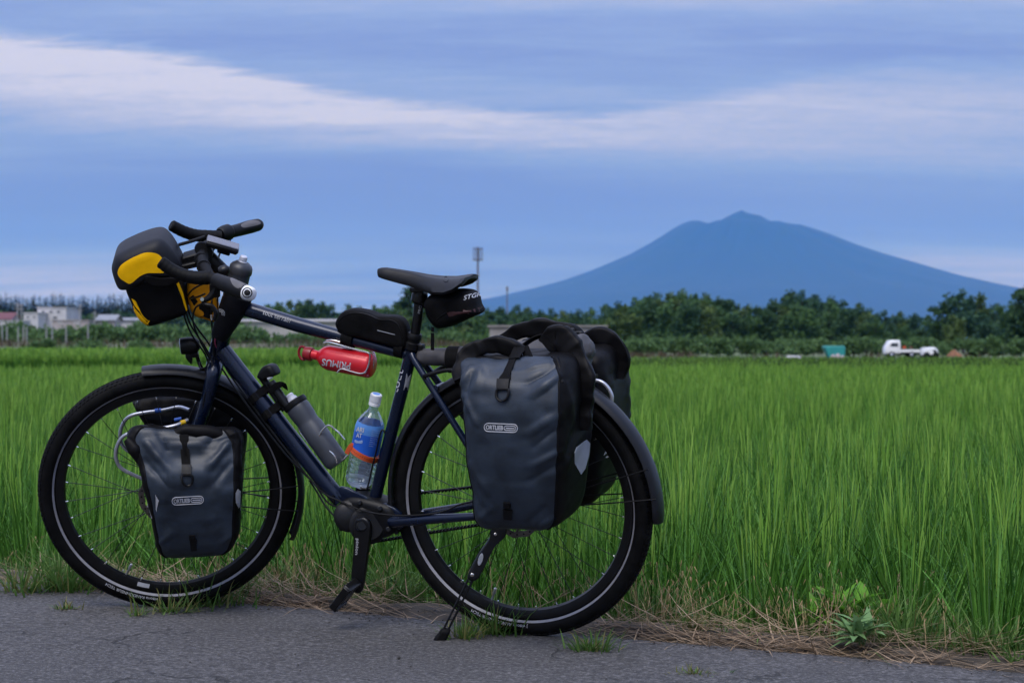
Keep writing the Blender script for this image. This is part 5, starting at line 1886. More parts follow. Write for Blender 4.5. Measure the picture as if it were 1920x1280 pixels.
s = np_mesh("gravel", V.reshape(-1, 3), (of[None] + np.arange(N)[:, None, None] * 6).reshape(-1, 3), leaf_mat("grit_stone", (0.035, 0.033, 0.032), (0.17, 0.16, 0.15), 0.0, 0.9))
tag(s, "loose grit and asphalt crumbs along the road's broken edge", "gravel")
s['kind'] = 'stuff'

# dry seed grass standing in the verge, with hanging seed heads
N = 300
a = np.concatenate([rng.uniform(-4.2, 2.4, 60), rng.normal(-3.05, 0.22, 100), rng.normal(-1.95, 0.25, 100), rng.normal(-1.35, 0.08, 40)])
b = rng.uniform(0.10, 0.36, N)
x, y = ab(a, b)
zb = verge_z(a, b)
Ls = rng.uniform(0.08, 0.22, N)
az = rng.uniform(0, 6.28, N)
parts = [blades(np.stack([x, y, zb], 1), az, rng.uniform(0, 0.5, N), rng.uniform(0.2, 1.3, N), Ls, rng.uniform(0.0012, 0.0022, N), 5, None, 6.0)]
V0 = parts[0][0].reshape(N, 6, 2, 3).mean(2)
for q in range(4):
    tip = V0[:, 5 - (q % 3)]
    n2 = N
    parts.append(blades(tip + rng.normal(0, 0.003, (n2, 3)), rng.uniform(0, 6.28, n2), rng.uniform(2.5, 3.2, n2), rng.normal(0, 0.2, n2), rng.uniform(0.012, 0.024, n2), rng.uniform(0.002, 0.0036, n2), 2, rng.uniform(0, 6.28, n2), 2.0))
V, F = joined(parts)
s = np_mesh("dry_seed_grass", V, F, leaf_mat("dry_seed", (0.2730, 0.1890, 0.0945), (0.4830, 0.3570, 0.1995), 0.15, 0.8))
tag(s, "thin dry grass with drooping tan seed heads in the verge behind the wheels", "grass")
s['kind'] = 'stuff'

# short green grass of the verge
m_grass = leaf_mat("verge_grass_leaf", (0.0324, 0.0828, 0.0158), (0.1008, 0.1872, 0.0396), 0.4, 0.45)
N = 6500
a = np.where(rng.random(N) < 0.55, rng.uniform(-4.6, 2.8, N), rng.uniform(-1.3, 2.8, N))
b = rng.uniform(0.10, 0.40, N)
dens = np.array([noise.noise(Vector((p * 1.7 + 5, q * 3, 1.0))) for p, q in zip(a, b)])
keep = rng.random(N) < np.clip(0.30 + dens * 1.3 + (b - 0.1) * 1.6, 0.02, 1)
a, b = a[keep], b[keep]
N = len(a)
x, y = ab(a, b)
az = rng.uniform(0, 6.28, N)
V, F = blades(np.stack([x, y, verge_z(a, b)], 1), az, rng.uniform(0.1, 0.8, N), rng.uniform(0.1, 1.1, N), rng.uniform(0.03, 0.11, N), rng.uniform(0.003, 0.0065, N), 4)
s = np_mesh("verge_grass", V, F, m_grass)
tag(s, "short green grass growing through the straw between asphalt and rice", "grass")
s['kind'] = 'stuff'

# ---- rice
m_rice = leaf_mat("rice_leaf", (0.0142, 0.0639, 0.0072), (0.1349, 0.3193, 0.0454), 0.12, 0.42)
m_ear = leaf_mat("rice_ear", (0.1367, 0.2895, 0.0362), (0.2492, 0.4020, 0.0724), 0.3, 0.6)
PADDY = -0.41


def clump(n, h, wid, spread, segs, ears, seedv):
    """one rice plant at the origin"""
    r_ = np.random.default_rng(seedv)
    az = r_.uniform(0, 6.283, n)
    rad = np.abs(r_.normal(0, 0.024, n))
    base = np.stack([np.cos(az) * rad, np.sin(az) * rad, np.zeros(n)], 1)
    az = az + r_.normal(0, 0.5, n)
    tilt = np.abs(r_.normal(0.03, 0.105, n)) * spread
    bend = np.abs(r_.normal(0.14, 0.24, n)) * spread
    L_ = h * r_.uniform(0.55, 1.05, n)
    some = r_.random(n) < 0.16
    bend = np.where(some, bend + r_.uniform(0.5, 1.3, n), bend)
    V, F = blades(base, az, tilt, bend, L_, wid * r_.uniform(0.7, 1.25, n), segs, az + math.pi / 2 + r_.normal(0, 0.5, n), 2.2)
    mi = np.zeros(len(F), int)
    if ears:
        az = r_.uniform(0, 6.283, ears)
        rad = np.abs(r_.normal(0, 0.02, ears))
        base = np.stack([np.cos(az) * rad, np.sin(az) * rad, h * r_.uniform(0.66, 0.80, ears)], 1)
        base[:, 0] += np.cos(az) * 0.05
        base[:, 1] += np.sin(az) * 0.05
        V2, F2 = blades(base, az, r_.uniform(0.02, 0.16, ears), r_.uniform(0.05, 0.4, ears), h * r_.uniform(0.14, 0.26, ears), np.full(ears, wid * 0.62), max(3, segs - 2), az + 1.57, 5.0, True)
        V, F = joined([(V, F), (V2, F2)])
        mi = np.concatenate([mi, np.ones(len(F2), int)])
    return V, F, mi


def scatter(name, pts, protos, mats):
    """copies of plant geometry joined into one mesh"""
    Vs, Fs, Ms, bo = [], [], [], 0
    rg = np.random.default_rng(3)
    which = rg.integers(0, len(protos), len(pts))
    rot = rg.uniform(0, 6.283, len(pts))
    scl = rg.normal(1.0, 0.075, len(pts))
    for k, (V, F, mi) in enumerate(protos):
        sel = np.where(which == k)[0]
        if not len(sel):
            continue
        c, s_ = np.cos(rot[sel])[:, None], np.sin(rot[sel])[:, None]
        P_ = np.stack([V[None, :, 0] * c - V[None, :, 1] * s_, V[None, :, 0] * s_ + V[None, :, 1] * c, V[None, :, 2] * scl[sel][:, None]], 2) + pts[sel][:, None, :]
        nv = len(V)
        Fs.append((F[None] + (bo + np.arange(len(sel))[:, None, None] * nv)).reshape(-1, 4))
        Vs.append(P_.reshape(-1, 3))
        Ms.append(np.tile(mi, len(sel)))
        bo += nv * len(sel)
    return np_mesh(name, np.concatenate(Vs), np.concatenate(Fs), mats, np.concatenate(Ms))


def field_points(b0, b1, y1, da, db, margin, y0=0.0):
    pts = []
    nb2 = int((b1 - b0) / db)
    for j in range(nb2):
        b_ = b0 + j * db
        a_ = np.arange(-26, 26, da) + rng.uniform(0, da)
        a_ = a_ + rng.normal(0, da * 0.16, len(a_))
        x_, y_ = ab(a_, b_ + rng.normal(0, db * 0.10, len(a_)))
        half_ = np.abs(y_) * 0.282 + margin
        ok = (np.abs(x_) < half_) & (y_ < y1) & (y_ > y0)
        pts.append(np.stack([x_[ok], y_[ok], np.full(ok.sum(), PADDY)], 1))
    return np.concatenate(pts)


near_p = [clump(112, 0.80, 0.0082, 1.6, 7, 14, 100 + k) for k in range(9)]
mid_p = [clump(56, 0.76, 0.010, 1.1, 3, 15, 200 + k) for k in range(6)]
far_p = [clump(22, 0.73, 0.020, 0.95, 2, 11, 300 + k) for k in range(6)]
pts = field_points(0.44, 40.0, 41.5, 0.25, 0.28, 1.6)
row0 = pts[(pts @ np.array([RM[0], RM[1], 0]) - RB0) < 0.56]
rest_ = pts[(pts @ np.array([RM[0], RM[1], 0]) - RB0) >= 0.56]
d_ = rest_[:, 1]
s = scatter("rice_field", rest_[d_ < 10], near_p, [m_rice, m_ear])
tag(s, "dense green rice standing in the paddy behind the bicycle, nearest part", "rice")
s['kind'] = 'stuff'
s = scatter("rice_field", rest_[(d_ >= 10) & (d_ < 20)], mid_p, [m_rice, m_ear])
tag(s, "dense green rice in the middle of the paddy", "rice")
s['kind'] = 'stuff'
s = scatter("rice_field", rest_[d_ >= 20], far_p, [m_rice, m_ear])
tag(s, "even green surface of rice towards the paddy's far edge", "rice")
s['kind'] = 'stuff'
protos = []
for k, (V, F, mi) in enumerate(near_p[:5]):
    protos.append(np_mesh("rice_plant", V, F, [m_rice, m_ear], mi).data)
    bpy.data.objects.remove(bpy.data.objects[-1]) if False else None
for o in [o for o in col.objects if o.name.startswith("rice_plant")]:
    bpy.data.objects.remove(o)
for k, p_ in enumerate(row0):
    o = bpy.data.objects.new("rice_plant", protos[k % 5])
    o.location = p_
    o.rotation_euler = (0, 0, random.uniform(0, 6.28))
    o.scale = (1.0, 1.0, random.uniform(0.9, 1.06))
    col.objects.link(o)
    tag(o, "tall rice plant of the front row, rooted just behind the straw verge", "rice plant", "front row of rice plants")

# second field beyond the gap, standing higher on the left; rough grass on the right
def block(name, x0f, x1f, y0, y1, z, protos_, n, label, mats):
    yy = rng.uniform(0, 1, n)
    yy = y0 + (y1 - y0) * yy ** 1.4
    x0, x1 = x0f * yy, x1f * yy
    xx = x0 + (x1 - x0) * rng.random(n)
    o = scatter(name, np.stack([xx, yy, np.full(n, z)], 1), protos_, mats)
    tag(o, label, "rice" if "rice" in name else "grass")
    o['kind'] = 'stuff'
    return o


far2 = [clump(22, 0.76, 0.032, 0.9, 2, 5, 400 + k) for k in range(6)]
block("rice_field", -0.31, 0.04, 47.0, 49.0, -0.20, far2, 1500, "front face of the second rice field across the left", [m_rice, m_ear])
block("rice_field", -0.31, 0.045, 49.0, 112.0, -0.20, [clump(16, 0.76, 0.07, 0.9, 2, 5, 450 + k) for k in range(5)], 6000, "second higher rice field across the left, beyond the first", [m_rice, m_ear])
m_rough = leaf_mat("rough_grass", (0.0360, 0.0840, 0.0180), (0.0900, 0.1440, 0.0360), 0.35, 0.6)
block("rough_grass", 0.02, 0.31, 46.0, 120.0, -0.42, [clump(16, 0.45, 0.075, 1.2, 2, 2, 470 + k) for k in range(5)], 5200, "rough green grass strip beyond the paddy on the right", [m_rough, m_ear])

# earth bank with dry weeds
xb = np.linspace(-75, 75, 160)
yb = [118, 124, 130, 138, 146, 160]
top = np.interp(xb, [-75, -5, 6, 75], [1.05, 0.9, -0.33, -0.33])
Vb = []
for y_, f_ in zip(yb, (0, 0.45, 0.9, 1.0, 0.7, 0)):
    for x_, t_ in zip(xb, top):
        Vb.append((x_ * y_ / 130, y_, -0.43 + (t_ + 0.35) * f_ + 0.12 * f_ * noise.noise(Vector((x_ * 0.25, y_ * 0.2, 0)))))
nx = len(xb)
bk_ = np_mesh("earth_bank", Vb, [(j * nx + i, j * nx + i + 1, (j + 1) * nx + i + 1, (j + 1) * nx + i) for j in range(5) for i in range(nx - 1)], mat("bank_soil", (0.10, 0.082, 0.05), 0.95, 0, 0.2, 0.12, color2=(0.06, 0.085, 0.03)), smooth=True)
bk_['kind'] = 'structure'


def weeds(name, n, xr, yr, zf, h, wid, m_, label, cluster=0.0):
    x_ = rng.uniform(*xr, n)
    y_ = rng.uniform(*yr, n)
    if cluster:
        k_ = np.array([noise.noise(Vector((p * 0.16, q * 0.05, cluster))) for p, q in zip(x_, y_)])
        sel = k_ > -0.05
        x_, y_ = x_[sel], y_[sel]
    n = len(x_)
    zz_ = np.interp(x_, [-75, -5, 6, 75], zf)
    V, F = blades(np.stack([x_, y_, zz_], 1), rng.uniform(0, 6.28, n), rng.uniform(0, 0.5, n), rng.uniform(0, 0.9, n), rng.uniform(0.4, 1.0, n) * h, rng.uniform(0.5, 1.0, n) * wid, 3)
    o = np_mesh(name, V, F, m_)
    tag(o, label, "weeds")
    o['kind'] = 'stuff'


weeds("dry_weeds", 3200, (-50, 4), (122, 140), [0.65, 0.6, -0.3, -0.4], 0.75, 0.10, leaf_mat("dry_weed", (0.0690, 0.0510, 0.0312), (0.1260, 0.0990, 0.0630), 0.2, 0.8), "tan dry weeds covering the bank beyond the fields", 2.0)
weeds("green_weeds", 4500, (-50, 50), (116, 142), [0.6, 0.5, -0.42, -0.42], 0.6, 0.12, leaf_mat("green_weed", (0.0300, 0.0630, 0.0180), (0.0720, 0.1140, 0.0330), 0.3, 0.7), "green weeds patched over the bank beyond the fields", 9.0)

weeds("dry_weeds", 2600, (6, 60), (163, 174), [-0.4, -0.4, -0.4, -0.4], 0.75, 0.13, bpy.data.materials["dry_weed"], "tan dry weeds before the right orchard hedge", 4.0)

# ------------------------------------------------------------------ trees
m_bark = mat("bark", (0.055, 0.045, 0.035), 0.9, 0, 0.2, 3)
M_LEAF = [leaf_mat("broad_leaf_dark", (0.0178, 0.0520, 0.0238), (0.0751, 0.1404, 0.0549), 0.25, 0.6),
          leaf_mat("broad_leaf_mid", (0.0282, 0.0743, 0.0261), (0.1054, 0.1909, 0.0602), 0.25, 0.6),
          leaf_mat("needle_leaf", (0.0077, 0.0220, 0.0176), (0.0198, 0.0429, 0.0330), 0.1, 0.7),
          leaf_mat("shrub_leaf", (0.0564, 0.1203, 0.0401), (0.1508, 0.2458, 0.0898), 0.25, 0.6),
          leaf_mat("broad_leaf_olive", (0.0401, 0.0780, 0.0223), (0.1307, 0.1909, 0.0549), 0.25, 0.6),
          leaf_mat("broad_leaf_bluish", (0.0178, 0.0564, 0.0342), (0.0706, 0.1404, 0.0751), 0.25, 0.6)]


def leaf_cloud(blobs, n, size, r_, taper=0.0):
    """small randomly turned leaf sprays spread through ellipsoidal clumps"""
    w = np.array([b_[3] * b_[4] * b_[5] for b_ in blobs]) ** 0.75
    pick = r_.choice(len(blobs), n, p=w / w.sum())
    B = np.array(blobs)[pick]
    d = r_.normal(0, 1, (n, 3))
    d /= np.linalg.norm(d, axis=1)[:, None]
    rad = r_.uniform(0, 1, n) ** 0.45
    c = B[:, :3] + d * rad[:, None] * B[:, 3:6] * (1 + 0.18 * r_.normal(0, 1, n))[:, None]
    u = r_.normal(0, 1, (n, 3))
    u /= np.linalg.norm(u, axis=1)[:, None]
    v = np.cross(u, r_.normal(0, 1, (n, 3)))
    v /= np.linalg.norm(v, axis=1)[:, None]
    s_ = size * r_.uniform(0.6, 1.3, n)[:, None] * (1 - taper * np.clip(c[:, 2:3], 0, 1))
    V = np.stack([c - u * s_, c + v * s_ * 0.55, c + u * s_, c - v * s_ * 0.55], 1)
    F = np.arange(n * 4).reshape(n, 4)
    return V.reshape(-1, 3), F


def limbs(blobs, h0, r0, z_split):
    mb = MB()
    mb.tube([Vector((0, 0, -0.02)), Vector((0.01, 0, z_split * 0.6)), Vector((0.0, 0.01, z_split)), Vector((0.0, 0.0, h0))], [r0, r0 * 0.8, r0 * 0.65, r0 * 0.15], 7)
    for b_ in blobs[:6]:
        mb.tube([Vector((0, 0, z_split * 0.8)), Vector((b_[0] * 0.5, b_[1] * 0.5, (z_split + b_[2]) / 2)), Vector(b_[:3])], [r0 * 0.5, r0 * 0.35, r0 * 0.1], 5)
    return mb


def tree_proto(name, kind, seedv):
    r_ = np.random.default_rng(seedv)
    if kind == 'broad':
        blobs = []
        nb2 = int(r_.integers(11, 19))
        wd_ = r_.uniform(0.26, 0.42)
        for k in range(nb2):
            zc = r_.uniform(0.22, 0.84)
            sp = wd_ * math.sqrt(max(0.05, 1 - ((zc - 0.42) / 0.56) ** 2))
            an = r_.uniform(0, 6.28)
            rr = sp * r_.uniform(0.3, 1.0)
            s_ = r_.uniform(0.09, 0.19) * (1.15 - 0.5 * zc)
            blobs.append((math.cos(an) * rr, math.sin(an) * rr, zc, s_ * 1.15, s_ * 1.15, s_ * 0.85))
        blobs.append((r_.normal(0, 0.05), 0, 0.88, 0.09, 0.09, 0.10))
        blobs.append((0, 0, 0.5, 0.26, 0.26, 0.28))
        V, F = leaf_cloud(blobs, 2600, 0.036, r_)
        m_ = M_LEAF[(0, 1, 5, 0, 4, 1, 5, 0, 1, 4)[seedv % 10]]
        tr = limbs(blobs, 0.8, 0.03, 0.3)
    elif kind == 'tall':
        blobs = [(r_.normal(0, 0.05), r_.normal(0, 0.05), z_, 0.13 - 0.05 * abs(z_ - 0.75), 0.13, 0.09) for z_ in (0.42, 0.55, 0.66, 0.78, 0.90)] + [(0.12, 0, 0.6, 0.08, 0.08, 0.06), (-0.12, 0, 0.72, 0.08, 0.08, 0.06)]
        V, F = leaf_cloud(blobs, 1500, 0.03, r_)
        m_ = M_LEAF[0]
        tr = limbs(blobs, 0.9, 0.016, 0.4)
    elif kind == 'conifer':
        blobs = []
        for k in range(26):
            z_ = 0.10 + 0.88 * (k / 25) ** 0.9
            w_ = 0.20 * (1.02 - z_) ** 0.85 + 0.004
            blobs.append((r_.normal(0, 0.008), r_.normal(0, 0.008), z_, w_, w_, 0.035))
        V, F = leaf_cloud(blobs, 1700, 0.042, r_, 0.82)
        m_ = M_LEAF[2]
        tr = limbs(blobs[:0], 0.95, 0.014, 0.4)
    else:
        blobs = [(r_.uniform(-0.55, 0.55), r_.uniform(-0.3, 0.3), r_.uniform(0.25, 0.72), r_.uniform(0.2, 0.36), 0.25, r_.uniform(0.2, 0.3)) for k in range(11)]
        V, F = leaf_cloud(blobs, 1500, 0.075, r_)
        m_ = M_LEAF[3]
        tr = limbs(blobs, 0.6, 0.03, 0.15)
    V[:, 2] = np.maximum(V[:, 2], 0.01)
    cr = np_mesh("crown", V, F, m_)
    tk = tr.build("trunk", m_bark)
    return cr, tk


PROTO = {}
for kind, n_ in (('broad', 10), ('tall', 1), ('conifer', 4), ('shrub', 5)):
    PROTO[kind] = [tree_proto(kind, kind, 40 + 10 * len(kind) + k) for k in range(n_)]
used = set()


def plant(kind, k, px, top_py, D, label, cat, group, wide=1.0, base=-0.42, name=None):
    h = CAM_H + (HORIZON - top_py) * D / FPX - base
    x = (px - 960) * D / FPX
    o = thing(name or {'broad': 'broadleaf_tree', 'tall': 'slender_tree', 'conifer': 'conifer_tree', 'shrub': 'shrub'}[kind], (x, D, base), label, cat, group)
    o.scale = (h * wide, h * wide, h)
    o.rotation_euler = (0, 0, random.uniform(0, 6.28) if kind != 'shrub' else random.choice((0.0, math.pi)) + random.uniform(-0.3, 0.3))
    for src in PROTO[kind][k % len(PROTO[kind])]:
        c = src if src.name not in used else src.copy()
        if src.name in used:
            col.objects.link(c)
        used.add(src.name)
        c.parent = o
    return o


right_line = [(915, 573), (945, 571), (968, 566), (990, 571), (1012, 576), (1036, 577), (1058, 577), (1084, 574), (1108, 573), (1134, 567), (1160, 561), (1186, 556), (1208, 552), (1228, 544), (1252, 548), (1284, 539), (1306, 547), (1332, 546), (1350, 553), (1372, 560), (1398, 572), (1418, 569), (1450, 554), (1478, 538), (1505, 540), (1528, 549), (1556, 549), (1582, 560), (1606, 565), (1632, 572), (1660, 577), (1688, 581), (1716, 585), (1742, 588)]
for k, (px, py) in enumerate(right_line):
    if px < 1190:
        lab_ = "dark green broadleaf tree in the low treeline left of the big grey pannier's right edge"
        lab_ = "round dark green tree in the lower treeline under the mountain's left foot"
    elif px < 1420:
        lab_ = "tall dark green tree in the treeline under the mountain's summit"
    elif px < 1600:
        lab_ = "tall dark green tree in the clump right of the summit, above the teal box"
    else:
        lab_ = "lower dark green tree in the treeline behind the white truck"
    plant('broad', k * 3 + k // 5, px + random.uniform(-3, 3), py + random.uniform(-2, 3), 300 + random.uniform(-14, 22), lab_, "tree", "treeline below the mountain", 0.95 + random.uniform(-0.1, 0.2))
for k in range(30):                                           # a second rank fills the wood
    px = 905 + k * 29.5
    py = np.interp(px, [p[0] for p in right_line], [p[1] for p in right_line]) + random.uniform(9, 26)
    plant('broad', k * 2 + 1, px, py, 285 + random.uniform(-8, 8), "shorter tree standing before the taller ones in the treeline under the mountain", "tree", "front rank of the treeline", 1.05)
for k, (px, py, D, w_) in enumerate(((1768, 562, 240, 0.9), (1806, 537, 240, 0.85), (1838, 548, 244, 0.9), (1868, 566, 236, 1.0), (1896, 560, 232, 1.0), (1926, 528, 210, 0.9), (1950, 540, 220, 0.9), (1790, 590, 225, 1.1), (1850, 592, 220, 1.1), (1905, 600, 214, 1.1))):
    lab_ = ("tree at the left shoulder of the nearer clump at the right edge", "tallest tree of the nearer clump right of the white truck", "tree just right of the nearer clump's tallest tree", "low broad tree in the dip of the clump at the right edge", "tree beside the frame's right edge, left of the tallest there", "tall tree cut by the right edge of the frame", "tree mostly outside the right edge of the frame", "leafy low tree in front of the nearer clump, right of the white van", "leafy low tree below the middle of the nearer clump", "leafy low tree at the foot of the right edge's trees")[k]
    plant('broad', k * 2, px, py, D, lab_, "tree", "nearer trees at the right edge", w_)
left_line = [(455, 577), (480, 572), (498, 567), (518, 562), (540, 562), (560, 560), (578, 558), (600, 563), (622, 568), (650, 566), (676, 571), (700, 571), (722, 570), (742, 562), (792, 562), (818, 566), (845, 571), (870, 572), (895, 574)]
for k, (px, py) in enumerate(left_line):
    lab_ = "dark green tree in the distant row above the top tube" if px < 640 else ("dark green tree in the distant row behind the top tube bag" if px < 760 else "dark green tree in the distant row behind the saddle bag")
    plant('broad', k * 3 + 2, px, py, 330 + random.uniform(-15, 15), lab_, "tree", "tree row left of the seat post", 1.0 + random.uniform(-0.1, 0.15))
for k in range(16):
    px = 455 + 29 * k
    plant('broad', k + 4, px, 588 + random.uniform(-6, 8), 310, "low tree in front of the distant row between stem and seat post", "tree", "low trees left of the seat post", 1.25)
plant('tall', 0, 764, 537, 320, "slender tree rising above the tree row just left of the seat post", "tree", None, 1.0)
for k in range(60):
    px = -12 + k * 7.8 + random.uniform(-2.5, 2.5)
    plant('conifer', k, px, 551 + random.uniform(-7, 6) + (px > 240) * (px - 240) * 0.02, 640 + random.uniform(-25, 25), "dark pointed conifer in the distant forest behind the white house" if px < 240 else "dark pointed conifer in the distant forest behind the handlebar bag", "tree", "distant conifer forest", 1.35 + random.uniform(-0.2, 0.25))
for k in range(20):
    px = -10 + k * 23
    plant('broad', k, px, 582 + random.uniform(-7, 7), 600, "dark rounded tree at the foot of the distant conifer forest", "tree", "undergrowth trees of the conifer forest", 1.5)
for k in range(23):
    px = -14 + k * 21.5
    if 40 < px < 165:
        py = 609 + random.uniform(-3, 4)
    else:
        py = 603 + random.uniform(-5, 6)
    plant('shrub', k, px, py, 205 + random.uniform(-6, 6), "dark orchard shrub in the hedge row behind the left dry bank", "shrub", "left orchard hedge", 0.95, name="orchard_shrub")
for k in range(13):
    px = 500 + k * 36
    plant('shrub', k + 2, px, 616 + random.uniform(-4, 4), 215, "dark orchard shrub in the hedge row behind the red bottle and seat post", "shrub", "middle orchard hedge", 0.95, name="orchard_shrub")
for k in range(25):
    px = 1150 + k * 25
    plant('shrub', k + 1, px, 631 + random.uniform(-4, 4), 185 + random.uniform(-6, 6), "green orchard shrub in the hedge row in front of the right treeline", "shrub", "right orchard hedge", 1.1, name="orchard_shrub")
for k, (px, py) in enumerate(((1765, 640), (1812, 632), (1846, 628), (1880, 634), (1915, 630))):
    plant('shrub', k, px, py, 165, ("small shrub right of the white van", "rounded shrub right of the earth heap", "brighter shrub below the nearer trees", "shrub near the right edge, second from it", "shrub at the frame's right edge")[k], "shrub", "shrubs at the right edge", 1.0)
for px, py, D, lab_ in ((82, 633, 112, "single dark weed bush on the left dry bank"), (165, 632, 114, "broad green bush on the left dry bank"), (262, 635, 112, "small dark bush on the bank left of the front wheel")):
    plant('shrub', int(px), px, py, D, lab_, "bush", None, 1.2, 0.2, name="bush")
# sources never used would stay unparented
for lst in PROTO.values():
    for pr_ in lst:
        for src in pr_:
            if src.name not in used:
                bpy.data.objects.remove(src)

# ------------------------------------------------------------------ far buildings, poles, vehicles
M_WALLW = mat("white_render", (0.48, 0.47, 0.48), 0.8, 0, 0.06, 0.4)
M_WALLP = mat("pale_pinkish_wall", (0.34, 0.30, 0.30), 0.85, 0, 0.08, 0.3)
M_CONC = mat("grey_concrete_wall", (0.24, 0.22, 0.215), 0.85, 0, 0.1, 0.5)
M_ROOFR = mat("red_metal_roof", (0.13, 0.035, 0.04), 0.6, 0, 0.1, 0.5)
M_ROOFG = mat("grey_metal_roof", (0.22, 0.23, 0.25), 0.55, 0, 0.1, 0.5)
M_GLASS = mat("dark_window_glass", (0.03, 0.04, 0.05), 0.1, 0, 0.1)
M_FILM = mat("greenhouse_film", (0.36, 0.34, 0.335), 0.5, 0, 0.06, 0.6)
M_POLE = mat("concrete_pole", (0.27, 0.27, 0.28), 0.8, 0, 0.08, 2)
M_TOWER = mat("galvanised_mast", (0.13, 0.12, 0.14), 0.6, 0.2, 0.1, 1)
M_TEAL = mat("teal_sheet", (0.0160, 0.2480, 0.2320), 0.55, 0, 0.08, 1.5)
M_TRUCK = mat("white_car_paint", (0.78, 0.78, 0.78), 0.3, 0, 0.03, coat=0.3)
GZ = -0.42
X_, Y_, Z_ = Vector((1, 0, 0)), Vector((0, 1, 0)), Vector((0, 0, 1))


def wx(px, D):
    return (px - 960) * D / FPX


def wz(py, D):
    return CAM_H + (HORIZON - py) * D / FPX


def building(name, px0, px1, py, D, depth, label, wall, roof=None, roof_py=None, windows=(), cat="building", door=None):
    x0, x1, zt = wx(px0, D), wx(px1, D), wz(py, D)
    t = thing(name, ((x0 + x1) / 2, D, GZ), label, cat)
    b = MB()
    c = Vector(((x0 + x1) / 2, D + depth / 2, (GZ + zt) / 2))
    b.box(c, X_ * (x1 - x0) / 2, Y_ * depth / 2, Z_ * (zt - GZ) / 2)
    b.build("wall", wall, t, 0)
    r = MB()
    if roof_py is None:
        r.box(Vector((c.x, c.y, zt + 0.09)), X_ * ((x1 - x0) / 2 + 0.2), Y_ * (depth / 2 + 0.2), Z_ * 0.085)
    else:
        zr = wz(roof_py, D)
        e_ = 0.5
        for sgn in (-1, 1):
            vs = [Vector((x0 - e_, c.y + sgn * (depth / 2 + e_), zt - 0.1)), Vector((x1 + e_, c.y + sgn * (depth / 2 + e_), zt - 0.1)), Vector((x1 + e_, c.y, zr)), Vector((x0 - e_, c.y, zr))]
            lo = [v - Z_ * 0.15 for v in vs]
            r.add(vs + lo, [(0, 1, 2, 3), (7, 6, 5, 4), (0, 4, 5, 1), (1, 5, 6, 2), (2, 6, 7, 3), (3, 7, 4, 0)])
        gbl = MB()
        for xg in (x0, x1):
            b2 = [Vector((xg, D, zt)), Vector((xg, D + depth, zt)), Vector((xg, c.y, zr - 0.2))]
            gbl.add(b2, [(0, 1, 2)])
        gbl.build("gable", wall, t, 0)
    r.build("roof", roof or wall, t, 0)
    for (wx0, wx1, wy0, wy1) in windows:
        a0, a1, c0, c1 = wx(wx0, D), wx(wx1, D), wz(wy1, D), wz(wy0, D)
        f = MB()
        fw_ = 0.09
        ctr = Vector(((a0 + a1) / 2, D - 0.03, (c0 + c1) / 2))
        for dx, dz2, hx, hz2 in ((0, (c1 - c0) / 2, (a1 - a0) / 2 + fw_, fw_), (0, -(c1 - c0) / 2, (a1 - a0) / 2 + fw_, fw_), ((a1 - a0) / 2, 0, fw_, (c1 - c0) / 2 - fw_), (-(a1 - a0) / 2, 0, fw_, (c1 - c0) / 2 - fw_)):
            f.box(ctr + Vector((dx, 0, dz2)), X_ * hx, Y_ * 0.04, Z_ * hz2)
        fo = f.build("window", M_WALLW, t, 0)
        g_ = MB()
        g_.box(ctr + Y_ * 0.005, X_ * ((a1 - a0) / 2 - fw_), Y_ * 0.01, Z_ * ((c1 - c0) / 2 - fw_))
        g_.build("pane", M_GLASS, fo, 0)
    return t


building("white_house", 70, 124, 577, 420, 9, "white flat-roofed two-storey house before the conifer forest", M_WALLW, windows=((78, 84, 582, 587), (92, 99, 582, 587), (106, 113, 582, 587), (80, 85, 593, 598), (99, 108, 593, 598)))
building("white_annex", 44, 71, 587, 412, 8, "lower white annex left of the flat-roofed white house", M_WALLW, windows=((50, 55, 592, 597), (62, 67, 592, 597)))
building("white_house", 116, 137, 581, 428, 8, "narrow white house block at the right end of the white house", M_WALLW, windows=((121, 126, 586, 592), (129, 133, 586, 592)))
building("red_roof_house", -20, 20, 597, 420, 8, "pale house with a dull red roof at the left edge", M_WALLP, M_ROOFR, 585, windows=((2, 8, 600, 604),))
building("long_shed", 98, 166, 601, 395, 6, "long low pinkish shed right of the white house", M_WALLP, windows=((110, 116, 603, 606), (140, 147, 603, 606)))
building("low_shed", 0, 43, 602, 398, 6, "low white shed in front of the house with the red roof", M_WALLW)
building("grey_roof_house", 182, 214, 599, 430, 8, "house with a grey sloping roof between the shed and the handlebar bag", M_WALLP, M_ROOFG, 589)
building("blue_grey_house", 222, 262, 599, 440, 8, "pale house with a grey roof right of the grey-roofed house", M_WALLW, M_ROOFG, 595)
building("long_greenhouse", 452, 668, 600, 265, 8, "long pale film-covered greenhouse behind the top tube", M_FILM, M_FILM, 597.5)
building("low_shed", 424, 450, 608, 268, 5, "low white shed just left of the long pale greenhouse", M_WALLW)
building("concrete_shed", 918, 1136, 613, 172, 5, "windowless grey-beige shed behind the grey pannier and tent roll", M_CONC)
building("low_shed", 1012, 1050, 597, 900, 6, "tiny pale building at the mountain's foot seen over the treeline", M_WALLW)

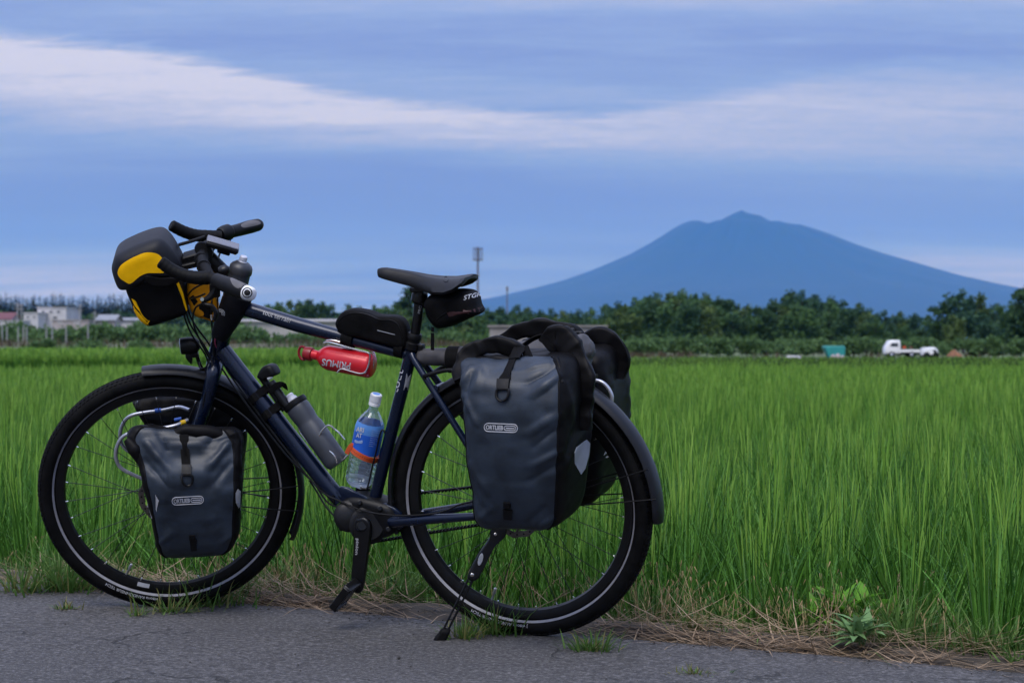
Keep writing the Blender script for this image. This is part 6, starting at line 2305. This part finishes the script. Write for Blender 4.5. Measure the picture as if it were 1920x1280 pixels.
for px, py, D, lab_ in ((33, 567, 390, "pale utility pole left of the white annex"), (40, 568, 392, "second pale utility pole close to the one left of the white annex"), (150, 570, 385, "tall pale utility pole right of the white house"), (178, 583, 380, "shorter pale pole between long shed and grey-roofed house"), (600, 578, 350, "thin pale pole above the red fuel bottle")):
    t = thing("utility_pole", (wx(px, D), D, GZ), lab_, "pole", "utility poles")
    m_ = MB()
    m_.tube([Vector((wx(px, D), D, GZ)), Vector((wx(px, D), D, wz(py, D)))], [0.19, 0.13], 10)
    m_.build("pole", M_POLE, t)
    m_ = MB()
    for dz_ in (0.5, 1.3):
        m_.box(Vector((wx(px, D), D - 0.15, wz(py, D) - dz_)), X_ * 0.7, Y_ * 0.05, Z_ * 0.05)
    m_.build("crossarm", M_POLE, t)
for k, px in enumerate((4, 13, 34, 44, 50, 87, 98, 124, 165)):
    D = 176
    t = MB()
    t.tube([Vector((wx(px, D), D, GZ)), Vector((wx(px, D), D, wz(609 + (k * 7) % 5, D)))], [0.075, 0.06], 8)
    rebase(tag(t.build("orchard_post", M_POLE), "thin white post standing before the left orchard hedge", "post", "white posts of the left orchard"), (wx(px, D), D, GZ))

# phone mast with two platforms and upright antennas
D = 500
t = thing("phone_mast", (wx(896, D), D, GZ), "tall grey mobile phone mast with two platforms behind the saddle", "mast")
zt = wz(463, D)
m_ = MB()
m_.tube([Vector((wx(896, D), D, GZ)), Vector((wx(896, D), D, zt))], [0.36, 0.24], 10)
m_.build("pole", M_TOWER, t)
for zc in (wz(466, D), wz(487, D)):
    m_ = MB()
    c = Vector((wx(896, D), D, zc))
    for r_ in (0.7, 1.3):
        m_.tube([c + Vector((math.cos(a), math.sin(a), 0)) * r_ for a in np.linspace(0, 6.283, 16, endpoint=False)], 0.09, 6, closed=True)
    for a in np.linspace(0, 6.283, 6, endpoint=False):
        m_.tube([c, c + Vector((math.cos(a), math.sin(a), 0)) * 1.3], 0.07, 5)
    m_.build("platform", M_TOWER, t)
for a in np.linspace(0.2, 6.483, 6, endpoint=False):
    m_ = MB()
    c = Vector((wx(896, D) + math.cos(a) * 1.25, D + math.sin(a) * 1.25, 0))
    m_.box(c + Z_ * (wz(476.5, D)), X_ * 0.08, Y_ * 0.06, Z_ * (wz(464, D) - wz(489, D)) / 2)
    m_.build("antenna", M_TOWER, t)
D = 700
m_ = MB()
m_.tube([Vector((wx(951, D), D, GZ)), Vector((wx(951, D), D, wz(537, D)))], [0.32, 0.22], 8)
m_.box(Vector((wx(951, D), D, wz(541, D))), X_ * 0.4, Y_ * 0.3, Z_ * 0.7)
rebase(tag(m_.build("distant_mast", M_TOWER), "faint thin mast on the mountain's left foot right of the phone mast", "mast"), (wx(951, D), D, GZ))

# small white pickup seen from its left side, cab to the left
D = 150
K = D / FPX
t = thing("pickup_truck", (wx(1688, D), D, GZ), "small white cab-over pickup truck parked before the right treeline", "truck")
gz = wz(668, D)


def tq(px, py, y=0.0):
    return Vector((wx(px, D), D + y, wz(py, D)))


b = MB()
b.pillow([tq(x, y, -0.7) for x, y in ((1657, 663), (1657, 655), (1658.5, 650), (1665, 639), (1669, 637.5), (1683, 637.5), (1685.5, 639.5), (1686, 663))], -Y_, 1.4, 0.10, 2, 0)
b.build("cab", M_TRUCK, t, 30)
b = MB()
b.box((tq(1703, 659)), X_ * 18.5 * K, Y_ * 0.7, Z_ * 0.03)
for sy in (-0.68, 0.68):
    b.box(tq(1703, 657.6) + Y_ * sy, X_ * 18.5 * K, Y_ * 0.025, Z_ * 2.4 * K)
b.box(tq(1721, 657.6), X_ * 0.03, Y_ * 0.65, Z_ * 2.4 * K)
b.build("load_bed", M_TRUCK, t, 0)
b = MB()
b.box(tq(1690, 663), X_ * 29 * K, Y_ * 0.5, Z_ * 1.4 * K)
b.build("chassis", M_BLACK, t, 0)
for wpx in (1669, 1706):
    b = MB()
    b.lathe(tq(wpx, 664.6, -0.72), tq(wpx, 664.6, 0.72), [(0, 0.20), (0.01, 0.25), (0.1, 0.25), (0.11, 0.18), (0.89, 0.18), (0.9, 0.25), (0.99, 0.25), (1, 0.2)], 20)
    w_ = b.build("wheel", M_RUBBER, t)
    b = MB()
    b.lathe(tq(wpx, 664.6, -0.74), tq(wpx, 664.6, -0.70), [(0, 0.10), (0.5, 0.14), (1, 0.15)], 16)
    b.build("hubcap", M_SILVER, w_)
b = MB()
b.pillow([tq(x, y, -0.706) for x, y in ((1665, 648.5), (1669.5, 643), (1680.5, 643), (1681, 649.5), (1672, 650))], -Y_, 0.02, 0.3, 1, 0)
b.build("side_window", M_GLASS, t, 0)
b = MB()
b.add([tq(1658.8, 649.6, -0.58), tq(1658.8, 649.6, 0.58), tq(1665.4, 640.6, 0.55), tq(1665.4, 640.6, -0.55)], [(0, 1, 2, 3)])
b.build("windscreen", M_GLASS, t, 0)
for px, py, sx, sz, m0, nm, lab_ in ((1695, 651, 2.2, 2.4, M_ORANGE, "crate", "small orange crate on the white pickup's load bed"), (1708, 651.5, 2.0, 2.2, mat("brown_crate", (0.16, 0.10, 0.06), 0.8), "crate", "small brown crate behind the orange one on the pickup's bed")):
    m_ = MB()
    m_.box(tq(px, py), X_ * sx * K, Y_ * 0.25, Z_ * sz * K)
    for sz_ in (-0.6, 0, 0.6):
        m_.box(tq(px, py) + Z_ * sz_ * sz * K, X_ * sx * K * 1.06, Y_ * 0.27, Z_ * 0.02)
    rebase(tag(m_.build(nm, m0, None, 0), lab_, "crate", "crates on the pickup"), tq(px, py + sz))

# white kei van mostly sunk behind weeds
D = 147
K = D / FPX
t = thing("white_van", (wx(1738, D), D, GZ), "small rounded white van half hidden in weeds right of the pickup", "van")
b = MB()
b.pillow([tq(x, y, -0.7) for x, y in ((1728, 666), (1727.5, 656), (1730, 651.5), (1749, 650.5), (1754, 654), (1757, 661), (1757, 666))], -Y_, 1.4, 0.14, 2, 0)
b.build("body", M_TRUCK, t, 30)
b = MB()
b.pillow([tq(x, y, -0.706) for x, y in ((1746, 655), (1750.5, 655.5), (1753.5, 660), (1746, 660))], -Y_, 0.02, 0.3, 1, 0)
b.build("side_window", M_GLASS, t, 0)
for wpx in (1734, 1751):
    b = MB()
    b.lathe(tq(wpx, 665.5, -0.72), tq(wpx, 665.5, 0.72), [(0, 0.2), (0.01, 0.25), (0.1, 0.25), (0.11, 0.18), (0.89, 0.18), (0.9, 0.25), (0.99, 0.25), (1, 0.2)], 18)
    b.build("wheel", M_RUBBER, t)

# teal cart, white sheet, earth heap
D = 130
K = D / FPX
t = thing("teal_cart", (wx(1563, D), D, GZ), "teal sheet-covered box cart standing at the far field edge", "cart")
b = MB()
b.pillow([tq(x, y, -0.6) for x, y in ((1543, 650), (1546, 648), (1580, 648), (1582.5, 650), (1582, 664), (1579, 671), (1552, 671), (1549, 664))], -Y_, 1.2, 0.08, 2, 0)
b.build("cover", M_TEAL, t, 30)
b = MB()
for sgn in (-1, 1):
    b.box(tq(1563 + sgn * 15, 673), X_ * 0.05, Y_ * 0.5, Z_ * 0.12)
b.build("leg", M_BLACK, t, 0)
for k, (px, py, r_) in enumerate(((1557, 669, 5), (1566, 668.5, 5.5), (1574, 670, 4))):
    b = MB()
    c = tq(px, py, -1.0)
    b.lathe(c - Z_ * r_ * K, c + Z_ * r_ * K, [(0, 0.12), (0.2, r_ * K * 0.95), (0.6, r_ * K), (0.9, r_ * K * 0.6), (1, 0.05)], 14)
    b.wrinkle(0.05, 4, k * 3.0)
    rebase(tag(b.build("sack", M_WALLP), ("left pale sack before the teal cart", "middle pale sack before the teal cart", "small right pale sack before the teal cart")[k], "sack", "sacks by the teal cart"), c - Z_ * r_ * K)
D = 121
K = D / FPX
b = MB()
b.pillow([tq(x, y, 0) for x, y in ((1474, 673.5), (1476, 668), (1486, 666.5), (1499, 667), (1503, 669), (1502, 674))], -Y_, 0.8, 0.2, 2, 2)
rebase(tag(b.build("white_sheet", M_WALLW), "low white sheet lying at the far paddy edge left of the teal cart", "sheet"), tq(1488, 674))
D = 140
K = D / FPX
b = MB()
c = tq(1790, 668)
b.lathe(c, c + Z_ * 13 * K, [(0, 15 * K), (0.3, 12 * K), (0.7, 6 * K), (1, 0.6 * K)], 20)
b.wrinkle(0.12, 2.2, 5.0)
rebase(tag(b.build("earth_heap", mat("orange_earth", (0.22, 0.10, 0.05), 0.95, 0, 0.2, 2)), "heap of orange-brown earth right of the white van", "heap"), c)

# ------------------------------------------------------------------ the mountain, 22 km away
D = 22000.0
K = D / FPX
prof = [(560, 646), (700, 612), (800, 588), (880, 566), (905, 562), (935, 556), (960, 550), (1000, 541.5), (1050, 528), (1100, 510.5), (1140, 494), (1180, 477), (1215, 458), (1240, 443), (1260, 430), (1280, 419), (1293, 414.5), (1304, 417), (1316, 425), (1328, 422), (1345, 416), (1360, 408), (1375, 400.5), (1391, 394), (1402, 399.5), (1412, 402), (1425, 404.5), (1440, 413), (1460, 423), (1480, 425.5), (1500, 422.5), (1530, 432), (1560, 443), (1600, 459.5), (1650, 477.5), (1700, 493.5), (1750, 509.5), (1800, 524), (1850, 536), (1900, 545.5), (1980, 560), (2100, 585), (2300, 620), (2460, 646)]
ppx = np.array([p[0] for p in prof], float)
ppz = np.array([wz(p[1], D) for p in prof])
PK = 1392.0
ux = np.unique(np.concatenate([(ppx - PK) * K, np.linspace(-6200, -1200, 60), np.linspace(-1150, 1150, 120), np.linspace(1200, 7200, 70)]))
vy = np.concatenate([np.linspace(-6500, -1200, 40), np.linspace(-1100, 0, 24), np.linspace(300, 5000, 12)])
UX, VY = np.meshgrid(ux, vy)
R_ = np.sqrt(UX ** 2 + VY ** 2)
ang_ = np.arctan2(VY, UX)
sgn_ = np.where(np.abs(UX) < 1, 1, np.sign(UX))
mixw = np.clip(np.abs(np.cos(ang_)), 0, 1)
zl = np.interp(PK - R_ / K, ppx, ppz)
zr_ = np.interp(PK + R_ / K, ppx, ppz)
wl = 0.5 - 0.5 * np.cos(ang_)
ZM = zl * wl + zr_ * (1 - wl)
gull = vnoise(ang_ * 6.0, R_ * 0.0007, 1.0, 4.0) * 22 + vnoise(ang_ * 17.0, R_ * 0.0016, 1.0, 9.0) * 10
ZM = ZM + gull * np.clip(np.abs(VY) / 900, 0, 1) * np.clip(ZM / 700, 0, 1)
exact = np.interp(PK + UX / K, ppx, ppz)
ZM = np.where(np.abs(VY) < 1, exact, np.minimum(ZM, exact + np.abs(VY) * 0.004))
ZM = np.maximum(ZM, -2.0)
m_mtn = mat("forested_mountain", (0.016, 0.030, 0.020), 0.95, 0, 0.10, 0.004)
nx, ny = len(ux), len(vy)
mo = np_mesh("mountain", np.stack([wx(PK, D) + UX, D + VY, ZM], 2).reshape(-1, 3), [(j * nx + i, j * nx + i + 1, (j + 1) * nx + i + 1, (j + 1) * nx + i) for j in range(ny - 1) for i in range(nx - 1)], m_mtn, smooth=True)
mo['kind'] = 'structure'

# ------------------------------------------------------------------ haze
hz = MB()
hz.box(Vector((0, 0, (1720 - 1.6) / 2)), X_ * 28000, Y_ * 28000, Z_ * (1720 + 1.6) / 2)
m_hz = bpy.data.materials.new("haze_air")
m_hz.use_nodes = True
T = NT(m_hz.node_tree)
T.n.clear()
o_ = T.add('ShaderNodeOutputMaterial')
v_ = T.add('ShaderNodeVolumePrincipled')
v_.inputs['Color'].default_value = HAZE_COL
v_.inputs['Density'].default_value = HAZE_DENS
v_.inputs['Anisotropy'].default_value = 0.0
v_.inputs['Absorption Color'].default_value = (1, 1, 1, 1)
T.l.new(v_.outputs[0], o_.inputs['Volume'])
h_ = hz.build("haze", m_hz, None, 0)
h_['kind'] = 'stuff'

# ------------------------------------------------------------------ tufts and weeds at the roadside
m_tuft = leaf_mat("tuft_leaf", (0.0522, 0.1305, 0.0261), (0.1653, 0.2697, 0.0696), 0.4, 0.45)
m_tuftd = leaf_mat("yellowing_tuft_leaf", (0.1392, 0.1479, 0.0435), (0.2610, 0.2349, 0.0957), 0.3, 0.6)


def tuft(px, py, rad, n, hgt, label, dry=0.15, wid=0.006, flat=0.6, b_=None):
    g0 = on_ground(px, py, 0.0)
    for _ in range(3):
        a_ = RE[0] * g0.x + RE[1] * g0.y
        bb_ = RM[0] * g0.x + RM[1] * g0.y - RB0
        z_ = float(road_z(np.array(a_))) if bb_ < -0.02 else float(verge_z(np.array([a_]), np.array([min(bb_, 0.26)]))[0])
        g0 = on_ground(px, py, z_)
    r_ = np.random.default_rng(int(px * 7 + py))
    az = r_.uniform(0, 6.283, n)
    rr = np.abs(r_.normal(0, rad * 0.55, n))
    base = np.stack([np.cos(az) * rr, np.sin(az) * rr * 0.6, np.full(n, 0.0)], 1)
    az = az + r_.normal(0, 0.6, n)
    V, F = blades(base, az, r_.uniform(0.05, flat * 1.6, n), r_.uniform(0.1, 1.2, n), hgt * 1.25 * r_.uniform(0.45, 1.25, n), wid * r_.uniform(0.6, 1.3, n), 4, az + 1.57 + r_.normal(0, 0.4, n))
    mi = np.repeat((r_.random(n) < dry).astype(int), 4)
    o = np_mesh("grass_tuft", V, F, [m_tuft, m_tuftd], mi)
    o.location = g0
    tag(o, label, "grass tuft", "grass tufts along the asphalt edge")


tuft(112, 1106, 0.16, 240, 0.15, "big green grass tuft left of the front tyre at the asphalt edge")
tuft(40, 1110, 0.10, 80, 0.11, "green grass tuft at the left frame edge on the verge", 0.3)
tuft(128, 1141, 0.045, 60, 0.03, "small yellowish tuft lying on the asphalt below the big left tuft", 0.6, 0.004, 1.0)
tuft(390, 1132, 0.17, 280, 0.085, "wide green tuft hiding the bottom of the front tyre", 0.25)
tuft(318, 1146, 0.10, 130, 0.055, "low tuft in front of the front tyre on the asphalt", 0.35, 0.005, 0.9)
tuft(258, 1153, 0.05, 50, 0.03, "little tuft on the asphalt left of the front tyre's bottom", 0.3, 0.004, 1.0)
tuft(735, 1128, 0.13, 190, 0.15, "leafy green tuft right of the hanging pedal", 0.05)
tuft(780, 1112, 0.12, 110, 0.11, "green tuft left of the rear tyre beside the pedal tuft", 0.1)
tuft(930, 1188, 0.08, 150, 0.085, "bright green tuft right of the kickstand against the rear tyre", 0.12)
tuft(868, 1196, 0.06, 100, 0.05, "small tuft just right of the kickstand's rubber foot", 0.35, 0.0045)
tuft(1108, 1219, 0.07, 130, 0.05, "small green tuft alone on the asphalt right of the rear tyre", 0.2, 0.0045)
tuft(1305, 1262, 0.07, 70, 0.02, "flat yellowish tuft on the asphalt near the bottom edge", 0.6, 0.004, 1.2)
tuft(1198, 1148, 0.10, 110, 0.11, "grass tuft in the verge right of the rear tyre", 0.2)
tuft(1440, 1165, 0.10, 90, 0.10, "thin grass tuft in the verge between rear tyre and broad-leaved weed", 0.3)
tuft(1690, 1205, 0.13, 120, 0.14, "green tuft right of the broad-leaved weed on the straw", 0.15)
tuft(1768, 1205, 0.05, 36, 0.12, "narrow upright tuft farther right on the straw", 0.1)
tuft(1905, 1238, 0.06, 40, 0.05, "tuft in the lower right corner at the asphalt edge", 0.2)
tuft(520, 1105, 0.12, 100, 0.09, "grass tuft behind the front tyre's right side in the straw", 0.3)
tuft(610, 1100, 0.10, 60, 0.10, "sparse tuft left of the hanging pedal", 0.3)

for k, (px, py, rad, n, hg, dr) in enumerate(((1242, 1162, 0.09, 90, 0.10, 0.25), (1300, 1180, 0.07, 60, 0.06, 0.35), (1352, 1172, 0.09, 90, 0.10, 0.2), (1500, 1186, 0.08, 70, 0.08, 0.3), (1540, 1180, 0.09, 100, 0.11, 0.1), (1652, 1198, 0.09, 110, 0.11, 0.1), (1730, 1206, 0.08, 60, 0.09, 0.2), (1826, 1222, 0.08, 50, 0.08, 0.4), (1872, 1224, 0.08, 50, 0.10, 0.3), (182, 1098, 0.08, 70, 0.10, 0.3), (236, 1104, 0.07, 60, 0.09, 0.3), (452, 1116, 0.09, 80, 0.09, 0.3), (562, 1112, 0.08, 70, 0.10, 0.3))):
    tuft(px, py, rad, n, hg, ("tuft just right of the rear tyre in the straw", "low yellowing tuft at the asphalt edge right of the rear tyre", "second tuft right of the rear tyre before the rice", "sparse tuft midway between rear tyre and broad-leaved weed", "green tuft touching the broad-leaved weed's left side", "green tuft touching the broad-leaved weed's right side", "thin tuft right of the dry stalks", "sparse yellowing tuft near the lower right corner", "thin green tuft close to the right frame edge", "tuft between the big left tuft and the front tyre", "tuft at the front tyre's left side", "tuft behind the bottom of the front tyre", "tuft in the straw right of the front wheel")[k], dr)


def weed(px, py, n, hgt, llen, lwid, label, m_):
    g0 = on_ground(px, py, 0.0)
    for _ in range(3):
        a_ = RE[0] * g0.x + RE[1] * g0.y
        bb_ = RM[0] * g0.x + RM[1] * g0.y - RB0
        z_ = float(verge_z(np.array([a_]), np.array([min(bb_, 0.26)]))[0]) if bb_ > -0.02 else float(road_z(np.array(a_)))
        g0 = on_ground(px, py, z_)
    t = thing("weed", g0, label, "weed")
    r_ = random.Random(int(px))
    sb_ = MB()
    tips = []
    for k in range(6):
        a = r_.uniform(0, 6.28)
        rr = r_.uniform(0.02, 0.09)
        p1 = g0 + Vector((math.cos(a) * rr, math.sin(a) * rr * 0.6, hgt * r_.uniform(0.5, 1.0)))
        sb_.tube([g0 + Vector((0, 0, -0.01)), (g0 + p1) / 2 + Vector((0, 0, hgt * 0.15)), p1], 0.0018, 6, 4)
        tips.append((g0, p1))
    sb_.build("stem", m_, t)
    for k in range(n):
        s0, s1 = tips[k % 6]
        f_ = r_.uniform(0.35, 1.0)
        p_ = s0.lerp(s1, f_) + Vector((0, 0, hgt * 0.12 * f_))
        a = r_.uniform(0, 6.28)
        el = r_.uniform(0.0, 1.2)
        d_ = Vector((math.cos(a) * math.cos(el), math.sin(a) * math.cos(el), math.sin(el)))
        sd_ = d_.cross(Z_).normalized()
        up = sd_.cross(d_)
        L_, W_ = llen * r_.uniform(0.7, 1.2), lwid * r_.uniform(0.8, 1.2)
        mb = MB()
        vs, fs = [], []
        prof_ = ((0.0, 0.12), (0.2, 0.75), (0.4, 1.0), (0.65, 0.75), (0.85, 0.35), (1.0, 0.03))
        for q, w_ in prof_:
            c = p_ + d_ * L_ * q - up * L_ * 0.35 * q * q
            vs += [c + sd_ * W_ * w_ * 0.5 + up * W_ * 0.12 * w_, c, c - sd_ * W_ * w_ * 0.5 + up * W_ * 0.12 * w_]
        for i in range(5):
            fs += [(i * 3, i * 3 + 1, i * 3 + 4, i * 3 + 3), (i * 3 + 1, i * 3 + 2, i * 3 + 5, i * 3 + 4)]
        mb.add(vs, fs)
        mb.build("leaf", m_, t)


m_w1 = leaf_mat("broad_weed_leaf", (0.1218, 0.3132, 0.0261), (0.1914, 0.4176, 0.0522), 0.4, 0.45)
m_w2 = leaf_mat("dull_weed_leaf", (0.1392, 0.2610, 0.0957), (0.2175, 0.3480, 0.1479), 0.3, 0.6)
weed(1592, 1188, 60, 0.085, 0.095, 0.036, "bright green broad-leaved weed on the verge right of the rear wheel", m_w1)
weed(1556, 1184, 26, 0.06, 0.085, 0.030, "low left neighbour of the bright green broad-leaved weed on the verge", m_w1)
weed(1642, 1190, 26, 0.075, 0.08, 0.026, "right neighbour of the bright green broad-leaved weed on the verge", m_w1)
weed(1618, 1212, 30, 0.06, 0.075, 0.022, "dull grey-green weed at the asphalt edge below the broad-leaved one", m_w2)
weed(748, 1128, 16, 0.09, 0.05, 0.012, "grey-green narrow-leaved weed right of the hanging pedal", m_w2)
weed(1375, 1202, 10, 0.025, 0.03, 0.010, "small dark weed lying in the straw right of the rear tyre", m_w2)
# long dry stalks leaning up to the right
m_ = MB()
g0 = on_ground(1690, 1152, 0.0)
for (tx, ty) in ((1740, 1064), (1752, 1070), (1684, 1075)):
    e_ = at_depth(tx, ty, g0.y + 0.05)
    m_.tube([g0, (g0 + e_) / 2 + Vector((-0.006, 0, 0.004)), e_], [0.0011, 0.0009, 0.0006], 6, 4)
    for q in range(7):
        s_ = g0.lerp(e_, 0.55 + 0.065 * q)
        m_.tube([s_, s_ + Vector((random.uniform(-0.004, 0.008), 0, 0.012))], [0.0012, 0.0004], 5)
rebase(tag(m_.build("dry_stalk", m_straw), "long dry tan stalks leaning to the right above the broad-leaved weed", "stalk"), g0)
